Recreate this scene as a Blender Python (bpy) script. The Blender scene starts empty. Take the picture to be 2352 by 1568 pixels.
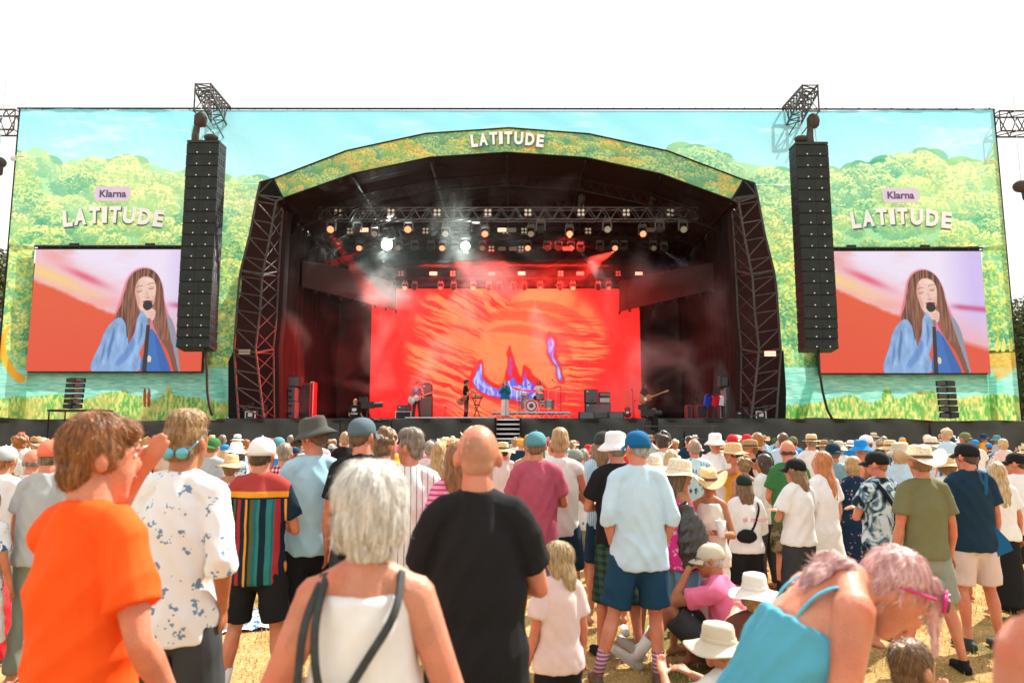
import bpy, math, random
import numpy as np
from mathutils import Vector, Matrix
from bpy_extras.object_utils import world_to_camera_view
scn = bpy.context.scene
COL = scn.collection
# ---------------------------------------------------------------- camera, light, exposure
FD = 1699.0; CAMZ = 1.78; PITCH = math.radians(7.27)
cam_d = bpy.data.cameras.new('camera'); cam = bpy.data.objects.new('camera', cam_d); COL.objects.link(cam)
cam.location = (0, 0, CAMZ); cam.rotation_euler = (math.radians(90) + PITCH, 0, 0)
cam_d.sensor_width = 36; cam_d.lens = 26.0; cam_d.clip_end = 800; cam_d.clip_start = 0.05
cam_d.dof.use_dof = True; cam_d.dof.focus_distance = 15.0; cam_d.dof.aperture_fstop = 2.8
scn.camera = cam
SUN_EL, SUN_AZ = 50.0, 48.0      # azimuth clockwise from +Y (the stage): high, in front of the crowd and to the right
world = bpy.data.worlds.new('World'); scn.world = world; world.use_nodes = True
wn = world.node_tree; wn.nodes.clear()
sky = wn.nodes.new('ShaderNodeTexSky'); sky.sky_type = 'NISHITA'; sky.sun_disc = False
sky.sun_elevation = math.radians(SUN_EL); sky.sun_rotation = math.radians(SUN_AZ); sky.dust_density = 6; sky.air_density = 1.0
wmix = wn.nodes.new('ShaderNodeMix'); wmix.data_type = 'RGBA'; wmix.inputs[0].default_value = 0.93
wmix.inputs[7].default_value = (7.2, 7.1, 6.95, 1)   # thin bright cloud over the whole sky
wbg = wn.nodes.new('ShaderNodeBackground'); wbg.inputs[1].default_value = 0.1
wout = wn.nodes.new('ShaderNodeOutputWorld')
wn.links.new(sky.outputs[0], wmix.inputs[6]); wn.links.new(wmix.outputs[2], wbg.inputs[0]); wn.links.new(wbg.outputs[0], wout.inputs[0])
sd = bpy.data.lights.new('sun', 'SUN'); sd.energy = 5.0; sd.angle = math.radians(1.2); sd.color = (1.0, 0.94, 0.84)
sun = bpy.data.objects.new('sun', sd); COL.objects.link(sun)
_a = math.radians(SUN_AZ); _e = math.radians(SUN_EL)
sdir = Vector((math.sin(_a) * math.cos(_e), math.cos(_a) * math.cos(_e), math.sin(_e)))
sun.rotation_euler = sdir.to_track_quat('Z', 'Y').to_euler()
scn.view_settings.view_transform = 'Standard'; scn.view_settings.look = 'None'
scn.view_settings.exposure = 0.85; scn.view_settings.gamma = 1.0; scn.view_settings.use_curve_mapping = False
scn.cycles.use_denoising = True
scn.cycles.max_bounces = 5; scn.cycles.diffuse_bounces = 3; scn.cycles.glossy_bounces = 2; scn.cycles.transparent_max_bounces = 8
scn.cycles.volume_bounces = 0; scn.cycles.volume_step_rate = 2.0; scn.cycles.volume_max_steps = 64
scn.cycles.sample_clamp_indirect = 6.0

rnd = random.Random(7)
PI = math.pi

def P(px, py, Y):
    """photo pixel (2352 wide) at forward distance Y -> world point"""
    u = (px - 1176) / FD; v = -(py - 784) / FD
    y = math.cos(PITCH) - math.sin(PITCH) * v; z = math.sin(PITCH) + math.cos(PITCH) * v
    t = Y / y
    return Vector((u * t, Y, CAMZ + z * t))

# ---------------------------------------------------------------- mesh building
def unit(v):
    v = np.asarray(v, float); n = np.linalg.norm(v); return v / n if n > 1e-9 else v
class MB:
    def __init__(s): s.v = []; s.f = []; s.n = 0; s.uv = None
    def add(s, vs, fs):
        vs = np.asarray(vs, float).reshape(-1, 3); b = s.n
        s.v.append(vs); s.n += len(vs); s.f += [tuple(i + b for i in f) for f in fs]
    def box(s, x0, x1, y0, y1, z0, z1):
        s.add([(x0,y0,z0),(x1,y0,z0),(x1,y1,z0),(x0,y1,z0),(x0,y0,z1),(x1,y0,z1),(x1,y1,z1),(x0,y1,z1)],
              [(0,3,2,1),(4,5,6,7),(0,1,5,4),(1,2,6,5),(2,3,7,6),(3,0,4,7)]); return s
    def cbox(s, c, d, R=None):
        c = np.array(c, float); q = np.array([(sx*d[0]/2, sy*d[1]/2, sz*d[2]/2) for sz in (-1,1) for sx, sy in ((-1,-1),(1,-1),(1,1),(-1,1))])
        if R is not None: q = q @ np.array(R).T
        s.add(q + c, [(0,3,2,1),(4,5,6,7),(0,1,5,4),(1,2,6,5),(2,3,7,6),(3,0,4,7)]); return s
    def bar(s, a, b, r, n=4, r2=None):
        a = np.array(a, float); b = np.array(b, float); t = unit(b - a); r2 = r if r2 is None else r2
        h = np.array((0, 0, 1.0)) if abs(t[2]) < .9 else np.array((1.0, 0, 0)); u = unit(np.cross(t, h)); w = np.cross(t, u)
        an = [2 * PI * (k + .5) / n for k in range(n)]
        ring = lambda c, q: [c + (u * math.cos(x) + w * math.sin(x)) * q for x in an]
        s.add(ring(a, r) + ring(b, r2), [(k, (k + 1) % n, n + (k + 1) % n, n + k) for k in range(n)] + [tuple(range(n))[::-1], tuple(range(n, 2 * n))]); return s
    def poly(s, pts, d):
        """prism: polygon pts (3D) pushed by vector d"""
        n = len(pts); p = [np.array(q, float) for q in pts]; d = np.array(d, float)
        s.add(p + [q + d for q in p], [tuple(range(n)), tuple(range(n, 2 * n))[::-1]] + [(k, n + k, n + (k + 1) % n, (k + 1) % n) for k in range(n)]); return s
    def sweep(s, pts, rad, side=(1, 0, 0), n=12, cap=True):
        p = [np.array(q, float) for q in pts]; r = [(q, q) if np.isscalar(q) else q for q in rad]
        if cap:
            t0 = unit(p[0] - p[1]); t1 = unit(p[-1] - p[-2]); m0 = min(r[0]); m1 = min(r[-1])
            p = [p[0] + t0 * m0 * .95, p[0] + t0 * m0 * .6] + p + [p[-1] + t1 * m1 * .6, p[-1] + t1 * m1 * .95]
            r = [(r[0][0] * .35, r[0][1] * .35), (r[0][0] * .8, r[0][1] * .8)] + r + [(r[-1][0] * .8, r[-1][1] * .8), (r[-1][0] * .35, r[-1][1] * .35)]
        side = np.array(side, float); vs = []; N = len(p)
        for i in range(N):
            t = unit(p[min(i + 1, N - 1)] - p[max(i - 1, 0)]); u = side - t * side.dot(t)
            if np.linalg.norm(u) < .15: u = np.cross(t, (0, 1, 0.3))
            u = unit(u); w = np.cross(t, u)
            for k in range(n):
                a = 2 * PI * k / n; vs.append(p[i] + u * math.cos(a) * r[i][0] + w * math.sin(a) * r[i][1])
        fs = [(i * n + k, i * n + (k + 1) % n, (i + 1) * n + (k + 1) % n, (i + 1) * n + k) for i in range(N - 1) for k in range(n)]
        fs += [tuple(range(n))[::-1], tuple(range((N - 1) * n, N * n))]
        s.add(vs, fs); return s
    def ell(s, c, r, R=None, n=14, m=9):
        vs = [(0, 0, -1)]; 
        for j in range(1, m):
            b = -PI / 2 + PI * j / m
            vs += [(math.cos(b) * math.cos(2*PI*k/n), math.cos(b) * math.sin(2*PI*k/n), math.sin(b)) for k in range(n)]
        vs.append((0, 0, 1)); q = np.array(vs) * np.array(r if not np.isscalar(r) else (r, r, r))
        if R is not None: q = q @ np.array(R).T
        top = len(vs) - 1
        fs = [(0, 1 + (k + 1) % n, 1 + k) for k in range(n)]
        fs += [(1 + j*n + k, 1 + j*n + (k+1) % n, 1 + (j+1)*n + (k+1) % n, 1 + (j+1)*n + k) for j in range(m - 2) for k in range(n)]
        fs += [(top, 1 + (m-2)*n + k, 1 + (m-2)*n + (k+1) % n) for k in range(n)]
        s.add(q + np.array(c, float), fs); return s
    def lathe(s, prof, c=(0,0,0), n=24, sx=1, sy=1, R=None):
        vs = []
        for r, z in prof: vs += [(r*math.cos(2*PI*k/n)*sx, r*math.sin(2*PI*k/n)*sy, z) for k in range(n)]
        q = np.array(vs)
        if R is not None: q = q @ np.array(R).T
        s.add(q + np.array(c, float), [(i*n+k, i*n+(k+1) % n, (i+1)*n+(k+1) % n, (i+1)*n+k) for i in range(len(prof)-1) for k in range(n)]); return s
    def verts(s): return np.concatenate(s.v) if s.v else np.zeros((0, 3))
    def mesh(s, name, off=None, smooth=False):
        me = bpy.data.meshes.new(name); v = s.verts()
        if off is not None: v = v - np.array(off)
        me.from_pydata(v.tolist(), [], s.f)
        if smooth: me.polygons.foreach_set('use_smooth', [True] * len(me.polygons))
        me.update(); return me
def tag(o, label=None, cat=None, group=None, kind=None):
    if label: o['label'] = label
    if cat: o['category'] = cat
    if group: o['group'] = group
    if kind: o['kind'] = kind
    return o
ORG = {}
def empty(name, loc=(0, 0, 0), rz=0, label=None, cat=None, group=None, kind=None):
    o = bpy.data.objects.new(name, None); COL.objects.link(o); o.location = loc; o.rotation_euler = (0, 0, rz); o.empty_display_size = .2
    ORG[o.name] = Vector(loc); return tag(o, label, cat, group, kind)
def link(name, me, mat, parent=None, label=None, kind=None):
    o = bpy.data.objects.new(name, me); COL.objects.link(o)
    if mat is not None and not me.materials: me.materials.append(mat)
    elif mat is not None and me.materials[0] != mat:
        o.material_slots[0].link = 'OBJECT'; o.material_slots[0].material = mat
    if parent is not None: o.parent = parent; ORG[o.name] = ORG.get(parent.name, Vector((0, 0, 0)))
    return tag(o, label, None, None, kind)
def obj(name, mb, mat, parent=None, label=None, smooth=False, kind=None, local=False):
    """mesh given in world coordinates (or in the parent's if local)"""
    off = None if (parent is None or local) else ORG.get(parent.name)
    return link(name, mb.mesh(name, off, smooth), mat, parent, label, kind)
def copy_tree(o, parent=None):
    c = o.copy(); COL.objects.link(c); c.parent = parent; ORG[c.name] = ORG.get(o.name, Vector((0,0,0)))
    for ch in list(o.children): copy_tree(ch, c)
    return c

# ---------------------------------------------------------------- materials
def newmat(name):
    m = bpy.data.materials.new(name); m.use_nodes = True; nt = m.node_tree; b = nt.nodes['Principled BSDF']; return m, nt, b
def N(nt, t, **k):
    n = nt.nodes.new(t)
    for a, b in k.items(): setattr(n, a, b)
    return n
_mc = {}
def mat(name, c, rough=.7, metal=0, var=.12, scale=8, bump=0, bscale=60, spec=.3, sss=0, wrinkle=0):
    key = (name, tuple(c), rough, metal, var, scale, bump, bscale, wrinkle)
    if key in _mc: return _mc[key]
    m, nt, b = newmat(name); L = nt.links.new
    b.inputs['Roughness'].default_value = rough; b.inputs['Metallic'].default_value = metal
    b.inputs['Specular IOR Level'].default_value = spec
    tc = N(nt, 'ShaderNodeTexCoord'); no = N(nt, 'ShaderNodeTexNoise'); no.inputs['Scale'].default_value = scale; no.inputs['Detail'].default_value = 5
    L(tc.outputs['Object'], no.inputs['Vector'])
    mr = N(nt, 'ShaderNodeMapRange'); mr.inputs[1].default_value = .3; mr.inputs[2].default_value = .7
    mr.inputs[3].default_value = 1 - var; mr.inputs[4].default_value = 1 + var; L(no.outputs[0], mr.inputs[0])
    mx = N(nt, 'ShaderNodeVectorMath', operation='SCALE'); mx.inputs[0].default_value = c[:3]; L(mr.outputs[0], mx.inputs['Scale']); L(mx.outputs[0], b.inputs['Base Color'])
    if wrinkle:
        m4 = N(nt, 'ShaderNodeMapping'); m4.inputs['Rotation'].default_value = (.2, .5, .1); m4.inputs['Scale'].default_value = (1.0, 1.0, .55); L(tc.outputs['Object'], m4.inputs[0]); n4 = N(nt, 'ShaderNodeTexNoise'); n4.noise_type = 'RIDGED_MULTIFRACTAL'; n4.inputs['Scale'].default_value = 4.2; n4.inputs['Detail'].default_value = 3.5; n4.inputs['Distortion'].default_value = .7; L(m4.outputs[0], n4.inputs[0])
        b4 = N(nt, 'ShaderNodeBump'); b4.inputs['Strength'].default_value = wrinkle; b4.inputs['Distance'].default_value = .02; L(n4.outputs[0], b4.inputs['Height']); L(b4.outputs[0], b.inputs['Normal'])
    if bump:
        n2 = N(nt, 'ShaderNodeTexNoise'); n2.inputs['Scale'].default_value = bscale; n2.inputs['Detail'].default_value = 3; L(tc.outputs['Object'], n2.inputs['Vector'])
        bp = N(nt, 'ShaderNodeBump'); bp.inputs['Strength'].default_value = bump; bp.inputs['Distance'].default_value = .01; L(n2.outputs[0], bp.inputs['Height']); L(bp.outputs[0], b.inputs['Normal'])
        if wrinkle: L(b4.outputs[0], bp.inputs['Normal'])
    if sss:
        b.inputs['Subsurface Weight'].default_value = sss; b.inputs['Subsurface Radius'].default_value = (.02, .008, .005); b.inputs['Subsurface Scale'].default_value = .6
    _mc[key] = m; return m
def emis(name, c, s):
    m, nt, b = newmat(name); b.inputs['Base Color'].default_value = (*c, 1); b.inputs['Emission Color'].default_value = (*c, 1); b.inputs['Emission Strength'].default_value = s; return m

# ---------------------------------------------------------------- numpy painting (flat prints and screens)
def vnoise(h, w, cy, cx, seed):
    g = np.random.RandomState(seed).rand(int(h / cy) + 3, int(w / cx) + 3)
    y = np.arange(h) / cy; x = np.arange(w) / cx; yi = y.astype(int); xi = x.astype(int)
    fy = (y - yi)[:, None]; fx = (x - xi)[None]; fy = fy*fy*(3-2*fy); fx = fx*fx*(3-2*fx)
    a = g[yi][:, xi]; b = g[yi][:, xi + 1]; c = g[yi + 1][:, xi]; d = g[yi + 1][:, xi + 1]
    return (a*(1-fx) + b*fx)*(1-fy) + (c*(1-fx) + d*fx)*fy
def fbm(h, w, cy, cx, seed, o=4):
    r = 0; t = 0; a = 1.
    for k in range(o):
        if cy < 1.2 or cx < 1.2: break
        r = r + a * vnoise(h, w, cy, cx, seed + k); t += a; a *= .55; cy /= 2; cx /= 2
    return r / t
def blur(m, k):
    if k < 1: return m
    k = int(k)
    for ax in (0, 1):
        c = np.cumsum(np.pad(m, [(k + 1, k) if i == ax else (0, 0) for i in range(m.ndim)], mode='edge'), axis=ax)
        n = m.shape[ax]; m = (np.take(c, range(2*k + 1, 2*k + 1 + n), ax) - np.take(c, range(0, n), ax)) / (2*k + 1)
    return m
def catmull(pts, m=6, closed=True):
    p = np.array(pts, float); n = len(p); out = []
    for i in range(n if closed else n - 1):
        a, b, c, d = (p[(i - 1) % n], p[i], p[(i + 1) % n], p[(i + 2) % n]) if closed else (p[max(i-1,0)], p[i], p[i+1], p[min(i+2,n-1)])
        for k in range(m):
            t = k / m; out.append(.5 * (2*b + (c - a)*t + (2*a - 5*b + 4*c - d)*t*t + (3*b - a - 3*c + d)*t**3))
    if not closed: out.append(p[-1])
    return np.array(out)
def polymask(h, w, pts, feather=1, smooth=True):
    p = catmull(pts) if smooth else np.array(pts, float)
    x0 = max(int(p[:, 0].min()) - 2 - feather*2, 0); x1 = min(int(p[:, 0].max()) + 3 + feather*2, w); y0 = max(int(p[:, 1].min()) - 2 - feather*2, 0); y1 = min(int(p[:, 1].max()) + 3 + feather*2, h)
    M = np.zeros((h, w))
    if x1 <= x0 or y1 <= y0: return M
    X, Y = np.meshgrid(np.arange(x0, x1) + .5, np.arange(y0, y1) + .5); ins = np.zeros(X.shape, bool)
    q = np.roll(p, -1, 0)
    for (ax, ay), (bx, by) in zip(p, q):
        if ay == by: continue
        c = ((ay > Y) != (by > Y)) & (X < (bx - ax) * (Y - ay) / (by - ay) + ax); ins ^= c
    M[y0:y1, x0:x1] = blur(ins.astype(float), feather); return M
def comp(img, m, c): 
    c = np.asarray(c, float); img[:] = img * (1 - m[..., None]) + (c if c.ndim == 3 else c[None, None]) * m[..., None]
def make_image(name, arr, srgb=True):
    h, w, _ = arr.shape; im = bpy.data.images.new(name, w, h, alpha=False, float_buffer=False)
    a = np.ones((h, w, 4), np.float32); a[..., :3] = np.clip(arr[::-1], 0, 1); im.pixels.foreach_set(a.ravel()); im.update(); im.pack(); return im
# ---------------------------------------------------------------- printed landscape of the banners
YF = 32.0
BX0, BX1, BZ0, BZ1, BS = -25.0, 25.0, 1.0, 17.0, 48
BW, BH = int((BX1 - BX0) * BS), int((BZ1 - BZ0) * BS)
def bpx(px, py):
    w = P(px, py, YF); return ((w.x - BX0) * BS, (BZ1 - w.z) * BS)
def dab(img, x, y, r, c, a=.85, sq=.7):
    h, w, _ = img.shape; x0 = int(max(x - r - 1, 0)); x1 = int(min(x + r + 2, w)); y0 = int(max(y - r*sq - 1, 0)); y1 = int(min(y + r*sq + 2, h))
    if x1 <= x0 or y1 <= y0: return
    X = np.arange(x0, x1)[None] - x; Y = (np.arange(y0, y1)[:, None] - y) / sq; m = np.clip((r - np.sqrt(X*X + Y*Y)) * .9 + .3, 0, 1) * a
    s = img[y0:y1, x0:x1]; s += (np.array(c) - s) * m[..., None]
def canopy(img, mask_top, bottom, x0, x1, rs, pal, dens=1.0, scale=1.0):
    """crowns of leaf dabs from the skyline mask_top(x) down to bottom(x); pal(t, u) -> colour, t depth 0..1 down the slope"""
    crowns = []; reg = fbm(img.shape[0], img.shape[1], 70 * scale, 70 * scale, 5, 2)
    n = int((x1 - x0) * 300 * dens / (520 * scale * scale))
    for k in range(n):
        x = rs.uniform(x0, x1); t0 = mask_top(x); b0 = bottom(x); 
        if b0 - t0 < 4: continue
        f = rs.rand(); crowns.append((t0 - 8 * scale + (b0 - t0) * f, x, f))
    crowns.sort()
    for cy, x, f in crowns:
        R = (17 + 27 * rs.rand()) * scale * (1.12 - .35 * f); tone = np.clip(.5 + .9 * (reg[int(np.clip(cy, 0, reg.shape[0]-1)), int(np.clip(x, 0, reg.shape[1]-1))] - .5) * 2 + .25 * rs.randn(), 0, 1)
        m = int(R * R * .13 / scale ** 2 + 20)
        pts = []
        for j in range(m):
            a = rs.rand() * 2 * PI; q = math.sqrt(rs.rand()); pts.append((math.sin(a) * q, math.cos(a) * q))
        pts.sort(); dab(img, x, cy + R * .4, R * .85, pal(f, .08, tone, 0), .8, .72)
        for sy, sx in pts[::-1]:
            yy = cy + R * .38 + sy * R * .70; xx = x + sx * R
            if yy < mask_top(xx) - 1.5: continue
            lit = np.clip(.46 - sy * .62 + rs.randn() * .13 + .16*sx, 0, 1)
            dab(img, xx, yy, rs.uniform(1.3, 3.6) * scale, pal(f, lit, tone, rs.rand()), .8)
def lerp(a, b, t): return tuple(a[i] + (b[i] - a[i]) * t for i in range(3))
def curve(pts):
    xs = np.array([p[0] for p in pts], float); ys = np.array([p[1] for p in pts], float); return lambda x: float(np.interp(x, xs, ys))
def paint_banner():
    rs = np.random.RandomState(3); img = np.zeros((BH, BW, 3)); yy = np.linspace(0, 1, BH)[:, None]
    t = np.clip(yy / .5, 0, 1); a = np.array((.50, .84, .92)); b = np.array((.86, .95, .97)); img[:] = a + (b - a) * (t[..., None] ** .8)
    cl = fbm(BH, BW, 110, 200, 11, 5); cm = np.clip((cl - .52) * 5, 0, 1) * np.clip((yy - .02) * 5, 0, 1); comp(img, cm * .6, (.93, .96, .97))
    cl = fbm(BH, BW, 18, 80, 51, 4); comp(img, np.clip((cl - .6) * 5, 0, 1) * .35, (.9, .95, .96))
    sky = [(-60,360),(40,356),(75,348),(108,352),(124,386),(150,380),(190,368),(225,372),(250,380),(275,368),(310,372),(330,385),(352,388),(385,400),(420,398),(470,410),(515,424),(540,418),(565,413),(600,420),(660,450),(1500,380),(1560,352),(1600,339),(1640,346),(1668,372),(1700,384),(1770,388),(1820,404),(1905,398),(1925,402),(1960,388),(2000,386),(2030,384),(2042,366),(2072,360),(2100,362),(2118,356),(2150,366),(2180,386),(2210,384),(2235,378),(2256,382),(2275,360),(2285,330),(2300,350),(2420,350)]
    top = curve([bpx(*p) for p in sky]); nz = vnoise(2, BW + 400, 1, 9, 5)[0]; nz2 = vnoise(2, BW + 400, 1, 34, 6)[0]
    tp = lambda x: top(x) - 7 * nz[int(max(x, 0)) % BW] - 9 * nz2[int(max(x, 0)) % BW]
    bot = lambda x: bpx(0, 850)[1]
    # haze-pale ground colour below the skyline
    X = np.arange(BW); T = np.array([tp(x) for x in X]); Y = np.arange(BH)[:, None]
    comp(img, (Y > T[None]).astype(float), (.60, .82, .64))
    def pal(f, lit, tone, r):
        d = lerp((.44, .70, .56), (.32, .62, .44), f ** 1.5); l = lerp((.84, .90, .60), (.82, .87, .46), f)
        if tone > .6: l = lerp(l, (.97, .94, .66), .8); d = lerp(d, (.62, .78, .48), .5)
        if tone < .25: d = lerp(d, (.22, .56, .48), .7); l = lerp(l, (.76, .88, .62), .6)
        return lerp(d, l, lit ** 1.3)
    canopy(img, tp, bot, 0, bpx(640, 500)[0], rs, pal, 1.0); canopy(img, tp, bot, bpx(1480, 500)[0], BW, rs, pal, 1.0)
    # pale drift of light over the slope, sharp below: yellow-green leaf litter band
    hz = np.clip(1 - np.abs(Y - bpx(0, 470)[1]) / 60., 0, 1) * fbm(BH, BW, 60, 90, 21); comp(img, hz * .45, (.92, .95, .78)); comp(img, np.clip(1 - (Y - T[None]) / 90., 0, 1) * (Y > T[None]) * .28, (.84, .94, .86))
    lf = fbm(BH, BW, 5, 5, 31, 3); y0 = bpx(0, 540)[1]; m = np.clip((Y - y0) / 30., 0, 1) * np.clip((lf - .52) * 9, 0, 1); comp(img, m * .5, (.93, .92, .40))
    m = np.clip((Y - y0) / 60., 0, 1) * np.clip((.47 - lf) * 9, 0, 1); comp(img, m * .4, (.28, .64, .48))
    # meadow band, water and reeds at the foot
    wy = bpx(0, 838)[1]; ry = curve([bpx(*p) for p in [(-40,915),(60,912),(130,905),(190,918),(235,903),(285,895),(300,905),(345,918),(370,912),(384,880),(396,905),(420,912),(470,918),(520,925),(1790,930),(1850,930),(1960,905),(2000,925),(2025,918),(2038,884),(2056,915),(2080,912),(2110,900),(2140,898),(2200,915),(2290,905),(2400,918)]])
    R = np.array([ry(x) for x in X]); nr = vnoise(2, BW, 1, 3, 8)[0] * 5
    wm = np.clip((Y - (wy + 6 * nz2[:BW][None])) / 3., 0, 1); wv = fbm(BH, BW, 2.5, 16, 41, 3)
    water = np.array((.58, .88, .83))[None, None] + (wv[..., None] - .5) * np.array((.32, .2, .18)); comp(img, wm, water)
    rm = np.clip((Y - (R - nr)[None]) / 3., 0, 1); gv = fbm(BH, BW, 9, 4, 61, 4); g2 = fbm(BH, BW, 30, 40, 71, 3)
    tt = np.clip((gv - .3) * 2.4, 0, 1)[..., None]; reed = np.array((.40, .68, .36)) * (1 - tt) + np.array((.84, .88, .54)) * tt
    reed = reed * (1 - .5 * np.clip((g2 - .5) * 4, 0, 1)[..., None]) + np.array((.86, .76, .46)) * .5 * np.clip((g2 - .5) * 4, 0, 1)[..., None]; comp(img, rm, reed)
    for px in (330, 339): comp(img, polymask(BH, BW, [bpx(px + dx, py) for dx, py in ((-3, 930), (-3, 905), (0, 890), (4, 905), (3, 932))], 0), (.55, .30, .16))
    # crescent boat left and little ship right, printed
    comp(img, polymask(BH, BW, [bpx(*p) for p in [(30,745),(10,765),(2,800),(8,830),(28,862),(50,880),(62,868),(40,850),(22,820),(16,795),(20,770)]], 1), (.93, .70, .25))
    comp(img, polymask(BH, BW, [bpx(*p) for p in [(2262,812),(2330,808),(2326,845),(2312,860),(2290,872),(2276,850)]], 2) * .7, (.86, .66, .30))
    comp(img, polymask(BH, BW, [bpx(*p) for p in [(2262,806),(2334,802),(2334,809),(2262,813)]], 0, False), (.30, .40, .16))
    for a_ in (2286, 2300, 2318): comp(img, polymask(BH, BW, [bpx(*p) for p in [(a_-4,806),(a_-3,785),(a_,776),(a_+4,786),(a_+4,806)]], 0), (.85, .80, .45))
    for sx in (2286,): comp(img, polymask(BH, BW, [bpx(*p) for p in [(sx,800),(sx+3,800),(sx+2,730),(sx,730)]], 0, False), (.75, .7, .3))
    g = rs.rand(BH, BW, 1) * .05; return img - .02 + g
def paint_fascia(x0, x1, z0, z1, S=60):
    w, h = int((x1 - x0) * S), int((z1 - z0) * S); rs = np.random.RandomState(9); img = np.zeros((h, w, 3)); img[:] = (.45, .66, .45)
    def pal(f, lit, tone, r):
        d = (.38, .64, .54) if tone < .5 else (.52, .72, .48); l = (1.0, .88, .48) if tone > .42 else (.82, .90, .58)
        if tone > .85: l = (1.0, .76, .44)
        return lerp(d, l, lit ** 1.2)
    canopy(img, lambda x: 0, lambda x: h, 0, w, rs, pal, .55, .8); return img
def print_mat(name, img, x0, x1, z0, z1, bump=.25, trans=.46):
    im = make_image(name, img); m, nt, b = newmat(name); L = nt.links.new
    ge = N(nt, 'ShaderNodeNewGeometry'); mp = N(nt, 'ShaderNodeSeparateXYZ'); L(ge.outputs['Position'], mp.inputs[0])
    def rng(sock, a, c):
        q = N(nt, 'ShaderNodeMapRange'); q.inputs[1].default_value = a; q.inputs[2].default_value = c; L(sock, q.inputs[0]); return q.outputs[0]
    cb = N(nt, 'ShaderNodeCombineXYZ'); L(rng(mp.outputs[0], x0, x1), cb.inputs[0]); L(rng(mp.outputs[2], z0, z1), cb.inputs[1])
    ti = N(nt, 'ShaderNodeTexImage'); ti.image = im; ti.extension = 'EXTEND'; L(cb.outputs[0], ti.inputs[0])
    L(ti.outputs[0], b.inputs['Base Color']); b.inputs['Roughness'].default_value = .75; b.inputs['Specular IOR Level'].default_value = .15
    # cloth: weave and long soft wrinkles
    no = N(nt, 'ShaderNodeTexNoise'); no.inputs['Scale'].default_value = .9; no.inputs['Detail'].default_value = 4; no.inputs['Distortion'].default_value = 1.0
    mpg = N(nt, 'ShaderNodeMapping'); mpg.inputs['Rotation'].default_value = (0, .45, 0); mpg.inputs['Scale'].default_value = (1.0, 1, .35); L(ge.outputs['Position'], mpg.inputs[0]); L(mpg.outputs[0], no.inputs['Vector'])
    bp = N(nt, 'ShaderNodeBump'); bp.inputs['Strength'].default_value = bump; bp.inputs['Distance'].default_value = .25; L(no.outputs[0], bp.inputs['Height']); L(bp.outputs[0], b.inputs['Normal'])
    # thin sheer print: daylight from behind shines through it
    tr = N(nt, 'ShaderNodeBsdfTranslucent'); L(ti.outputs[0], tr.inputs[0]); ms = N(nt, 'ShaderNodeMixShader'); ms.inputs[0].default_value = trans; out = nt.nodes['Material Output']; L(b.outputs[0], ms.inputs[1]); L(tr.outputs[0], ms.inputs[2]); L(ms.outputs[0], out.inputs['Surface'])
    return m

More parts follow.
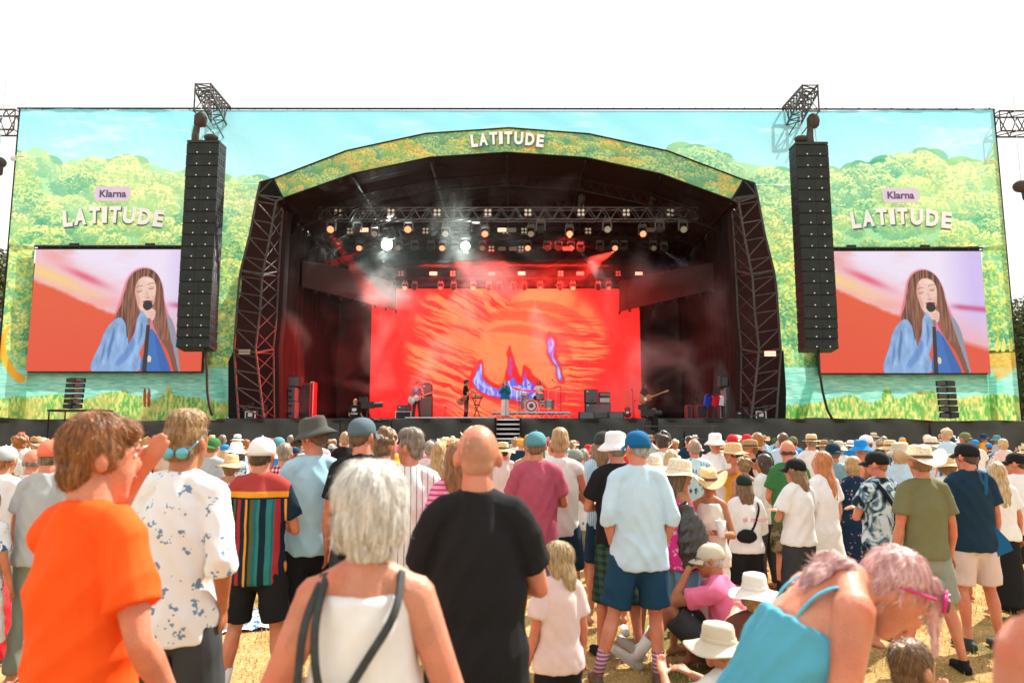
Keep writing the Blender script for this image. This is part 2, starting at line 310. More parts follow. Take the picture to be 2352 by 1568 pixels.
def paint_singer():
    S = .62; W, H = int(1372 * S), int(966 * S); img = np.zeros((H, W, 3)); Z = lambda pts: [((x - 228) * S, (y - 97) * S) for x, y in pts]
    X, Y = np.meshgrid(np.arange(W) / S + 228, np.arange(H) / S + 97)
    d = (Y - (350 + (X - 290) * .42)) + 40 * (fbm(H, W, 60, 60, 2) - .5)     # below this slanting line: orange red
    base = np.array((.95, .88, .95))[None, None] * np.ones((H, W, 1))
    n1 = fbm(H, W, 50, 160, 5); 
    k = np.clip((-d - 60) / 260, 0, 1)[..., None]; pink = np.array((.96, .72, .74)); pale = np.array((.95, .90, .98)); img[:] = pink * (1 - k) + pale * k
    comp(img, np.clip((n1 - .55) * 4, 0, 1) * .45 * np.clip((1100 - X) / 500, 0, 1), (.96, .55, .50))
    band = np.exp(-((d + 70) / 55.) ** 2); comp(img, band * np.clip((900 - X) / 500, 0, 1), (.99, .82, .55))
    st = np.exp(-((Y - (250 + (X - 480) * .42)) / 32.) ** 2) * np.exp(-((X - 640) / 170.) ** 2); comp(img, st * .9, (.90, .34, .46))
    st = np.exp(-((Y - (180 + (X - 480) * .35)) / 60.) ** 2) * np.exp(-((X - 380) / 140.) ** 2); comp(img, st * .5, (.95, .5, .42))
    comp(img, np.clip((X - 1250) / 260, 0, 1) * np.clip((900 - Y) / 350, 0, 1) * .6, (.76, .66, .95))
    st = np.exp(-((Y - 545 - (X - 1400) * .1) / 22.) ** 2) * np.clip((X - 1290) / 100, 0, 1); comp(img, st * .9, (.80, .30, .50))
    low = np.clip(d / 30., 0, 1) * np.clip((1240 - X) / 60, 0, 1); comp(img, low, (.91, .34, .20)); comp(img, low * np.clip((Y - 500) / 600, 0, 1) * .5, (.93, .26, .18))
    rr = np.clip((Y - 790 - (X - 1380) * .3) / 50., 0, 1) * np.clip((X - 1240) / 40, 0, 1); comp(img, rr, (.90, .32, .22))
    fill = lambda pts, c, f=1, s=True, a=1.: comp(img, polymask(H, W, Z(pts), f, s) * a, c)
    halo = [(1105,240),(1020,270),(968,350),(935,480),(895,620),(880,690),(1010,860),(1110,900),(1330,820),(1420,1062),(1440,1062),(1330,640),(1285,500),(1262,380),(1190,272)]
    fill(halo, (.88, .30, .40), 5, True, .6)
    hair = (.42, .24, .19)
    fill([(1105,250),(1035,276),(990,335),(965,430),(940,540),(905,640),(960,690),(1010,820),(1060,760),(1090,620),(1200,640),(1290,820),(1345,930),(1392,1062),(1430,1062),(1330,700),(1290,560),(1262,400),(1225,310),(1170,262)], hair)
    # shirt and coat
    G = (.40, .60, .84)
    chk = .5 + .5 * np.sin(X * .62) * np.sin(Y * .62); shirt = np.array((.36, .56, .82)) * (1 - chk[..., None] * .75) + np.array((.82, .90, .97)) * chk[..., None] * .75
    fold = fbm(H, W, 50, 22, 77); shirt = shirt * (.80 + .36 * fold[..., None])
    comp(img, polymask(H, W, Z([(940,640),(880,675),(830,745),(795,850),(748,1066),(1100,1066),(1105,900),(1010,800),(985,690)]), 1), shirt)
    fill([(1180,740),(1225,760),(1300,900),(1370,1062),(1380,1066),(1140,1066),(1150,900)], (.18, .44, .74)); fill([(1225,770),(1300,900),(1365,1066),(1290,1066)], (.14, .38, .68), 3)
    bw = (np.sin(X * .5) * np.sin(Y * .5) > 0).astype(float)[..., None]; coat = np.array((.20, .24, .36)) * bw + np.array((.78, .80, .86)) * (1 - bw)
    comp(img, polymask(H, W, Z([(1298,618),(1340,640),(1385,740),(1415,900),(1442,1066),(1425,1066),(1370,900),(1320,760)]), 1), coat)
    # hair falling in front
    for pts in ([(1000,330),(975,430),(965,540),(1000,700),(1020,850),(1040,780),(1060,640),(1075,560),(1050,480),(1040,400)], [(1215,360),(1225,480),(1215,600),(1205,690),(1260,800),(1330,900),(1385,1040),(1425,1062),(1340,760),(1300,600),(1262,430)]):
        fill(pts, (.50, .30, .23)) 
    sn = fbm(H, W, 90, 4, 13, 2); hm = polymask(H, W, Z(halo), 1) * np.clip(1 - np.abs(img - np.array(hair)).sum(-1) * 1.6, 0, 1); comp(img, hm * np.clip((sn - .5) * 6, 0, 1) * .75, (.72, .48, .36)); comp(img, hm * np.clip((.47 - sn) * 6, 0, 1) * .7, (.22, .11, .09))
    # face and neck
    fill([(1075,520),(1090,600),(1130,660),(1190,640),(1205,560)], (.66, .44, .38), 3)
    fill([(1100,318),(1062,352),(1046,420),(1058,490),(1080,555),(1112,596),(1150,602),(1188,560),(1208,480),(1212,400),(1192,345),(1150,318)], (.95, .79, .73), 2)
    fill([(1062,352),(1046,420),(1058,490),(1082,560),(1092,520),(1074,450),(1078,380)], (.86, .62, .56), 4, True, .7)
    fill([(1180,470),(1208,480),(1188,560),(1150,600),(1160,560)], (.88, .66, .60), 4, True, .6)
    for cx, cy in ((1080, 428), (1175, 405)):
        fill([(cx-26,cy+2),(cx-10,cy+12),(cx+12,cy+8),(cx+24,cy-6),(cx+12,cy+3),(cx-10,cy+6)], (.50, .28, .25), 1); fill([(cx-22,cy-4),(cx,cy-12),(cx+22,cy-12),(cx+10,cy),(cx-10,cy+4)], (.88, .66, .62), 2, True, .8)
        fill([(cx-30,cy-28),(cx-6,cy-40),(cx+22,cy-40),(cx+22,cy-35),(cx-6,cy-34),(cx-28,cy-22)], (.60, .40, .34), 1, True, .8)
    fill([(1130,440),(1138,470),(1150,492),(1168,486),(1156,470),(1146,430)], (.90, .70, .64), 3); fill([(1128,478),(1140,488),(1160,488),(1166,478),(1150,483)], (.74, .48, .44), 1)
    fill([(1112,514),(1140,505),(1186,508),(1190,520),(1150,530),(1118,524)], (.66, .30, .30), 1)
    # sleeve, hand, microphone
    comp(img, polymask(H, W, Z([(1118,590),(1160,640),(1162,700),(1150,800),(1120,900),(1060,1000),(1000,1062),(900,1062),(920,980),(1000,900),(1050,800),(1070,720),(1080,640)]), 1), shirt * .98 + .03)
    fill([(1050,800),(1000,900),(925,990),(960,1020),(1040,930),(1075,850)], (.24, .44, .72), 6, True, .5)
    fill([(1125,580),(1160,560),(1215,585),(1218,620),(1205,660),(1165,650),(1135,615)], (.94, .78, .72), 1)
    for y in (600, 622, 642): fill([(1168,y),(1210,y-4),(1210,y),(1168,y+4)], (.76, .54, .50), 1, True, .7)
    fill([(1115,545),(1128,515),(1155,507),(1182,520),(1192,548),(1180,572),(1150,584),(1126,570)], (.10, .07, .08), 1)
    fill([(1158,645),(1186,650),(1182,700),(1160,695)], (.55, .46, .42), 1, False); fill([(1154,700),(1182,700),(1176,1066),(1140,1066)], (.13, .12, .16), 1, False)
    fill([(1180,945),(1192,940),(1206,952),(1206,982),(1192,992),(1180,985)], (.90, .82, .76), 0)
    for pts in ([(1000,700),(1010,760),(990,850),(960,930),(985,860),(998,780)], [(900,720),(880,800),(860,900),(868,980),(885,880),(905,790)], [(1110,680),(1125,720),(1118,800),(1090,860),(1108,790)], [(840,800),(822,900),(808,1000),(830,920)]): fill(pts, (.22, .38, .62), 4, True, .7)
    for pts in ([(930,700),(950,760),(940,860),(925,800)], [(1090,640),(1100,700),(1080,780),(1078,700)]): fill(pts, (.72, .84, .96), 6, True, .6)
    fill([(1070,470),(1090,500),(1100,540),(1080,520)], (.93, .62, .58), 8, True, .6); fill([(1105,335),(1150,330),(1185,350),(1150,360)], (1, .90, .86), 6, True, .6)
    # LED module grid
    gx = (np.arange(W) % 4 == 0).astype(float)[None]; gy = (np.arange(H) % 4 == 0).astype(float)[:, None]; img *= (1 - .26 * np.maximum(gx, gy))[..., None]
    return img
def paint_backdrop():
    W, H = 1240, 600; img = np.zeros((H, W, 3)); X, Y = np.meshgrid(np.arange(W) / 2. + 855, np.arange(H) / 2. + 663)
    img[:] = (.97, .13, .115); 
    q = np.sqrt(((X - 1165) / 232) ** 2 + ((Y - 800) / 190) ** 2)
    def rot(a, cu, cv, seed, o=3):
        c, s = math.cos(a), math.sin(a); n = 900; g = fbm(n, 1500, cv, cu, seed, o)
        u = ((X - 855) * c + (Y - 663) * s) * 2; v = (-(X - 855) * s + (Y - 663) * c) * 2
        return g[np.clip((v + 300).astype(int), 0, n - 1), np.clip((u + 130).astype(int), 0, 1499)]
    # streaks follow curved strokes: steeper on the left, flatter to the lower right
    al = rot(math.radians(24), 120, 9, 3); ar = rot(math.radians(4), 110, 7, 9); au = rot(math.radians(32), 130, 10, 19)
    wl = np.clip((1180 - X) / 160 + .5, 0, 1); wu = np.clip((760 - Y) / 60, 0, 1)
    n = al * wl + ar * (1 - wl); n = n * (1 - wu) + au * wu
    cen = np.clip(1.25 - q * 1.1, 0, 1)
    m = np.clip((n - .50 + cen * .25) * 6, 0, 1) * np.clip((1.04 - q) * 9, 0, 1)
    comp(img, m * .92, (1.0, .52, .29))
    comp(img, np.clip((n - .62) * 8, 0, 1) * np.clip((1.0 - q) * 5, 0, 1) * .6, (1.0, .66, .40))
    F = lambda pts, c, f=2, a=1.: comp(img, polymask(H, W, [((x - 855) * 2, (y - 663) * 2) for x, y in pts], f) * a, c)
    OR = (1.0, .56, .32)
    F([(1130,740),(1200,730),(1262,760),(1268,840),(1240,880),(1180,860),(1120,850),(1095,800)], OR, 14, .75)
    for pts in ([(1168,700),(1240,690),(1330,715),(1370,760),(1330,735),(1240,712)], [(1080,735),(1180,712),(1290,735),(1350,790),(1270,752),(1180,735)], [(1120,760),(1200,745),(1290,775),(1320,830),(1270,795),(1200,765)]): F(pts, (.95, .20, .13), 5, .5)
    R = (.92, .03, .06)
    # dark-edged flames, blue inside
    for pts in ([(1085,850),(1098,828),(1112,825),(1118,858),(1150,880),(1168,850),(1182,790),(1190,828),(1205,862),(1215,835),(1230,850),(1250,880),(1262,905),(1240,918),(1180,922),(1120,905),(1085,880)],
                [(1252,780),(1262,762),(1275,765),(1282,800),(1288,835),(1302,862),(1300,875),(1280,872),(1272,842),(1262,812)], [(1262,905),(1290,895),(1296,905),(1280,925)]): F(pts, R, 3)
    B = (.26, .42, .92)
    for pts in ([(1092,858),(1102,836),(1110,834),(1114,866),(1148,888),(1172,870),(1186,862),(1205,880),(1222,862),(1245,895),(1252,905),(1200,914),(1140,906),(1100,888)],
                [(1256,790),(1264,772),(1271,778),(1277,812),(1284,840),(1296,864),(1282,866),(1274,836),(1265,810)]): F(pts, B, 4)
    for pts in ([(1098,862),(1105,842),(1108,868),(1135,890),(1110,880)], [(1259,788),(1265,780),(1270,806),(1264,800)], [(1278,840),(1284,848),(1292,862),(1284,860)], [(1150,896),(1190,880),(1225,892),(1190,906)]): F(pts, (.60, .82, 1.0), 4, .85)
    nb = fbm(H, W, 60, 9, 88, 3); bl = np.clip((img[..., 2] - .6) * 4, 0, 1); comp(img, bl * np.clip((nb - .52) * 6, 0, 1) * .7, (.80, .90, 1.0)); comp(img, bl * np.clip((.44 - nb) * 6, 0, 1) * .6, (.30, .16, .75)); F([(1172,850),(1182,815),(1186,850),(1182,862)], (.62, .30, .75), 5, .8); F([(1210,865),(1217,850),(1224,866)], (.6, .3, .75), 4, .7)
    wx = ((fbm(H, W, 26, 26, 91, 3) - .5) * 16 + (fbm(H, W, 120, 120, 95, 2) - .5) * 60).astype(int); wy = ((fbm(H, W, 26, 26, 93, 3) - .5) * 14).astype(int); ii, jj = np.mgrid[0:H, 0:W]; img = img[np.clip(ii + wy, 0, H - 1), np.clip(jj + wx, 0, W - 1)]
    gx = (np.arange(W) % 62 == 0).astype(float)[None]; gy = (np.arange(H) % 62 == 0).astype(float)[:, None]; img *= (1 - .05 * np.maximum(gx, gy))[..., None]
    img *= (.96 + .08 * np.random.RandomState(1).rand(H // 2 + 1, W // 2 + 1).repeat(2, 0).repeat(2, 1)[:H, :W, None]); return img
def screen_mat(name, img, x0, x1, z0, z1, s, lin=False):
    im = make_image(name, img); m, nt, b = newmat(name); L = nt.links.new
    if lin: im.colorspace_settings.name = 'Linear Rec.709'
    ge = N(nt, 'ShaderNodeNewGeometry'); mp = N(nt, 'ShaderNodeSeparateXYZ'); L(ge.outputs['Position'], mp.inputs[0])
    cb = N(nt, 'ShaderNodeCombineXYZ')
    for k, sock, a, c in ((0, 0, x0, x1), (1, 2, z0, z1)):
        q = N(nt, 'ShaderNodeMapRange'); q.inputs[1].default_value = a; q.inputs[2].default_value = c; L(mp.outputs[sock], q.inputs[0]); L(q.outputs[0], cb.inputs[k])
    ti = N(nt, 'ShaderNodeTexImage'); ti.image = im; ti.extension = 'EXTEND'; L(cb.outputs[0], ti.inputs[0]); L(ti.outputs[0], b.inputs['Emission Color']); b.inputs['Emission Strength'].default_value = s
    b.inputs['Base Color'].default_value = (.02, .02, .02, 1); b.inputs['Roughness'].default_value = .6; return m
# ---------------------------------------------------------------- common materials
M_black = mat('black cloth', (.007, .006, .006), .9, var=.3, scale=1.5, bump=.3, bscale=14)
M_skirt = mat('black scrim', (.062, .068, .064), .85, var=.35, scale=.7, bump=.2, bscale=5)
M_alu = mat('scaffold metal', (.13, .13, .135), .45, .6, var=.2)
M_alud = mat('dark truss', (.018, .016, .016), .5, .5, var=.25)
M_rust = mat('galvanised tube', (.085, .078, .075), .55, .4, var=.3)
M_cab = mat('speaker cabinet', (.020, .027, .027), .75, var=.25, scale=3, bump=.25, bscale=300)
M_cabside = mat('speaker cabinet side', (.030, .036, .038), .6, var=.2)
M_amp = mat('amp tolex', (.03, .03, .032), .7, var=.2, bump=.3, bscale=200)
M_grille = mat('grille cloth', (.12, .12, .125), .9, var=.2, scale=90)
M_case = mat('flight case', (.025, .025, .028), .5)
M_edge = mat('aluminium edging', (.55, .55, .56), .35, .7)
M_redcase = mat('red flight case', (.42, .02, .03), .45)
M_maroon = mat('dark red lining', (.030, .008, .008), .9, var=.3, scale=.6)
M_white = mat('white paint', (.78, .78, .77), .6, var=.05)
M_chrome = mat('chrome', (.6, .6, .6), .2, 1)
M_dark = mat('dark plastic', (.02, .02, .022), .45)
M_panel = mat('grey black panel', (.030, .024, .023), .9, var=.15, scale=.5)
M_canvas = mat('canvas cover', (.065, .055, .052), .85, var=.25, scale=5, bump=.5, bscale=12)

# ---------------------------------------------------------------- ground
def ground():
    m, nt, b = newmat('dry grass ground'); L = nt.links.new
    tc = N(nt, 'ShaderNodeNewGeometry'); 
    def noise(s, d=5, dist=0):
        n = N(nt, 'ShaderNodeTexNoise'); n.inputs['Scale'].default_value = s; n.inputs['Detail'].default_value = d; n.inputs['Distortion'].default_value = dist; L(tc.outputs['Position'], n.inputs['Vector']); return n.outputs[0]
    r1 = N(nt, 'ShaderNodeValToRGB'); e = r1.color_ramp.elements; e[0].position = .34; e[0].color = (.17, .15, .05, 1); e[1].position = .62; e[1].color = (.56, .38, .18, 1); k = e.new(.48); k.color = (.42, .28, .11, 1)
    L(noise(1.1, 8, .6), r1.inputs[0])
    r2 = N(nt, 'ShaderNodeValToRGB'); e = r2.color_ramp.elements; e[0].position = .35; e[0].color = (.5, .46, .4, 1); e[1].position = .65; e[1].color = (1.25, 1.2, 1.1, 1); L(noise(45, 6), r2.inputs[0])
    mx = N(nt, 'ShaderNodeMix', data_type='RGBA', blend_type='MULTIPLY'); mx.inputs[0].default_value = .85; L(r1.outputs[0], mx.inputs[6]); L(r2.outputs[0], mx.inputs[7]); L(mx.outputs[2], b.inputs['Base Color'])
    b.inputs['Roughness'].default_value = .95; b.inputs['Specular IOR Level'].default_value = .1
    bp = N(nt, 'ShaderNodeBump'); bp.inputs['Strength'].default_value = .8; bp.inputs['Distance'].default_value = .04; L(noise(22, 8), bp.inputs['Height']); L(bp.outputs[0], b.inputs['Normal'])
    g = MB(); xs = [-400] + list(np.linspace(-30, 30, 61)) + [400]; ys = [-60] + list(np.linspace(0, 50, 51)) + [500]
    vs = [(x, y, (.025 * math.sin(x * 1.3 + y * .7) * math.sin(y * 1.1) if abs(x) < 30 and 0 < y < 50 else 0)) for y in ys for x in xs]; n = len(xs)
    g.add(vs, [(j*n+i, j*n+i+1, (j+1)*n+i+1, (j+1)*n+i) for j in range(len(ys)-1) for i in range(n-1)])
    obj('ground', g, m, smooth=True, kind='structure')
    # straw and short dry grass: blades
    rs = np.random.RandomState(5); nb = 62000
    y = 2.2 + 9.5 * rs.rand(nb) ** 1.25; x = (rs.rand(nb) * 2 - 1) * (y * .72 + .3)
    cl = np.sin(x * 3.1 + 1.3 * np.sin(y * 2.3)) * np.sin(y * 2.7 + x) ; keep = (cl + rs.rand(nb) * 1.6) > .1; x = x[keep]; y = y[keep]; cl = cl[keep]; nb = len(x)
    a = rs.rand(nb) * 2 * PI; l = (.018 + .05 * rs.rand(nb) ** 2) * (1 + .4 * cl); tilt = rs.rand(nb) * 1.35; w = .0022 + .002 * rs.rand(nb)
    z0 = .02 * np.sin(x * 1.3 + y * .7) * np.sin(y * 1.1) - .004
    dx = np.cos(a); dy = np.sin(a); tx = x + dx * np.sin(tilt) * l; ty = y + dy * np.sin(tilt) * l; tz = z0 + np.cos(tilt) * l + .006
    V = np.empty((nb * 3, 3)); V[0::3] = np.c_[x - dy * w, y + dx * w, z0]; V[1::3] = np.c_[x + dy * w, y - dx * w, z0]; V[2::3] = np.c_[tx, ty, tz]
    me = bpy.data.meshes.new('grass'); me.vertices.add(nb * 3); me.vertices.foreach_set('co', V.ravel()); me.loops.add(nb * 3); me.loops.foreach_set('vertex_index', np.arange(nb * 3, dtype=np.int32))
    me.polygons.add(nb); me.polygons.foreach_set('loop_start', np.arange(0, nb * 3, 3, dtype=np.int32)); me.polygons.foreach_set('loop_total', np.full(nb, 3, np.int32)); me.update(calc_edges=True); me.validate()
    m2, nt, b = newmat('straw blades'); ge = N(nt, 'ShaderNodeNewGeometry'); r = N(nt, 'ShaderNodeValToRGB'); e = r.color_ramp.elements; e[0].color = (.22, .20, .06, 1); e[1].color = (.72, .52, .27, 1); k = e.new(.3); k.color = (.42, .30, .12, 1)
    nt.links.new(ge.outputs['Random Per Island'], r.inputs[0]); nt.links.new(r.outputs[0], b.inputs['Base Color']); b.inputs['Roughness'].default_value = .8
    o = link('dry_grass', me, m2); tag(o, 'short dry straw coloured grass covering the festival field', 'grass', kind='stuff')
ground()

# ---------------------------------------------------------------- banners
IMG_BAN = paint_banner(); M_print = print_mat('landscape print', IMG_BAN, BX0, BX1, BZ0, BZ1, .22)
def sheet(name, pts, Y, m, parent=None, th=.02, label=None):
    mb = MB(); q = [P(x, y, Y) for x, y in pts]; mb.poly(q, (0, th, 0)); return obj(name, mb, m, parent, label)
def cloth(name, pts, Y, m, parent=None, step=.55, amp=.05, seed=0, top_fix=True):
    """sheet cut from a gently rippled grid: rows between left and right edge curves given as (px, py) lists of equal length"""
    le, ri = pts; rows = len(le); nx = 48; rs = np.random.RandomState(seed); ph = rs.rand(6) * 6; vs = []; 
    sub = []
    for i in range(rows - 1):
        k = max(1, int(abs(le[i+1][1] - le[i][1]) / 14)); 
        for j in range(k): sub.append((i, j / k))
    sub.append((rows - 2, 1.0))
    for i, f in sub:
        a = P(le[i][0] + (le[i+1][0] - le[i][0]) * f, le[i][1] + (le[i+1][1] - le[i][1]) * f, Y); b = P(ri[i][0] + (ri[i+1][0] - ri[i][0]) * f, ri[i][1] + (ri[i+1][1] - ri[i][1]) * f, Y)
        for k in range(nx + 1):
            p = a.lerp(b, k / nx); d = amp * (.6 * math.sin(p.x * 1.9 + p.z * 1.1 + ph[0]) * math.sin(p.z * .8 + ph[1]) + .4 * math.sin(p.x * 4.3 - p.z * 2.4 + ph[2]) + .25 * math.sin(p.x * 9 + p.z * 5 + ph[3]))
            e = min(k, nx - k) / 3.; vs.append((p.x, p.y + d * min(1, e) - .0, p.z))
    n = nx + 1; R = len(sub); mb = MB(); mb.add(vs, [(j*n+i, (j+1)*n+i, (j+1)*n+i+1, j*n+i+1) for j in range(R-1) for i in range(nx)])
    return obj(name, mb, m, parent, smooth=True)
def mirror(p): return [(2331 - x, y + (3 if y < 700 else 2)) for x, y in p]
CXP = 1165.6
# left wing
lb = empty('wing_banner', P(250, 970, YF), 0, 'printed woodland banner with sky above the left video screen, sponsor panel on it', 'banner', 'scenic banners of the stage front')
cloth('banner_cloth', ([(47, 250), (20, 562)], [(500, 253), (500, 568)]), YF, M_print, lb, seed=1)
rb = empty('wing_banner', P(2080, 970, YF), 0, 'printed woodland banner with sky above the right video screen, sponsor panel on it', 'banner', 'scenic banners of the stage front')
cloth('banner_cloth', ([(1838, 255), (1838, 570)], [(2281, 252), (2311, 565)]), YF, M_print, rb, seed=2)
# centre banner: strips each side of the arch and the span over it
cb_ = empty('centre_banner', P(1166, 970, YF), 0, 'pale blue printed sky banner spanning above the stage arch', 'banner', 'scenic banners of the stage front')
arch_out = [(597.4,419),(627.6,410.3),(796,346),(977.5,306.6),(1169,293.6),(1352.4,307.2),(1535.2,346.9),(1708,413),(1734,420.4)]
arch_in = [(650,455),(810.5,398.8),(987.6,361.3),(1164.7,349.8),(1345.2,361.9),(1516.5,398.8),(1680.7,459.2)]
def strip_between(top, bot, Y, m, name, parent, nx=14, amp=.03, th=0):
    vs = []; tp = curve([(p[0], p[1]) for p in top]); bt = curve([(p[0], p[1]) for p in bot]); x0, x1 = top[0][0], top[-1][0]; K = int((x1 - x0) / 12); R = 10
    for i in range(K + 1):
        f = i / K; xa = x0 + (x1 - x0) * f; xb = bot[0][0] + (bot[-1][0] - bot[0][0]) * f; a = P(xa, tp(xa), Y); b = P(xb, bt(xb), Y)
        for j in range(R + 1):
            p = a.lerp(b, j / R); p.y += amp * math.sin(p.x * 2.1 + p.z * 1.7) * math.sin(PI * j / R); vs.append(p[:])
    n = R + 1; mb = MB(); mb.add(vs, [(i*n+j, i*n+j+1, (i+1)*n+j+1, (i+1)*n+j) for i in range(K) for j in range(R)])
    return obj(name, mb, m, parent, smooth=True)
lower = [(x, y + 3) for x, y in arch_out]
strip_between([(500, 253), (1838, 255)], [(500, 419 + 3)] + lower + [(1838, 423)], YF, M_print, 'banner_cloth', cb_)
strip_l = [(500, 422), (500, 970)]; 
for side in (0, 1):
    L_ = [(470, 422), (462, 560), (455, 800), (505, 925), (512, 988)]; R_ = [(601, 422), (566, 560), (541, 800), (531, 925), (516, 990)]
    a, b = (L_, R_) if not side else ([(1730, 425), (1765, 563), (1792, 803), (1805, 925), (1800, 976)], [(1868, 425), (1872, 563), (1892, 803), (1862, 925), (1850, 972)])
    cloth('banner_strip', (a, b), YF + .22, M_print, cb_, seed=3 + side, amp=.07)
# lower panels under the screens, side wraps
for side, lab in ((0, 'left'), (1, 'right')):
    t = empty('lower_banner', P(270 if not side else 2070, 970, YF), 0, f'printed lake and reeds banner hanging below the {lab} video screen', 'banner', 'scenic banners of the stage front')
    if not side: cloth('banner_cloth', ([(48, 842), (36, 972)], [(505, 836), (512, 972)]), YF + .10, M_print, t, seed=7, amp=.06)
    else: cloth('banner_cloth', ([(1862, 836), (1822, 972)], [(2292, 846), (2300, 972)]), YF + .10, M_print, t, seed=8, amp=.06)
    t = empty('side_banner', P(20 if not side else 2300, 970, YF), 0, ('printed banner strip with golden crescent at the left edge' if not side else 'printed banner strip with a small golden ship at the right edge'), 'banner', 'scenic banners of the stage front')
    if not side: cloth('banner_cloth', ([(22, 560), (-14, 972)], [(80, 566), (56, 972)]), YF - .12, M_print, t, seed=9, amp=.05)
    else: cloth('banner_cloth', ([(2254, 568), (2276, 972)], [(2310, 562), (2346, 972)]), YF - .12, M_print, t, seed=10, amp=.05)
M_shade = mat('sun bleached cloth edge', (.62, .60, .30), .8)
# letters
M_let = mat('white letter print', (.90, .97, 1.0), .7, var=.02); M_letsh = mat('grey letter shade print', (.10, .13, .18), .7, var=.02)
M_lilac = mat('lilac panel', (.76, .67, .92), .7, var=.02); M_ink = mat('navy ink', (.10, .11, .24), .7, var=.02); M_pale = mat('faint ink', (.34, .46, .36), .7)
def glyph(text, size, bold=0.0, extrude=.002, shear=0):
    cu = bpy.data.curves.new('txt', 'FONT'); cu.body = text; cu.size = size; cu.offset = bold * size; cu.extrude = extrude; cu.shear = shear; cu.align_x = 'CENTER'; cu.resolution_u = 3
    o = bpy.data.objects.new('txt', cu); COL.objects.link(o); dg = bpy.context.evaluated_depsgraph_get(); me = bpy.data.meshes.new_from_object(o.evaluated_get(dg)); bpy.data.objects.remove(o); bpy.data.curves.remove(cu)
    me.materials.clear(); return me
def place_glyph(name, me, m, c, Y, ang, parent, sx=1.0, sz=1.0):
    """stand the flat glyph up in the XZ plane at c, facing the viewer"""
    R = Matrix.Rotation(ang, 4, 'Y') @ Matrix.Rotation(math.radians(90), 4, 'X') @ Matrix.Diagonal((sx, sz, 1, 1)); me = me.copy(); me.transform(R); off = Vector((c.x, Y, c.z)) - (ORG[parent.name] if parent else Vector((0, 0, 0))); me.transform(Matrix.Translation(off))
    return link(name, me, m, parent)
def latitude(parent, cxp, base_y, width, h, Y):
    """the festival word as eight heavy letters on a gentle fan"""
    word = 'LATITUDE'; adv = [.80, 1.0, .92, .50, .92, 1.05, 1.05, .86]; tot = sum(adv); a = P(cxp - width / 2, base_y, Y); b = P(cxp + width / 2, base_y, Y); W_ = b.x - a.x; hh = P(cxp, base_y - h, Y).z - a.z
    u = W_ / tot; x = a.x; size = hh / .70
    for i, ch in enumerate(word):
        cx = x + adv[i] * u / 2; x += adv[i] * u; f = (cx - (a.x + W_ / 2)) / (W_ / 2); dz = -hh * .34 * f * f; an = f * .13
        me = glyph(ch, size, .05); wd = max(v.co.x for v in me.vertices) - min(v.co.x for v in me.vertices); s = (adv[i] * u * .84) / wd
        if ch == 'I': s = min(s, 1.15)
        for dx, dzz, m, yo, nm in ((.075 * hh, -.10 * hh, M_letsh, -.048, 'letter_shade'), (.04 * hh, -.05 * hh, M_letsh, -.052, 'letter_shade'), (0, 0, M_let, -.058, 'letter')):
            sgn = -1 if f < -.05 else 1
            place_glyph(nm, me, m, Vector((cx + dx * (-.4 if f > .3 else 1), 0, a.z + hh * .3 + dz + dzz)), Y - .05 + yo, an, parent, s)
for t, cx, dy in ((lb, 261.5, 0), (rb, 2065.5, 3.5)):
    Yt = YF - .10
    q = MB(); c = P(cx, 447 + dy, YF); r = .16; w_, h_ = .80, .33; pts = []
    for sx, sz, a0 in ((1, 1, 0), (-1, 1, 90), (-1, -1, 180), (1, -1, 270)):
        for k in range(5): a = math.radians(a0 + k * 22.5); pts.append((c.x + sx * (w_ - r) + r * math.cos(a), Yt - .02, c.z + sz * (h_ - r) + r * math.sin(a)))
    q.poly(pts[::-1], (0, .004, 0)); obj('sponsor_panel', q, M_lilac, t)
    place_glyph('sponsor_name', glyph('Klarna', .46, .026), M_ink, P(cx, 454.5 + dy, YF), Yt - .03, 0, t)
    place_glyph('presents_line', glyph('PRESENTS', .17, .006), M_pale, P(cx, 474 + dy, YF), Yt - .01, 0, t)
    latitude(t, cx - 1 if dy == 0 else cx + 2, 521 + dy, 232, 34, YF)
# ---------------------------------------------------------------- stage house
YA = 31.0
st = empty('festival_stage', P(1166, 962, YA), 0, 'large dark arched festival stage with lattice legs and leafy printed fascia', 'stage')
fx0, fx1, fz0, fz1 = P(597, 400, YA).x, P(1740, 400, YA).x, P(600, 470, YA).z, P(1169, 285, YA).z
M_fas = print_mat('autumn leaf print', paint_fascia(fx0, fx1, fz0, fz1), fx0, fx1, fz0, fz1, .35, .04)
fas = strip_between(arch_out[1:-1], arch_in, YA, M_fas, 'fascia', st, amp=.05)
e = MB()
for pl in (arch_out, arch_in, [(627.6, 410.3), (650, 455)], [(1708, 413), (1680.7, 459.2)]):
    for a, b in zip(pl[:-1], pl[1:]): e.bar(P(*a, YA - .03), P(*b, YA - .03), .035, 6)
obj('fascia_edge', e, M_alud, st)
latitude(fas, 1164.5, 339, 168, 26, YA)
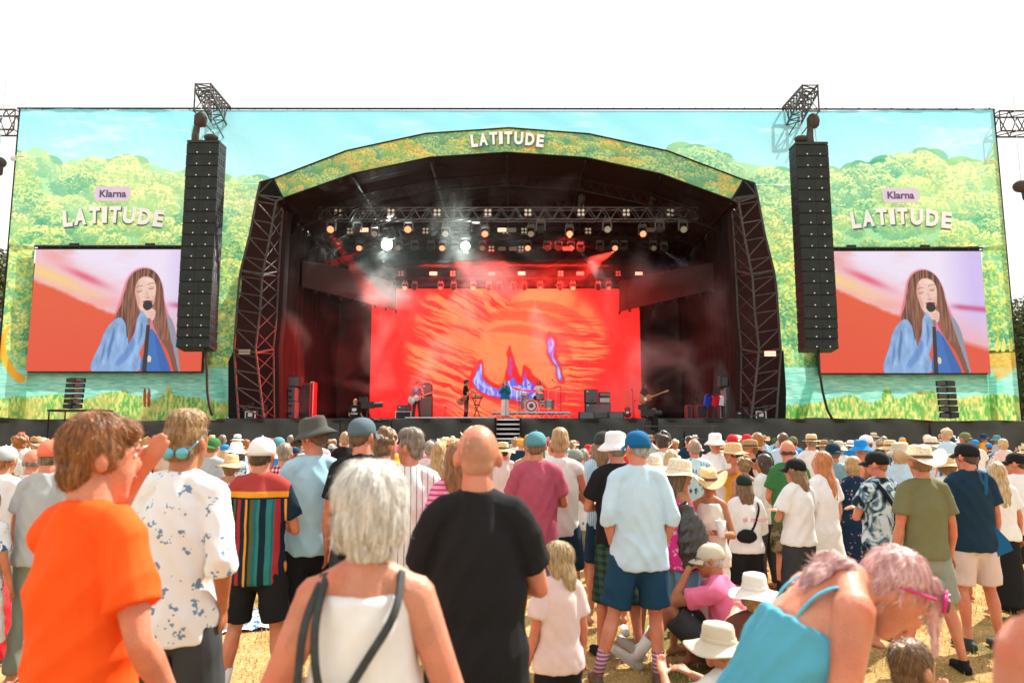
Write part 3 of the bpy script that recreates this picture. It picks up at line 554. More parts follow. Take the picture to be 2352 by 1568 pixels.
# top rail across the whole front
r = MB()
r.bar(P(40, 249, YF + .05), P(2285, 251, YF + .05), .045, 6)
for k in range(60): p = P(60 + k * 37.5, 250, YF + .02); r.cbox(p, (.05, .05, .08))
for a, b in (((47, 250), (-14, 975)), ((2281, 251), (2346, 975))): r.bar(P(*a, YF + .08), P(*b, YF + .08), .07, 6)
obj('banner_rail', r, M_alud, st)
LEG_O = [(597.4,419),(590.7,447.7),(574.3,534),(552.7,620.5),(547.8,656.5),(537.4,802),(547.8,962)]
LEG_I = [(650,455),(634.5,462),(620,545),(602.3,635),(597.4,715),(587,801),(606,962)]
LEG_B = [(660,470),(650,480),(645,545),(640,632),(636,724),(628,800),(630,962)]
def rib(pts_px, Y): return [P(x, y, Y) for x, y in pts_px]
for sd_ in (0, 1):
    fo, fi, fb = (LEG_O, LEG_I, LEG_B) if not sd_ else (mirror(LEG_O), mirror(LEG_I), mirror(LEG_B))
    leg = MB(); O = rib(fo, YA); I = rib(fi, YA); B = rib(fb, YA + 1.3)
    for pl, r_ in ((O, .05), (I, .05), (B, .045)):
        for a, b in zip(pl[:-1], pl[1:]): leg.bar(a, b, r_, 6)
    def at_y(pl, y):
        ys = [p[1] for p in pl]; xs = [p[0] for p in pl]; return float(np.interp(y, ys, xs))
    so = sorted(fo, key=lambda p: p[1]); si = sorted(fi, key=lambda p: p[1]); sb = sorted(fb, key=lambda p: p[1])
    ys = [447, 462, 505, 545, 590, 622, 634, 672, 712, 756, 802, 812, 850, 890, 930, 958]
    for k, (ya, yb) in enumerate(zip(ys[:-1], ys[1:])):
        leg.bar(P(at_y(so, ya), ya, YA), P(at_y(si, ya + 8), ya + 8, YA), .028, 5)
        A_, B_ = (at_y(so, ya), ya), (at_y(si, yb), yb)
        leg.bar(P(*A_, YA), P(*B_, YA), .028, 5)
        leg.bar(P(at_y(si, ya + 8), ya + 8, YA), P(at_y(sb, yb), yb, YA + 1.3), .022, 5); leg.bar(P(at_y(si, yb), yb, YA), P(at_y(sb, ya), ya, YA + 1.3), .022, 5)
    for yj in (622, 802): leg.bar(P(at_y(so, yj), yj, YA - .02), P(at_y(si, yj + 8), yj + 8, YA - .02), .06, 6); leg.bar(P(at_y(si, yj + 8), yj + 8, YA), P(at_y(sb, yj), yj, YA + 1.3), .05, 6)
    leg.bar(P(*fo[0], YA), P(*(627.6, 410.3) if not sd_ else (1708, 413), YA), .05, 6); leg.bar(P(*fo[1], YA), P(*(627.6, 410.3) if not sd_ else (1708, 413), YA), .035, 5)
    leg.bar(P(*fo[1], YA), P(*fi[0], YA), .04, 6); leg.bar(P(*fo[1], YA - .02), P(*fi[1], YA - .02), .04, 6)
    obj('leg_truss', leg, M_rust, st)
    # lining behind the leg and the inner drape running back
    ln = MB(); OL = rib(fo, YA + 1.2); BL = rib([(x + (12 if not sd_ else -12), y) for x, y in fb], YA + 1.35)
    for k in range(len(OL) - 1): ln.add([OL[k], BL[k], BL[k+1], OL[k+1]], [(0, 3, 2, 1)])
    obj('leg_lining', ln, M_maroon, st)
    top_ = MB(); top_.poly([P(*q, YA + .9) for q in ([fo[0], (627.6, 410.3), (651, 456), fo[1]] if not sd_ else [fo[0], (1708, 413), (1680, 460), fo[1]])], (0, .03, 0)); obj('leg_head_cover', top_, M_black, st)
    dr = MB(); n = 40; vs = []
    F_ = BL[1:]; nf = len(F_)
    sg = -1 if not sd_ else 1
    for i in range(n + 1):
        yy = YA + 1.35 + (44.2 - YA - 1.35) * i / n
        for j, p in enumerate(F_):
            vs.append((p.x + sg * (.35 * i / n) + .10 * math.sin(i * 1.9), yy, p.z))
    dr.add(vs, [(i*nf+j, i*nf+j+1, (i+1)*nf+j+1, (i+1)*nf+j) for i in range(n) for j in range(nf-1)]); obj('side_drape', dr, M_black, st, smooth=True)
    # black cloth outside the leg foot
    sheet('foot_cloth', ([(537.5, 802), (524, 830), (524, 966), (560, 966)] if not sd_ else [(1790, 804), (1800, 806), (1806, 900), (1805, 968), (1775, 968)]), YA + .35, M_black, st)
# ceiling vault and back wall
vs = []; cl_ = MB(); nY = 14; arc = [(636, 470)] + arch_in + [(1695, 473)]
for i in range(nY + 1):
    yy = YA + .05 + (44.4 - YA) * i / nY
    for p in arc: q = P(*p, YA); vs.append((q.x, yy, q.z + .12 - .1 * math.sin(i * 2.2)))
n = len(arc); cl_.add(vs, [(i*n+j, i*n+j+1, (i+1)*n+j+1, (i+1)*n+j) for i in range(nY) for j in range(n-1)]); obj('roof_skin', cl_, M_maroon if 0 else mat('roof lining', (.009, .005, .005), .85, var=.3, scale=.4, bump=.6, bscale=1.2), st)
bk = MB(); a = P(636, 470, YA); b = P(1695, 473, YA); bk.box(a.x - 2, b.x + 2, 44.5, 44.6, 1.5, P(1166, 350, YA).z + 2); obj('back_cloth', bk, M_black, st)
for yy in (33.2, 36.4, 39.6, 42.6):
    rb_ = MB()
    for o_ in (0, .55):
        pts = [Vector((P(*p, YA).x, yy, P(*p, YA).z - .18 - o_)) for p in arc]
        for a, b in zip(pts[:-1], pts[1:]): rb_.bar(a, b, .045, 5)
    pa = [Vector((P(*p, YA).x, yy, P(*p, YA).z - .18)) for p in arc]
    for a, b in zip(pa[:-1], pa[1:]):
        m_ = 5
        for k in range(m_):
            q0 = a.lerp(b, k / m_); q1 = a.lerp(b, (k + .5) / m_); q2 = a.lerp(b, (k + 1) / m_); d_ = Vector((0, 0, -.55)); rb_.bar(q0 + d_, q1, .022, 4); rb_.bar(q1, q2 + d_, .022, 4)
    obj('roof_rib', rb_, M_alud, st)
pu = MB()
for p in arc[1:-1]: q = P(*p, YA); pu.bar((q.x, YA + .1, q.z - .12), (q.x, 44.3, q.z - .12), .05, 5)
obj('roof_purlin', pu, M_alud, st)
# deck
dk = MB(); dk.box(P(530, 962, YA).x, P(1803, 962, YA).x, YA - .45, 44.4, 2.33, 2.5); obj('deck', dk, mat('stage deck', (.05, .045, .045), .5, var=.3, scale=2), st)
DZ = 2.5
# hanging dark side panels, running back and inward
for sd_ in (0, 1):
    q = MB(); t = empty('side_screen_panel', (-6 if not sd_ else 6, 38, DZ), 0, f'dark grey panel hung at an angle high on the {"left" if not sd_ else "right"} of the stage', 'panel', 'dark hanging panels either side of the backdrop')
    if not sd_: a, b, c, d = P(693.8, 597.5, 35), P(693.8, 658, 35), P(909.8, 712.7, 41.4), P(909.8, 645, 41.4)
    else: a, b, c, d = P(1638.9, 603, 35), P(1638.9, 665, 35), P(1423, 715, 41.4), P(1423, 645, 41.4)
    q.poly([a, b, c, d], (0, .12, 0)); obj('panel_face', q, M_panel, t)
    f = MB(); 
    for k in range(9): p = b.lerp(c, k / 8); f.cbox((p.x, p.y, p.z - .08), (.12, .12, .16))
    f.bar(a, d, .05, 4); obj('panel_rail', f, M_alud, t)
# LED backdrop
t = empty('led_backdrop', P(1165, 965, 42), 0, 'huge glowing red and orange video backdrop at the back of the stage', 'screen')
a = P(855, 663, 42); b = P(1475, 975, 42); M_back = screen_mat('backdrop picture', paint_backdrop(), a.x, b.x, DZ, a.z, .60)
q = MB(); q.box(a.x, b.x, 42, 42.15, DZ + .02, a.z); obj('picture_face', q, M_back, t)
q = MB(); q.box(a.x - .1, b.x + .1, 42.15, 42.3, DZ + .01, a.z + .1); obj('screen_frame', q, M_black, t)
# side video screens
sing = paint_singer()
for sd_ in (0, 1):
    Y_ = YF - .2
    if not sd_: x0p, x1p, y0p, y1p = 74, 461, 573, 852
    else: x0p, x1p, y0p, y1p = 1885, 2263, 577, 856
    A, B = P(x0p, y0p, Y_), P(x1p, y1p, Y_); A.x = P(82.7, 573.6, Y_).x if not sd_ else P(1886, y1p, Y_).x; B.x = P(459.5, 851.5, Y_).x if not sd_ else P(2253, 577, Y_).x
    t = empty('video_screen', ((A.x + B.x) / 2, Y_, B.z), 0, f'{"left" if not sd_ else "right"} large video screen showing the long haired singer at the microphone', 'screen', 'video screens beside the stage')
    q = MB(); q.box(A.x, B.x, Y_, Y_ + .1, B.z, A.z); obj('picture_face', q, screen_mat('screen picture', sing, A.x, B.x, B.z, A.z, .66), t)
    q = MB(); q.box(A.x - .06, B.x + .06, Y_ + .1, Y_ + .19, B.z - .06, A.z + .08); obj('screen_frame', q, M_dark, t)
    q = MB(); w_ = B.x - A.x
    q.bar((A.x - .1, Y_ + .02, A.z + .16), (B.x + .1, Y_ + .02, A.z + .16), .05, 5); q.bar((A.x - .1, Y_ + .02, A.z + .03), (B.x + .1, Y_ + .02, A.z + .03), .03, 5)
    for k in range(9): x = A.x + w_ * (k + .3) / 9; q.cbox((x, Y_, A.z + .09), (.05, .06, .14))
    for k in (2, 6): x = A.x + w_ * k / 9; q.cbox((x, Y_, A.z + .2), (.4, .08, .16))
    obj('hanging_bar', q, M_dark, t)
    q = MB(); q.box(A.x - .3, B.x + .3, YF + .35, YF + .4, B.z - .3, A.z + .5); obj('screen_backing', q, M_black, t)

# ---------------------------------------------------------------- skirt and steps
sk = empty('stage_skirt', (0, 30.2, 0), 0, 'black scrim fence hung along the foot of the stage front', 'barrier')
vs = []; nx = 420; xs = np.linspace(-27, 27, nx); rows = [2.44, 2.42, 2.2, 1.8, 1.3, .8, .3, 0]
for i, z in enumerate(rows):
    for x in xs:
        zz = z + (.06 * math.sin(x * .55 + .5) + .03 * math.sin(x * 1.7)) * (i < 2)
        inb = -12.0 < x < 11.8
        if i < 2 and inb: zz = z + .03
        d = .10 * math.sin(x * 1.3 + i * .3) * (i / 7) + .07 * math.sin(x * 3.7 - i * .55) * (i > 0) + .035 * math.sin(x * 8.3 + i * .9)
        vs.append((x, 30.2 - d, zz))
mb = MB(); mb.add(vs, [(i*nx+j, (i+1)*nx+j, (i+1)*nx+j+1, i*nx+j+1) for i in range(len(rows)-1) for j in range(nx-1)]); obj('scrim_cloth', mb, M_skirt, sk, smooth=True)
mb = MB(); mb.bar((-27, 30.27, 2.36), (27, 30.27, 2.36), .03, 5)
for k in range(28): mb.bar((-27 + 2 * k, 30.3, 0), (-27 + 2 * k, 30.3, 2.36), .03, 5)
obj('fence_frame', mb, M_alud, sk)
stp = empty('stage_steps', P(1166, 1000, 29.6), 0, 'black stage steps with white painted edges below the singer', 'steps')
for k in range(6):
    a = P(1141, 964, 29.8); b = P(1193, 964, 29.8); z = 2.46 - k * .19; q = MB(); q.box(a.x, b.x, 29.75 - k * .2, 30.0 - k * .2, z - .06, z); obj('tread', q, M_white, stp)
q = MB(); a = P(1139, 964, 29.8); b = P(1195, 964, 29.8)
for x in (a.x, b.x): q.box(x - .03, x + .03, 28.7, 30.02, 0, 2.47)
q.box(a.x + .03, b.x - .03, 29.95, 30.02, .1, 2.40); obj('step_side', q, M_black, stp)
# ---------------------------------------------------------------- trusses, hoists, PA
def truss(mb, a, b, w, h, n, r=.028, up=(0, 0, 1), rd=None):
    a = Vector(a); b = Vector(b); t = (b - a).normalized(); u = Vector(up); s = t.cross(u).normalized(); u = s.cross(t).normalized(); rd = rd or r * .6
    ch = [(sx * w / 2, sz * h / 2) for sx, sz in ((-1, -1), (1, -1), (1, 1), (-1, 1))]
    off = [s * x + u * z for x, z in ch]
    for o in off: mb.bar(a + o, b + o, r, 5)
    for k in range(n):
        p = a.lerp(b, k / n); q = a.lerp(b, (k + 1) / n); m = a.lerp(b, (k + .5) / n)
        for i, j in ((0, 3), (1, 2)): mb.bar(p + off[i], m + off[j], rd, 4); mb.bar(m + off[j], q + off[i], rd, 4)
        for i, j in ((3, 2), (0, 1)): mb.bar(p + off[i], q + off[j], rd, 4)
    for p in (a, b):
        for i in range(4): mb.bar(p + off[i], p + off[(i + 1) % 4], rd, 4)
    return mb
def hoist(loc, lab, sc=1.0, tail=True):
    t = empty('chain_hoist', loc, 0, lab, 'hoist', 'covered chain hoists on the rigging'); q = MB(); x, y, z = loc
    q.ell((x, y, z), (.26 * sc, .22 * sc, .33 * sc)); q.cbox((x - .02, y, z - .05), (.38 * sc, .3 * sc, .42 * sc)); obj('hoist_cover', q, M_canvas, t, smooth=True)
    if tail: q = MB(); q.sweep([(x - .14 * sc, y, z - .3 * sc), (x - .18 * sc, y, z - .7 * sc), (x - .16 * sc, y, z - 1.15 * sc)], [.12 * sc, .15 * sc, .16 * sc], n=10); obj('chain_bag', q, M_canvas, t, smooth=True)
    q = MB(); q.bar((x, y, z + .3 * sc), (x + .02, y, z + .85 * sc), .02, 5); q.bar((x + .08, y, z - .3), (x + .1, y, z - 1.35 * sc), .015, 5); obj('chain', q, M_chrome, t); return t
def pa_array(side):
    g = 'hanging line array speaker towers'
    Y_ = 28.6; cx0 = 470.5 if not side else 1861; lab = 'left' if not side else 'right'
    A = P(429 if not side else 1821, 322 if not side else 326, Y_); B = P(420 if not side else 1827, 800 if not side else 803, Y_)
    ztop, zbot = A.z, B.z; xc = P(467 if not side else 1864, 322, Y_).x; W_ = 1.30; D_ = .75
    t = empty('speaker_array', (xc, Y_, zbot), 0, f'tall black line array speaker tower hanging on the {lab} of the stage', 'speaker', g)
    n = 18; z = ztop; hs = [.47] * 15 + [.40] * 3; tot = ztop - zbot; k_ = (tot - .12) / sum(hs); hs = [h * k_ for h in hs]
    q = MB(); q.box(xc - W_/2, xc + W_/2, Y_ - .02, Y_ + D_, z - .1, z); obj('top_frame', q, M_cabside, t); z -= .12
    for i, h in enumerate(hs):
        tilt = 0 if i < 14 else math.radians((i - 13) * 2.0); back = 0 if i < 15 else (i - 14) * .02
        R = Matrix.Rotation(-tilt, 3, 'X'); c = Vector((xc, Y_ + D_ / 2 + back, z - h / 2)); q = MB(); q.cbox(c, (W_, D_, h - .022), R); cab = obj('cabinet', q, M_cabside, t)
        g_ = MB(); gap = .05 if i >= 3 else 0.0
        for s in (-1, 1):
            cc = c + R @ Vector((s * (W_ / 4 + gap / 4), -D_ / 2 - .012, 0)); g_.cbox(cc, (W_ / 2 - .02 - gap / 2 if gap else W_ / 2, .024, h - .05), R)
        obj('grille', g_, M_cab, cab)
        d_ = MB()
        for s in (-1, 1): d_.cbox(c + R @ Vector((s * .26 + .05, -D_ / 2 - .03, -h * .33)), (.045, .012, .045), R)
        obj('badge', d_, M_white, cab)
        sd2 = MB(); sx = 1 if not side else -1
        for dy in (-.22, -.02, .18): sd2.cbox(c + R @ Vector((sx * (W_ / 2 + .006), dy, .02)), (.012, .12, h * .45), R)
        obj('side_slot', sd2, M_dark, cab); z -= h
    # hanging bumper with motor covers and cable
    hx, hz = xc, ztop
    pk = (461, 275) if not side else (1868, 278); hp = P(*pk, Y_ + .2); hoist((hp.x, hp.y, hp.z), f'brown canvas covered chain hoist above the {lab} speaker tower')
    hp2 = P(485 if not side else 1841, 316 if not side else 319, Y_ + .3); q = MB(); q.ell((hp2.x, hp2.y, hp2.z), (.30, .22, .14)); q.cbox((hp2.x, hp2.y, hp2.z - .05), (.42, .3, .14)); b_ = obj('frame_cover', q, M_canvas, t, smooth=True)
    q = MB(); q.bar((hp.x + .05, hp.y, hp.z - .3), (hp.x + .1, hp.y, ztop), .018, 5); q.bar((hp2.x, hp2.y, hp2.z), (hp2.x, hp2.y, hp2.z + 1.2), .012, 5); obj('chain', q, M_chrome, t)
    q = MB(); pp = [P(*p, Y_ + .4) for p in ([(472, 800), (475, 850), (476, 900), (480, 930), (487, 952)] if not side else [(1880, 800), (1882, 850), (1890, 900), (1900, 940), (1912, 962)])]
    q.sweep(pp, [.05] * 5, n=7); obj('cable_loom', q, M_dark, t, smooth=True)
    # crane truss reaching over the banner
    c = empty('rigging_arm', P(500 if not side else 1830, 270, 30.5), 0, f'aluminium lattice rigging arm over the {lab} speaker tower', 'truss', 'rigging arms over the speaker towers')
    q = MB(); 
    if not side: tip, base = (466, 196), (512, 274)
    else: tip, base = (1861, 199), (1815, 276)
    Ta = P(*tip, Y_ - .1); Tb = P(*base, YF + .7)
    # tapering arm: deep at the facade, shallow at the tip
    s = Vector((1, 0, 0)); up0, up1 = .08, .95; w0, w1 = .40, .62; K = 7; R_ = []
    tipz = [P(tip[0], tip[1], Y_ - .1), P(tip[0] + (5 if not side else -5), tip[1] + 8, Y_ - .1)]
    for k in range(K + 1):
        f = k / K; m_ = Vector((Ta.x + (Tb.x - Ta.x) * f, Ta.y + (Tb.y - Ta.y) * f, 0)); zt = P(0, tip[1] - 3, Ta.y).z; zb = P(0, 246, Tb.y).z; zT = zt + (zb - zt) * f; zB = P(0, tip[1] + 12, Ta.y).z + (P(0, 300, Tb.y).z - P(0, tip[1] + 12, Ta.y).z) * f
        R_.append([Vector((m_.x - w1/2, m_.y, zB)), Vector((m_.x + w1/2, m_.y, zB)), Vector((m_.x + w1/2, m_.y, zT)), Vector((m_.x - w1/2, m_.y, zT))])
    for k in range(K):
        for i in range(4): q.bar(R_[k][i], R_[k+1][i], .045, 5); q.bar(R_[k][i], R_[k][(i+1) % 4], .025, 4)
        q.bar(R_[k][0], R_[k+1][3], .028, 4); q.bar(R_[k][1], R_[k+1][2], .028, 4); q.bar(R_[k][3], R_[k+1][2], .028, 4); q.bar(R_[k][1], R_[k+1][0], .028, 4)
    for i in range(4): q.bar(R_[K][i], R_[K][(i+1) % 4], .045, 4)
    ob = obj('arm_lattice', q, M_rust, c)
    q = MB()
    for sx in (-1, 1):
        q.bar(Ta + Vector((sx * .31, 0, 0)), Vector((Ta.x + sx * .31, Ta.y, P(0, 255 if not side else 258, Ta.y).z)), .035, 5)
    z2 = P(0, 255, Ta.y).z; q.bar((Ta.x - .35, Ta.y, z2), (Ta.x + .35, Ta.y, z2), .03, 5); q.bar((Ta.x - .31, Ta.y, z2), (Tb.x - .2, Tb.y, z2 + .6), .03, 5); q.bar((Ta.x + .31, Ta.y, z2), (Tb.x + .2, Tb.y, z2 + .4), .03, 5)
    q.bar((Ta.x - .31, Ta.y, z2), (Ta.x + .1, Ta.y + .4, z2 + 1.0), .022, 4); q.bar((Ta.x + .31, Ta.y, z2), (Ta.x - .1, Ta.y + .4, z2 + 1.0), .022, 4); obj('arm_brace', q, M_rust, c)
pa_array(0); pa_array(1)
# smaller arrays at the foot of the wings
for sd_ in (0, 1):
    cx = 165 if not sd_ else 2181; Y_ = 29.6; lab = 'left' if not sd_ else 'right'; top = P(cx, 866 if not sd_ else 872, Y_); bot = P(cx, 938 if not sd_ else 960, Y_)
    t = empty('small_speaker_stack', bot, 0, f'small leaning stack of six black speakers below the {lab} video screen', 'speaker', 'small ground speaker stacks'); n = 6; h = (top.z - bot.z) / n
    sg = 1 if not sd_ else -1
    for i in range(n):
        a = math.radians(-2 - i * 2.4) * 1; z = top.z - (i + .5) * h; xo = sg * .02 * i * (-1); R = Matrix.Rotation(-a * .5, 3, 'X') @ Matrix.Rotation(sg * (-.62), 3, 'Z'); q = MB(); c = Vector((top.x - sg * (i * .012) , Y_ + .3, z))
        q.cbox(c, (.66, .46, h - .045), R); cab = obj('cabinet', q, M_cab, t)
        q = MB(); q.cbox(c + R @ Vector((sg * .34, 0, 0)), (.02, .30, h - .09), R); q.ell(c + R @ Vector((sg * .345, -.05, 0)), (.02, .05, .05), n=8, m=5); obj('side_plate', q, M_grille, cab)
    if not sd_:
        pt = empty('scaffold_platform', P(150, 990, 29.4), 0, 'low black scaffold platform carrying the left small speaker stack', 'scaffold'); q = MB(); a = P(112, 940, 29.3); b = P(235, 941, 29.3)
        q.box(a.x, b.x, 29.2, 30.1, a.z - .08, a.z); obj('platform_deck', q, M_dark, pt)
        q = MB()
        for x in (a.x + .05, P(152, 940, 29.3).x, b.x - .05): q.bar((x, 29.25, 0), (x, 29.25, a.z), .03, 6)
        q.bar((a.x, 29.25, 1.55), (b.x, 29.25, 2.0), .022, 5); obj('platform_legs', q, M_alud, pt)
# outer side trusses, with covered fixtures
for sd_ in (0, 1):
    lab = 'left' if not sd_ else 'right'; t = empty('side_truss', P(20 if not sd_ else 2320, 280, YF + .5), 0, f'lattice truss running out past the {lab} edge of the banners', 'truss', 'side trusses at the picture edges'); q = MB()
    a, b = (P(-160, 282, YF + .5), P(45, 282, YF + .5)) if not sd_ else (P(2286, 285, YF + .5), P(2500, 285, YF + .5)); truss(q, a, b, .7, .95, 5, .045); obj('truss_lattice', q, M_rust, t)
    p = P(-4, 373, 31) if not sd_ else P(2346, 428, 29); t = empty('covered_fixture', p, 0, f'dark canvas covered fixture hanging at the {lab} picture edge', 'hoist', 'covered fixtures at the edges'); q = MB(); q.ell(p, (.32, .3, .25)); q.sweep([(p.x + .1, p.y, p.z - .1), (p.x + .12, p.y, p.z - .5)], [.12, .1]); obj('cover', q, M_canvas, t, smooth=True)
    q = MB(); q.bar(p, (p.x, p.y, p.z + 4), .015, 4); obj('chain', q, M_chrome, t)
t = empty('dome_camera', P(30, 362, 31.6), 0, 'small white dome security camera on the left banner edge', 'camera'); q = MB(); c = P(30, 364, 31.6); q.cbox((c.x + .2, c.y, c.z + .1), (.5, .06, .06)); q.ell(c, (.12, .12, .12)); obj('camera_dome', q, M_white, t, smooth=True)

# ---------------------------------------------------------------- lighting rig
E_lit = emis('lit red lamp', (1, .16, .07), 2.0); E_white = emis('lit white lamp', (.92, 1, .94), 30); E_strobe = emis('lit strobe', (1, .40, .26), 1.3)
M_lens = mat('unlit lens', (.45, .46, .44), .3, var=.3, scale=60); M_lens2 = mat('blinder lens', (.80, .76, .68), .35, var=.05); M_dim = mat('dim strobe face', (.33, .30, .27), .5)
M_yoke = mat('light fitting casing', (.11, .14, .15), .45, var=.2)
_head = {}
def moving_head(px, py, Y, kind, s=1.0, yaw=0.0, aim=-.5):
    c = P(px, py, Y); names = {'lit': 'glowing red', 'off': 'unlit grey', 'dark': 'dark black', 'white': 'blazing white'}
    t = empty('moving_light', c, 0, None, 'stage light', 'moving lights on the stage trusses'); t.rotation_euler = (0, 0, yaw); key = (kind,)
    q = MB(); q.cbox((0, 0, .46 * s), (.36 * s, .26 * s, .14 * s)); q.cbox((-.19 * s, 0, .24 * s), (.05 * s, .12 * s, .42 * s)); q.cbox((.19 * s, 0, .24 * s), (.05 * s, .12 * s, .42 * s)); q.bar((-.1*s, 0, .5*s), (-.1*s, 0, .66*s), .03*s, 5); q.bar((.1*s, 0, .5*s), (.1*s, 0, .66*s), .03*s, 5)
    obj('yoke', q, M_yoke, t, local=True)
    d = Vector((0, -math.cos(aim), math.sin(aim))); R = d.to_track_quat('Z', 'Y').to_matrix(); q = MB(); q.lathe([(.01, -.26*s), (.13*s, -.24*s), (.15*s, 0), (.165*s, .14*s), (.17*s, .17*s), (.15*s, .175*s)], (0, 0, .12*s), 14, R=R); hd = obj('lamp_head', q, M_dark, t, local=True, smooth=False)
    q = MB(); q.lathe([(.0, .17*s), (.15*s, .168*s)], (0, 0, .12*s), 14, R=R); 
    obj('lens', q, {'lit': E_lit, 'off': M_lens, 'dark': M_dark, 'white': E_white}[kind], hd, local=True); return t
def blinder(px, py, Y, size, m):
    c = P(px, py, Y); t = empty('blinder', c, 0, None, 'stage light', 'four lamp blinders on the trusses'); w = size * Y / FD; q = MB(); q.cbox((0, .08, 0), (w, .14, w)); obj('housing', q, M_dark, t, local=True)
    for sx in (-1, 1):
        for sz in (-1, 1): q = MB(); q.lathe([(0, -.0), (w * .19, .0)], (0, 0, 0), 12, R=Matrix.Rotation(math.radians(90), 3, 'X')); q.v[0] = q.v[0] + (sx * w * .25, -.0 - .004, sz * w * .25); obj('lamp', q, m, t, local=True)
    return t
def strobe(px, py, Y, w_px, lit):
    c = P(px, py, Y); t = empty('strobe_light', c, 0, None, 'stage light', 'strobe lights on the trusses'); w = w_px * Y / FD; h = w * .48; q = MB(); q.cbox((0, .06, 0), (w * 1.08, .1, h * 1.15)); obj('housing', q, M_dark, t, local=True)
    for sz in (-1, 1): q = MB(); q.cbox((0, .0, sz * h * .25), (w, .02, h * .40)); obj('strobe_bar', q, E_strobe if lit else M_dim, t, local=True)
    return t
def rig_truss(xa, xb, py, Y, h_px, lab, n):
    a = P(xa, py, Y); b = P(xb, py, Y); t = empty('lighting_truss', (a + b) / 2, 0, lab, 'truss', 'lighting trusses inside the stage'); q = MB(); truss(q, a, b, .45, h_px * Y / FD, n, .024); obj('truss_lattice', q, M_alud if Y > 36 else M_alu, t)
    k = 5
    for i in range(k): p = a.lerp(b, (i + .5) / k); q = MB(); q.bar(p, (p.x, p.y, p.z + 2.2), .012, 4); obj('hanging_chain', q, M_alud, t)
rig_truss(735, 1601, 493, 33.6, 28, 'long front lighting truss across the top of the stage', 26)
rig_truss(800, 1560, 536, 36.2, 22, 'second lighting truss behind the front one', 24)
rig_truss(800, 1560, 560, 38.4, 14, 'third lighting truss with the white spotlights under it', 24)
rig_truss(880, 1500, 606, 40.2, 12, 'fourth lighting truss in red haze over the backdrop', 24)
rig_truss(905, 1432, 647, 41.3, 16, 'low truss along the top edge of the video backdrop', 22)
lights = []
seq = []
for x, k in ((760.6,'lit'),(937.8,'lit'),(1394.7,'off'),(1515,'dark'),(1569,'off'),(1093.5,'dark'),(1242,'dark'),(820.5,'dark')): seq.append((moving_head(x, 531, 33.8, k, 1.05), k, 'under the front truss', x))
for x, k in ((861,'off'),(1023.6,'off'),(1114,'lit'),(1219.3,'off'),(1308,'lit'),(1476,'lit')): seq.append((moving_head(x, 541, 35.0, k, 1.0), k, 'under the second truss', x))
for x, k in ((826,'lit'),(915.6,'off'),(952,'dark'),(990,'dark'),(1016,'lit'),(1046,'dark'),(1108,'off'),(1212,'lit'),(1257,'dark'),(1283,'dark'),(1311.5,'off'),(1378,'dark'),(1412,'lit'),(1433,'dark'),(1500.7,'off')): seq.append((moving_head(x, 573, 38.3, k, .95), k, 'under the third truss', x))
for x, y, s_ in ((891, 574, 1.9), (1069.6, 575, 1.5)): seq.append((moving_head(x, y, 38.0, 'white', s_, aim=-.05), 'white', 'shining out through the haze', x))
for x in (1333.6, 1526): seq.append((moving_head(x, 577, 38.0, 'dark', .9), 'dark', 'throwing a pale beam under the third truss', x))
for x, k in ((930,'lit'),(952,'dark'),(1012,'off'),(1042,'dark'),(1087,'lit'),(1123,'dark'),(1147,'dark'),(1179.6,'dark'),(1204,'dark'),(1241,'off'),(1286,'dark'),(1316,'lit'),(1374,'dark'),(1398,'off')): seq.append((moving_head(x, 664, 41.0, k, .78), k, 'along the top of the video backdrop', x))
nm = {'lit': 'glowing red stage light', 'off': 'unlit grey stage light', 'dark': 'dark unlit moving light', 'white': 'dazzling white spotlight'}
from collections import defaultdict
by = defaultdict(list)
for s_ in seq: by[(s_[1], s_[2])].append(s_)
ordn = ['first', 'second', 'third', 'fourth', 'fifth', 'sixth', 'seventh', 'eighth', 'ninth', 'tenth', 'eleventh', 'twelfth']
for (k, w_), L_ in by.items():
    L_.sort(key=lambda q: q[3])
    for i, s_ in enumerate(L_): s_[0]['label'] = f'{nm[k]} {w_}' + ('' if len(L_) == 1 else f', {ordn[i]} from the left')
def lab_row(fn, xs, lab):
    for i, x in enumerate(xs): fn(x)['label'] = lab + f', {ordn[i]} from the left'
lab_row(lambda x: blinder(x, 488, 33.3, 19, M_lens2), (776, 898, 1004, 1120.6, 1212.6, 1334.5, 1438.4, 1540), 'square four lamp blinder on the front truss')
lab_row(lambda x: blinder(x, 530, 35.9, 16, M_lens2), (804, 977.5, 1161, 1204, 1351), 'square four lamp blinder on the second truss')
lab_row(lambda x: blinder(x, 571, 38.1, 15, M_lens2), (1128.7, 1197), 'square four lamp blinder on the third truss')
lab_row(lambda x: blinder(x, 628, 40.3, 13, M_dim), (920, 1040, 1288, 1420), 'dim small four lamp blinder in the red haze')
lab_row(lambda x: strobe(x, 528, 35.8, 20, x in (836, 1153)), (836, 1153, 1176, 1493), 'two bar strobe light on the second truss')
lab_row(lambda x: strobe(x, 628, 40.2, 17, x in (995, 1198, 1467.6)), (995, 1129, 1198, 1332.8, 1467.6), 'two bar strobe light in the red haze above the backdrop')
lab_row(lambda x: strobe(x, 571, 38.0, 18, False), (1153, 1178, 1302), 'unlit strobe light on the third truss')
for i, (x, y, lit, l_) in enumerate(((561, 808, False, 'unlit flood lamp on the left leg truss'), (1769, 812, True, 'glowing flood lamp on the right leg truss'))): tt = strobe(x, y, YA - .3, 26, lit); tt['label'] = l_
for i, (px, py) in enumerate(((1336, 456), (1500, 450), (842, 450), (1040, 450))):
    p = P(px, py, 34.2); hoist((p.x, p.y, p.z), f'chain hoist inside the stage roof, {ordn[i]} of four', .7); 
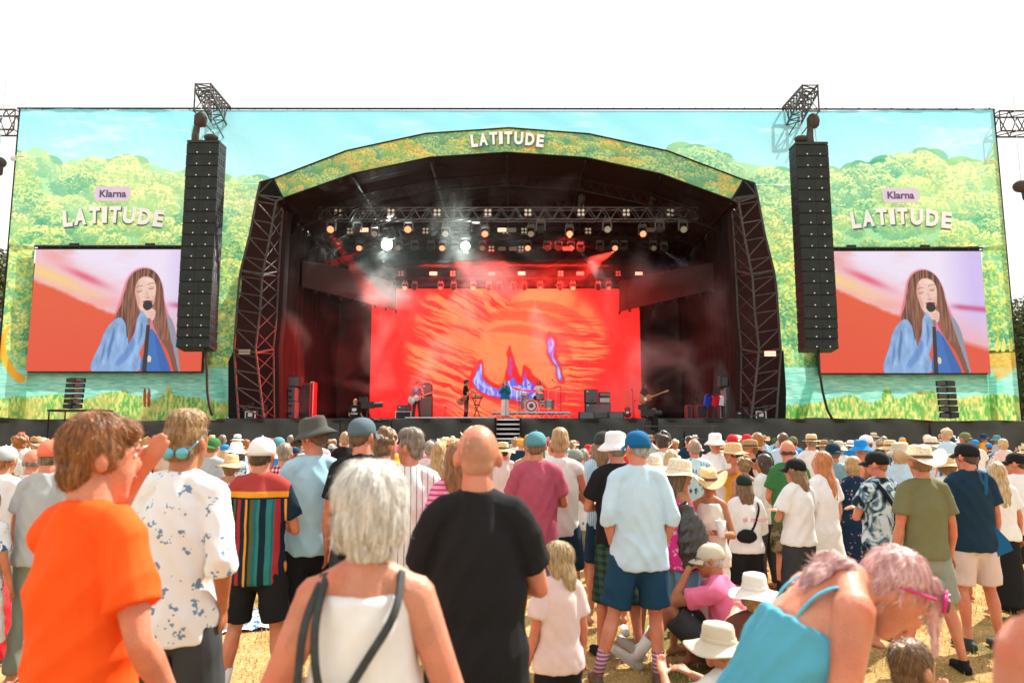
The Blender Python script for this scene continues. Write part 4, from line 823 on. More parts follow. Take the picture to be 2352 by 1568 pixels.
# lamps that really shine
def spot(px, py, Y, tgt, e, c, ang, blend=.4, r=.05):
    l = bpy.data.lights.new('stage_spot', 'SPOT'); l.energy = e; l.color = c; l.spot_size = math.radians(ang); l.spot_blend = blend; l.shadow_soft_size = r; o = bpy.data.objects.new('stage_spot', l); COL.objects.link(o)
    p = P(px, py, Y); o.location = p; o.rotation_euler = (Vector(tgt) - p).to_track_quat('-Z', 'Y').to_euler(); return o
RED = (1, .03, .02); WH = (.85, 1, .93)
spot(760.6, 537, 33.6, P(802, 600, 33.4), 40000, RED, 15); spot(826, 578, 38.1, P(770, 604, 37.4), 34000, RED, 18)
spot(1412, 578, 38.1, P(1360, 604, 37.7), 36000, RED, 30); spot(1308, 545, 34.8, P(1300, 640, 40), 2500, RED, 60); spot(1114, 545, 34.8, P(1120, 700, 40), 2500, RED, 60)
spot(1526, 578, 37.8, P(1580, 612, 37.6), 3500, WH, 20); spot(1333.6, 578, 37.8, P(1352, 600, 37.6), 2500, WH, 24)
for x, tx in ((1042, 1045), (1204, 1225), (1374, 1410)): spot(x, 668, 40.8, P(tx, 720, 40.6), 1300, (1, .95, .92), 44, 1.0)
for x in (700, 1640): spot(x, 520, 38, P(x + (-40 if x < 1000 else 40), 800, 38.5), 500, RED, 80, 1.0, .4)
for x in (891, 1069.6):
    spot(x, 579, 37.5, P(x + 4, 640, 30), 5200 if x < 900 else 2600, WH, 100, 1.0, .1)
l = bpy.data.lights.new('stage_wash', 'AREA'); l.energy = 1500; l.color = (1, .03, .02); l.size = 10; l.size_y = .5; l.shape = 'RECTANGLE'; o = bpy.data.objects.new('stage_wash', l); COL.objects.link(o); o.location = (0, 39.5, 11.2); o.rotation_euler = (math.radians(10), 0, 0)
# smoke drifting under the roof
def smoke():
    m = bpy.data.materials.new('stage smoke'); m.use_nodes = True; nt = m.node_tree; nt.nodes.clear(); L = nt.links.new; out = N(nt, 'ShaderNodeOutputMaterial'); pv = N(nt, 'ShaderNodeVolumePrincipled'); L(pv.outputs[0], out.inputs['Volume'])
    pv.inputs['Color'].default_value = (.9, .9, .88, 1); pv.inputs['Anisotropy'].default_value = .2
    ge = N(nt, 'ShaderNodeNewGeometry'); no = N(nt, 'ShaderNodeTexNoise'); no.inputs['Scale'].default_value = .32; no.inputs['Detail'].default_value = 4; no.inputs['Distortion'].default_value = .8; L(ge.outputs['Position'], no.inputs['Vector'])
    mr = N(nt, 'ShaderNodeMapRange'); mr.inputs[1].default_value = .56; mr.inputs[2].default_value = .76; mr.inputs[3].default_value = .0012; mr.inputs[4].default_value = .14; L(no.outputs[0], mr.inputs[0]); L(mr.outputs[0], pv.inputs['Density'])
    q = MB(); q.box(P(640, 600, YA).x, P(1690, 600, YA).x, YA + .2, 41.9, DZ + .3, P(1166, 385, YA).z); o = obj('stage_smoke', q, m); tag(o, 'thin grey and red smoke drifting under the stage roof', 'smoke', kind='stuff')
smoke()
# ---------------------------------------------------------------- people
TMP = bpy.data.scenes.new('bake')
def bake(mb, voxel, smooth=2, fold=None, dec=None, name='m'):
    """fuse overlapping volumes into one continuous surface"""
    me = mb.mesh(name); o = bpy.data.objects.new(name, me); TMP.collection.objects.link(o)
    r = o.modifiers.new('r', 'REMESH'); r.mode = 'VOXEL'; r.voxel_size = voxel; r.use_smooth_shade = True
    if smooth: q = o.modifiers.new('s', 'SMOOTH'); q.iterations = smooth; q.factor = .5
    TMP.view_layers[0].update(); dg = TMP.view_layers[0].depsgraph; out = bpy.data.meshes.new_from_object(o.evaluated_get(dg)); bpy.data.objects.remove(o); bpy.data.meshes.remove(me)
    out.name = name; out.materials.clear()
    if fold is not None:
        n = len(out.vertices); co = np.empty(n * 3); out.vertices.foreach_get('co', co); co = co.reshape(-1, 3); no = np.empty(n * 3); out.vertices.foreach_get('normal', no); no = no.reshape(-1, 3)
        d = fold(co, no); co = co + no * d[:, None]; out.vertices.foreach_set('co', co.ravel()); out.update()
    return out
def cloth_fold(amp, seed, fx=1.0):
    rs = np.random.RandomState(abs(int(seed))); p = rs.rand(12) * 6
    def f(co, no):
        x, y, z = co[:, 0], co[:, 1], co[:, 2]
        a = np.sin(z * 17 * fx + 5 * np.sin(x * 6 + p[0]) + 2.5 * np.sin(y * 9 + p[1]) + p[2]); b = np.sin(x * 30 * fx + 6 * np.sin(z * 5 + p[3]) + p[4]); c = np.sin(z * 34 + x * 22 * np.sign(x) + 3 * np.sin(x * 11 + p[5]) + p[6])
        lo = np.sin(x * 7 + p[7]) * np.sin(z * 6 + p[8])
        return amp * (.12 + .45 * (1 - np.abs(a)) * (1 + lo) + .35 * (1 - np.abs(b)) * (1 - lo * .5) + .25 * c * (.5 + .5 * lo) - .25)
    return f
def hair_fold(amp, seed, c=(0, 0, 1.66)):
    rs = np.random.RandomState(abs(int(seed))); p = rs.rand(8) * 6
    def f(co, no):
        a = np.arctan2(co[:, 0] - c[0], -(co[:, 1] - c[1])); z = co[:, 2]
        return amp * (np.sin(a * 14 + 3 * np.sin(z * 14 + p[0]) + p[1]) * .5 + np.sin(a * 31 + z * 30 + 2 * np.sin(z * 37 + p[2])) * .35 + np.sin(z * 60 + a * 9 + p[3]) * .25)
    return f
def Rz(a): return Matrix.Rotation(a, 3, 'Z')
def Rx(a): return Matrix.Rotation(a, 3, 'X')
ARMS = {'down': ((.250, -.02, 1.15), (.262, .06, .90), None), 'crossed': ((.275, .06, 1.17), (.02, .215, 1.19), None), 'pocket': ((.275, -.08, 1.16), (.225, .03, .94), None),
        'hip': ((.40, -.12, 1.17), (.22, -.01, 1.02), None), 'front': ((.275, .05, 1.14), (.10, .27, 1.18), None), 'low': ((.27, .02, 1.15), (.06, .20, 1.0), None), 'raise': ((.30, .20, 1.33), (.10, .20, 1.58), None), 'up': ((.32, .10, 1.55), (.26, .16, 1.80), None),
        'out': ((.42, .12, 1.36), (.66, .22, 1.36), None), 'back': ((.30, -.12, 1.15), (.05, -.16, 1.0), None), 'camera': ((.26, .16, 1.30), (.07, .30, 1.58), None), 'guitarL': ((.33, .06, 1.18), (.36, .28, 1.17), None), 'guitarR': ((.32, -.05, 1.17), (.08, .20, 1.04), None)}
def skel(g='m', armL='down', armR='down', stance=.10, over=None, hy=0, hp=0, step=0):
    """joints for a 1.78 m figure facing +Y; R is the figure's own right (+X)"""
    f = g in ('f',); sw = .152 if f else .172
    J = {'pelvis': (0, 0, .93), 'waist': (0, -.005, 1.07), 'chest': (0, -.01, 1.29), 'neck': (0, -.02, 1.475), 'head': (0, .015, 1.66), 'shL': (-sw, -.015, 1.425), 'shR': (sw, -.015, 1.425)}
    for s, n, a in ((-1, 'L', armL), (1, 'R', armR)):
        e, w, _ = ARMS[a]; k = sw / .188
        J['el' + n] = (s * (e[0] - (1 - k) * .19), e[1], e[2]); J['wr' + n] = (s * (w[0] - (1 - k) * .1) if a != 'crossed' else s * w[0], w[1] + (.03 if (a == 'crossed' and s > 0) else 0), w[2] + (.03 if (a == 'crossed' and s > 0) else 0))
        J['hip' + n] = (s * .095, 0, .90); J['kn' + n] = (s * (.10 + stance * .35), .02 + s * step * .5, .50); J['an' + n] = (s * (.10 + stance * .75), -.02 + s * step, .085)
    J['hy'] = hy; J['hp'] = hp
    if over: J.update(over)
    return {k: (np.array(v, float) if not np.isscalar(v) else v) for k, v in J.items()}
def head_R(J): return Rz(J['hy']) @ Rx(J['hp'])
def add_hand(mb, J, n, r=1.0, curl=.5, hero=False):
    curl = J.get('curl', curl)
    w = J['wr' + n]; e = J['el' + n]; d = unit(w - e); s = -1 if n == 'L' else 1
    side = unit(np.cross(d, (s * 1.0, .2, .1))); 
    if abs(d[2]) < .5: side = unit(np.cross(d, (0, -.3, 1.0)))
    up = np.cross(side, d); p1 = w + d * .085
    mb.sweep([w - d * .02, w + d * .03, p1], [(.026, .022), (.036, .017), (.041, .016)], side=side, n=8)
    for k in range(4):
        o = side * (.030 - .020 * k); L = (.068, .078, .074, .058)[k]; a = p1 + o * .95 - d * .01; b = a + d * L * .5 - up * .010 * curl * 2 * s; c = b + unit(d - up * s * curl * 1.6) * L * .5
        mb.sweep([a, b, c], [.0098, .0092, .0075], side=side, n=6)
    a = w + d * .025 + side * .03; mb.sweep([a, a + unit(d + side * .9) * .045, a + unit(d + side * .9) * .045 + unit(d - up * s * .4) * .034], [.013, .0115, .009], side=side, n=6)
def body_mb(J, g='m', fat=0.0, hero=False, face=True, limb=1.0, feet=True):
    mb = MB(); f = g == 'f'; F = 1 + fat; pv, ws, ch, nk = J['pelvis'], J['waist'], J['chest'], J['neck']; sx = J['shR'] - J['shL']; sidev = unit(sx)
    hw = np.linalg.norm(sx) / 2
    mb.sweep([pv - (0, 0, .08) if pv[2] > .6 else pv * 1.0, pv, (pv + ws) / 2, ws, (ws + ch) / 2, ch, (ch * .45 + nk * .55), nk],
             [(.12, .10), ((.172 if f else .165) * F, .115 * F), ((.155 if f else .155) * F, .11 * F), ((.128 if f else .145) * F, .10 * F), ((.138 if f else .16) * F, .108 * F), ((hw - .022), .112 * (1 + fat * .6)), (hw * .80, .098), (.082, .075)], side=sidev, n=18)
    for n in 'LR':
        s = J['sh' + n]; e = J['el' + n]; w = J['wr' + n]
        mb.sweep([nk * .75 + s * .25 + (0, 0, .02), s * .8 + nk * .2 + (0, 0, .005), s], [.055, .055, .052 * limb], n=10)
        fl = 1.10 if not f else .95
        mb.sweep([s, s * .7 + e * .3, s * .35 + e * .65, e], [.053 * limb * fl, .049 * limb * fl, .043 * limb * fl, .038 * limb], n=10)
        mb.sweep([e, e * .7 + w * .3, w * .75 + e * .25, w], [.038 * limb, .041 * limb * fl, .030 * limb, .025 * limb], n=10)
        add_hand(mb, J, n)
        h = J['hip' + n]; k = J['kn' + n]; a = J['an' + n]; lf = F * (1.06 if f else 1)
        mb.sweep([h, h * .75 + k * .25, h * .3 + k * .7, k], [.088 * lf, .085 * lf, .064 * lf, .055], n=12)
        bk = unit(np.cross(sidev, unit(a - k))) * .014; bk = bk if bk[1] < 0 else -bk
        mb.sweep([k, k * .7 + a * .3 + bk, k * .35 + a * .65 + bk * .4, a], [.053, .058, .043, .034], n=12)
        if feet:
            ft = J.get('ft' + n, None); d = unit(ft - a) if ft is not None else np.array((.12 if n == 'R' else -.12, 1, 0)); 
            z0 = a[2] - .052; t = a + d * .17; t[2] = z0 if ft is None else t[2]; hl = a - d * .045; hl[2] = z0 if ft is None else hl[2]
            mb.sweep([hl, a + d * .04 - (0, 0, .03), t], [.035, (.04, .04), (.043, .022)], n=8)
    hd = J['head']; mb.sweep([nk - (0, 0, .04), nk * .5 + hd * .5 - (0, .012, 0), hd - (0, .01, .02)], [(.072 * (1 + fat * .8), .070 * (1 + fat)), ((.062 if not f else .049) * (1 + fat * .9), (.064 if not f else .052) * (1 + fat)), (.058, .060)], n=14)
    R = np.array(head_R(J)); H = lambda p: hd + R @ np.array(p)
    mb.ell(H((0, -.014, .022)), (.087, .100, .098), R, 18, 12)
    mb.sweep([H((0, .022, .045)), H((0, .036, .0)), H((0, .040, -.05)), H((0, .048, -.085)), H((0, .058, -.112))], [(.070, .058), (.072, .062), (.064, .058), (.049, .046), (.030, .028)], side=R @ np.array((1, 0, 0)), n=14)
    mb.sweep([H((0, .092, .012)), H((0, .108, -.022)), H((0, .103, -.036))], [.009, .013, .013], side=R @ np.array((1, 0, 0)), n=7)
    for s in (-1, 1):
        mb.ell(H((s * .091, -.012, -.012)), (.016, .022, .034), R, 10, 7)
        if face: mb.ell(H((s * .034, .078, .020)), (.024, .016, .009), R, 8, 5)
    if face: mb.ell(H((0, .090, -.062)), (.022, .010, .009), R, 8, 5)
    return mb
def add_face(o, J, skin_dark, eyes=True):
    """eyes, brows and lips as small parts on a visible face"""
    R = np.array(head_R(J)); hd = J['head']; H = lambda p: hd + R @ np.array(p)
    for s in (-1, 1):
        q = MB(); q.ell(H((s * .033, .089, .006)), (.013, .008, .006), R, 8, 5); obj('eye', q, mat('eye white', (.7, .68, .66), .3, var=0), o, local=True, smooth=True)
        q = MB(); q.ell(H((s * .033, .096, .006)), (.0055, .003, .0055), R, 8, 5); obj('pupil', q, mat('pupil', (.02, .015, .01), .3, var=0), o, local=True, smooth=True)
        q = MB(); q.sweep([H((s * .016, .099, .028)), H((s * .034, .100, .033)), H((s * .052, .088, .027))], [.003, .004, .0025], n=5); obj('eyebrow', q, skin_dark, o, local=True)
    q = MB(); q.ell(H((0, .0975, -.060)), (.021, .006, .0045), R, 8, 5); q.ell(H((0, .0955, -.068)), (.017, .007, .005), R, 8, 5); obj('lips', q, mat('lips', (.45, .13, .11), .5, var=0), o, local=True, smooth=True)
def sunglasses(o, J, m, y=.10, z=.008, up=0):
    R = np.array(head_R(J)); hd = J['head']; H = lambda p: hd + R @ np.array(p); q = MB()
    for s in (-1, 1):
        q.ell(H((s * .034, y + .002, z + up)), (.028, .006, .021), R, 10, 6); q.bar(H((s * .060, y - .005, z + .01 + up)), H((s * .083, -.01, z + .012 + up)), .003, 4)
    q.bar(H((-.012, y + .005, z + .006 + up)), H((.012, y + .005, z + .006 + up)), .003, 4); obj('sunglasses', q, m, o, local=True)
def top_mb(J, g='m', fat=0.0, sleeve='short', hem=-.06, loose=.018, collar=False, wide=0.0, tank=False):
    mb = MB(); f = g == 'f'; F = 1 + fat; l = loose; pv, ws, ch, nk = J['pelvis'], J['waist'], J['chest'], J['neck']; sx = J['shR'] - J['shL']; sidev = unit(sx); hw = np.linalg.norm(sx) / 2
    dn = unit(pv - ws); hp_ = pv + dn * (-hem)
    tw = [(hp_, ((.170 if f else .168) * F + l + wide, .118 * F + l)), (pv, ((.178 if f else .168) * F + l + wide * .8, .120 * F + l)), ((pv + ws) / 2, (.160 * F + l + wide * .6, .114 * F + l)), (ws, ((.138 if f else .155) * F + l + wide * .4, .106 * F + l)), ((ws + ch) / 2, ((.146 if f else .165) * F + l + wide * .2, .112 * F + l)), (ch, (hw - .014 + l, .114 * (1 + fat * .6) + l))]
    if not tank: tw += [(ch * .45 + nk * .55, (hw * .80 + l, .100 + l)), (nk * .92 + ch * .08, (.096 + l * .6, .086 + l * .6)), (nk + (0, -.004, .035), (.083, .082)), (nk + (0, -.002, .055), (.074, .074))]
    elif tank == 'low': pass
    else: tw += [(ch * .5 + nk * .5, (hw * .90 + l * .4, .108 + l)), (ch * .16 + nk * .84, (.128, .098 + l * .5))]
    mb.sweep([p for p, _ in tw], [r for _, r in tw], side=sidev, n=22, cap=False)
    if f: 
        fw = unit(np.cross((0, 0, 1.0), sidev)); fw = np.array((-sidev[1], sidev[0], 0)) if True else fw
        for s in (-1, 1): mb.ell(ch + sidev * s * .07 + np.array((0, .09, 0)) - (0, 0, .02), (.062, .055, .062))
    for n in 'LR':
        s = J['sh' + n]; e = J['el' + n]; w = J['wr' + n]
        if tank == 'low': continue
        if tank: mb.sweep([ch * .55 + nk * .45 + (s - nk) * .30, s * .45 + nk * .55 + (0, 0, .035), ch * .4 + nk * .6 + (s - nk) * .35 + (0, .07, 0)], [(.04, .03)] * 3, n=8); continue
        mb.sweep([nk * .75 + s * .25 + (0, 0, .018), s * .8 + nk * .2 + (0, 0, .012), s], [.058 + l * .4, .060 + l * .4, .058 + l * .5], n=12)
        if sleeve == 'none': mb.ell(s, (.055, .06, .06)); continue
        if sleeve == 'short': ps = [s, s * .7 + e * .3, s * .32 + e * .68]; rr = [.056 + l * .5, .055 + l * .8, .056 + l * 1.05]
        elif sleeve == 'rolled': ps = [s, s * .5 + e * .5, e, e * .82 + w * .18]; rr = [.056 + l * .5, .051 + l * .7, .047 + l * .7, .048 + l * .8]
        else: ps = [s, s * .5 + e * .5, e, e * .4 + w * .6, w * .96 + e * .04]; rr = [.060 + l * .5, .053 + l * .9, .048 + l * .8, .042 + l * .6, .034 + l * .4]
        mb.sweep(ps, rr, n=12, cap=False)
    if collar: mb.sweep([nk + (0, 0, -.005), nk * .80 + J['head'] * .20 + (0, -.004, 0)], [(.090, .088), (.074, .078)], side=sidev, n=16, cap=False)
    return mb
def bottom_mb(J, kind='shorts', g='m', fat=0.0, loose=.02):
    mb = MB(); F = 1 + fat; pv = J['pelvis']; ws = J['waist']; l = loose; sidev = unit(J['shR'] - J['shL']) if kind != 'x' else (1, 0, 0); hx = unit(J['hipR'] - J['hipL'])
    if kind in ('skirt', 'longskirt', 'miniskirt'):
        L = {'miniskirt': .30, 'skirt': .50, 'longskirt': .80}[kind]; b = pv - (0, 0, L); mb.sweep([ws * .4 + pv * .6, pv, pv * .5 + b * .5, b], [(.16 * F, .12 * F), (.19 * F, .14 * F), (.205 * F, .165), (.235 * F, .20)], side=hx, n=28, cap=False); return mb
    mb.sweep([ws * .35 + pv * .65, pv, pv - (0, 0, .07) if pv[2] > .6 else pv * .9 + (J['knL'] + J['knR']) * .05], [(.160 * F + l * .5, .115 * F + l * .5), (.178 * F + l * .6, .124 * F + l * .6), (.150 * F, .115 * F)], side=hx, n=18)
    for n in 'LR':
        h, k, a = J['hip' + n], J['kn' + n], J['an' + n]
        if kind == 'shorts': mb.sweep([h, h * .6 + k * .4, h * .12 + k * .88], [.098 * F + l * .4, .094 * F + l * .8, .086 * F + l * 1.2], n=14, cap=False)
        elif kind == 'minishorts': mb.sweep([h, h * .72 + k * .28], [.098 * F + l * .4, .100 * F + l * .8], n=14, cap=False)
        elif kind == 'trousers': mb.sweep([h, h * .5 + k * .5, k, k * .5 + a * .5, a + (0, 0, .0)], [.098 * F + l * .3, .082 * F + l * .6, .068 + l * .6, .062 + l * .6, .056 + l * .6], n=14, cap=False)
        elif kind == 'wide': mb.sweep([h, h * .5 + k * .5, k, k * .5 + a * .5, a + (0, 0, .0)], [.1 * F + l * .3, .092 * F + l * .6, .088 + l * .6, .088 + l * .6, .092 + l * .6], n=14, cap=False)
    return mb
def shoe_mb(J, n, hi=False):
    mb = MB(); a = J['an' + n]; ft = J.get('ft' + n, None); d = unit(ft - a) if ft is not None else unit(np.array((.12 if n == 'R' else -.12, 1, 0)))
    u = np.array((0, 0, 1.0)) if ft is None else unit(np.cross(np.cross(d, (a - J['kn' + n])), d)) * -1
    if ft is not None: u = unit(J['kn' + n] - a); d = unit(d - u * d.dot(u)) if abs(d.dot(u)) < .95 else d
    b = a - u * .045
    mb.sweep([b - d * .055, b + d * .02, b + d * .11, b + d * .185], [(.040, .036), (.042, .042), (.047, .030), (.040, .020)], side=np.cross(d, u), n=10)
    mb.sweep([a - u * .02, a + u * (.10 if hi else .015)], [.044, .044], n=10, cap=False); mb.sweep([b - d * .06 - u * .03, b + d * .19 - u * .03], [(.046, .012), (.046, .012)], side=np.cross(d, u), n=8)
    return mb
def hair_mb(J, kind, under=False):
    mb = MB(); R = np.array(head_R(J)); hd = J['head']; H = lambda p: hd + R @ np.array(p); X = R @ np.array((1, 0, 0)); z = np.array((0, 0, -1.0))
    if kind == 'fringe': mb.sweep([H((-.082, .0, -.012)), H((-.072, -.065, -.02)), H((0, -.108, -.02)), H((.072, -.065, -.02)), H((.082, .0, -.012))], [(.03, .012)] * 5, side=R @ np.array((0, 0, 1)), n=8); return mb
    if kind == 'shaved': mb.ell(H((0, -.016, .020)), (.087, .1010, .0975), R); mb.ell(H((0, -.055, -.03)), (.068, .053, .052), R); return mb
    if under: mb.ell(H((0, -.016, .0)), (.087, .1005, .078), R, 18, 12); mb.ell(H((0, -.062, -.032)), (.074, .050, .052), R)
    else: mb.ell(H((0, -.022, .032)), (.092, .104, .100), R, 18, 12); mb.ell(H((0, -.062, -.030)), (.079, .052, .058), R)
    if under and kind in ('quiff', 'mop', 'short', 'curly', 'bun'): return mb
    if kind == 'quiff': mb.ell(H((0, .035, .10)), (.070, .062, .050), R); mb.ell(H((0, -.02, .08)), (.085, .10, .075), R)
    if kind == 'mop':
        mb.ell(H((0, -.022, .040)), (.090, .108, .104), R, 18, 12); mb.ell(H((0, -.070, -.035)), (.078, .050, .066), R); mb.ell(H((.01, .050, .085)), (.065, .05, .036), R)
        for s in (-1, 1): mb.ell(H((s * .075, -.005, .02)), (.022, .04, .045), R)
    if kind == 'curly':
        rs = np.random.RandomState(4)
        for k in range(46):
            v = unit(rs.randn(3) * (1, 1, 1)); 
            if v[1] > .35 and v[2] < .3: continue
            mb.ell(H((v[0] * .095, -.02 + v[1] * .11, .03 + v[2] * .10)), .030, n=7, m=5)
    if kind in ('long', 'ponytail', 'bob', 'shoulder') and not under:
        mb.ell(H((0, -.03, .02)), (.094, .110, .106), R, 18, 12)
    if kind == 'bob':
        mb.ell(H((0, -.032, -.020)), (.110, .106, .092), R, 18, 12); (None if under else mb.ell(H((0, -.02, .045)), (.107, .110, .094), R, 18, 12)); mb.ell(H((0, -.07, -.085)), (.078, .05, .05), R)
        for s in (-1, 1): mb.ell(H((s * .076, .025, -.03)), (.028, .055, .068), R)
    if kind in ('long', 'shoulder'):
        L = .34 if kind == 'long' else .17; b = H((0, -.065, -.05)); back = np.array((0, -.075, 0)) if kind == 'long' else np.array((0, -.05, 0))
        back = np.array(Rz(J['hy'])) @ back
        mb.sweep([H((0, -.05, .0 if under else .02)), b, b + z * L * .5 + back * .7, b + z * L + back], [(.090, .055), (.098, .058), (.105, .045), (.075, .030)], side=X, n=16)
        for s in (-1, 1): c = H((s * .078, .0, -.02)); mb.sweep([H((s * .066, .0, .02 if under else .05)), c, c + z * L * .45 + back * .5, c + z * L * .85 + back * .8 ], [(.03, .045), (.032, .045), (.032, .036), (.022, .022)], side=X, n=10)
    if kind == 'ponytail': b = H((0, -.125, .03)); mb.sweep([H((0, -.10, .05)), b, b + z * .10 + R @ np.array((0, -.02, 0)), b + z * .26 + R @ np.array((0, .02, 0))], [.026, .034, .036, .014], n=10)
    if kind == 'bun': mb.ell(H((0, -.10, .075)), (.046, .046, .044), R)
    return mb
def strands(me, n, L, w, J, seed=0, droop=.3, lift=.0012, curl=0.0, vert=0.0, name='strands'):
    """hair as many narrow ribbons combed over the hair shape"""
    rs = np.random.RandomState(abs(int(seed))); nv = len(me.vertices); co = np.empty(nv * 3); me.vertices.foreach_get('co', co); co = co.reshape(-1, 3); no = np.empty(nv * 3); me.vertices.foreach_get('normal', no); no = no.reshape(-1, 3)
    i = rs.randint(0, nv, n); p = co[i] + rs.randn(n, 3) * .002; q = no[i]; R = np.array(head_R(J)); crown = J['head'] + R @ np.array((.01, -.05, .115)); K = 4; pts = [p + q * .001]; d = p - crown; 
    d = d / (np.linalg.norm(d, axis=1)[:, None] + .02); d = d * (1 - vert) + np.array((0, 0, -1.0)) * (vert + droop); d = d + rs.randn(n, 3) * .09; d -= q * (d * q).sum(1)[:, None]; d /= np.linalg.norm(d, axis=1)[:, None] + 1e-6
    ln = np.minimum(L * (.55 + .7 * rs.rand(n)), (p[:, 2] - co[:, 2].min()) * .9 + .004)[:, None] / K; sg = rs.randn(n, 1); axis = np.cross(q, d)
    for k in range(K):
        d = d + axis * sg * curl + np.array((0, 0, -1.0)) * .05 - q * .22 * (k > 0) ; d /= np.linalg.norm(d, axis=1)[:, None]; pts.append(pts[-1] + d * ln + q * (lift if k < 2 else 0) * rs.rand(n, 1))
    wd = w * (.6 + .8 * rs.rand(n, 1)); ax = np.cross(d, q) + rs.randn(n, 3) * .25; ax /= np.linalg.norm(ax, axis=1)[:, None]; V = []; prof = (.7, 1, .95, .7, .15)
    V = np.stack([np.stack([pts[k] - ax * wd * prof[k], pts[k] + ax * wd * prof[k]], 1) for k in range(K + 1)], 1).reshape(-1, 3)
    b = (np.arange(n) * 2 * (K + 1))[:, None, None]; k = (np.arange(K) * 2)[None, :, None]; F = (b + k + np.array([0, 1, 3, 2])[None, None]).reshape(-1, 4)
    m = bpy.data.meshes.new(name); m.vertices.add(len(V)); m.vertices.foreach_set('co', V.ravel()); nf = len(F); m.loops.add(nf * 4); m.loops.foreach_set('vertex_index', F.astype(np.int32).ravel()); m.polygons.add(nf)
    m.polygons.foreach_set('loop_start', np.arange(0, nf * 4, 4, dtype=np.int32)); m.polygons.foreach_set('loop_total', np.full(nf, 4, np.int32)); m.update(calc_edges=True); return m
def hair_mat(c, c2=None, name='hair'):
    key = ('hair', c, c2)
    if key in _mc: return _mc[key]
    m, nt, b = newmat(name); L = nt.links.new; ge = N(nt, 'ShaderNodeNewGeometry'); r = N(nt, 'ShaderNodeValToRGB'); c2 = c2 or tuple(min(1, x * 2.0 + .01) for x in c); e = r.color_ramp.elements; e[0].color = (*[x * .6 for x in c], 1); e[1].color = (*c2, 1)
    tc = N(nt, 'ShaderNodeTexCoord'); no = N(nt, 'ShaderNodeTexNoise'); no.inputs['Scale'].default_value = 28; no.inputs['Detail'].default_value = 4; mp = N(nt, 'ShaderNodeMapping'); mp.inputs['Scale'].default_value = (2.2, 2.2, .35); L(tc.outputs['Object'], mp.inputs[0]); L(mp.outputs[0], no.inputs[0])
    ad = N(nt, 'ShaderNodeMath', operation='ADD'); mu = N(nt, 'ShaderNodeMath', operation='MULTIPLY'); mu.inputs[1].default_value = .55; L(ge.outputs['Random Per Island'], mu.inputs[0]); sb = N(nt, 'ShaderNodeMapRange'); sb.inputs[1].default_value = .35; sb.inputs[2].default_value = .68; sb.inputs[4].default_value = .55; L(no.outputs[0], sb.inputs[0]); L(sb.outputs[0], ad.inputs[0]); L(mu.outputs[0], ad.inputs[1]); L(ad.outputs[0], r.inputs[0]); L(r.outputs[0], b.inputs['Base Color'])
    b.inputs['Roughness'].default_value = .42; b.inputs['Specular IOR Level'].default_value = .35; b.inputs['Sheen Weight'].default_value = .15
    bp = N(nt, 'ShaderNodeBump'); bp.inputs['Strength'].default_value = .7; bp.inputs['Distance'].default_value = .008; L(no.outputs[0], bp.inputs['Height']); L(bp.outputs[0], b.inputs['Normal']); _mc[key] = m; return m
HAIRC = {'brown': ((.075, .038, .018), (.26, .14, .06)), 'ginger': ((.12, .042, .012), (.46, .18, .055)), 'dark': ((.02, .013, .010), (.09, .055, .035)), 'blonde': ((.34, .22, .09), (.80, .60, .32)), 'white': ((.66, .62, .54), (.97, .95, .90)), 'grey': ((.18, .16, .14), (.55, .52, .47)), 'red': ((.20, .055, .015), (.62, .22, .07)), 'pink': ((.48, .17, .19), (.96, .64, .60)), 'lightbrown': ((.16, .085, .035), (.52, .32, .14)), 'greybrown': ((.10, .07, .05), (.36, .29, .22))}
def HM(n): a, b = HAIRC[n]; return hair_mat(a, b, n + ' hair')
def skin(n='fair'):
    c = {'fair': (.55, .26, .15), 'pink': (.58, .26, .165), 'tan': (.42, .19, .095), 'pale': (.63, .36, .25), 'brown': (.16, .075, .04)}[n]
    key = n + ' skin'
    if key in _mc: return _mc[key]
    m = mat(n + ' skin', c, .46, var=.15, scale=9, bump=.25, bscale=150, spec=.35, sss=.12); nt = m.node_tree; b = nt.nodes['Principled BSDF']; src = b.inputs['Base Color'].links[0].from_socket
    no = N(nt, 'ShaderNodeTexNoise'); no.inputs['Scale'].default_value = 5; no.inputs['Detail'].default_value = 3; tc = N(nt, 'ShaderNodeTexCoord'); nt.links.new(tc.outputs['Object'], no.inputs[0]); fr = N(nt, 'ShaderNodeTexNoise'); fr.inputs['Scale'].default_value = 170; fr.inputs['Detail'].default_value = 1; nt.links.new(tc.outputs['Object'], fr.inputs[0])
    mr = N(nt, 'ShaderNodeMapRange'); mr.inputs[1].default_value = .38; mr.inputs[2].default_value = .62; nt.links.new(no.outputs[0], mr.inputs[0]); mx = N(nt, 'ShaderNodeMix', data_type='RGBA', blend_type='MULTIPLY'); nt.links.new(mr.outputs[0], mx.inputs[0]); nt.links.new(src, mx.inputs[6]); mx.inputs[7].default_value = (1.0, .70, .64, 1)
    m2 = N(nt, 'ShaderNodeMapRange'); m2.inputs[1].default_value = .62; m2.inputs[2].default_value = .72; m2.inputs[4].default_value = .55; nt.links.new(fr.outputs[0], m2.inputs[0]); m3 = N(nt, 'ShaderNodeMix', data_type='RGBA', blend_type='MULTIPLY'); nt.links.new(m2.outputs[0], m3.inputs[0]); nt.links.new(mx.outputs[2], m3.inputs[6]); m3.inputs[7].default_value = (.72, .52, .40, 1); nt.links.new(m3.outputs[2], b.inputs['Base Color']); _mc[key] = m; return m
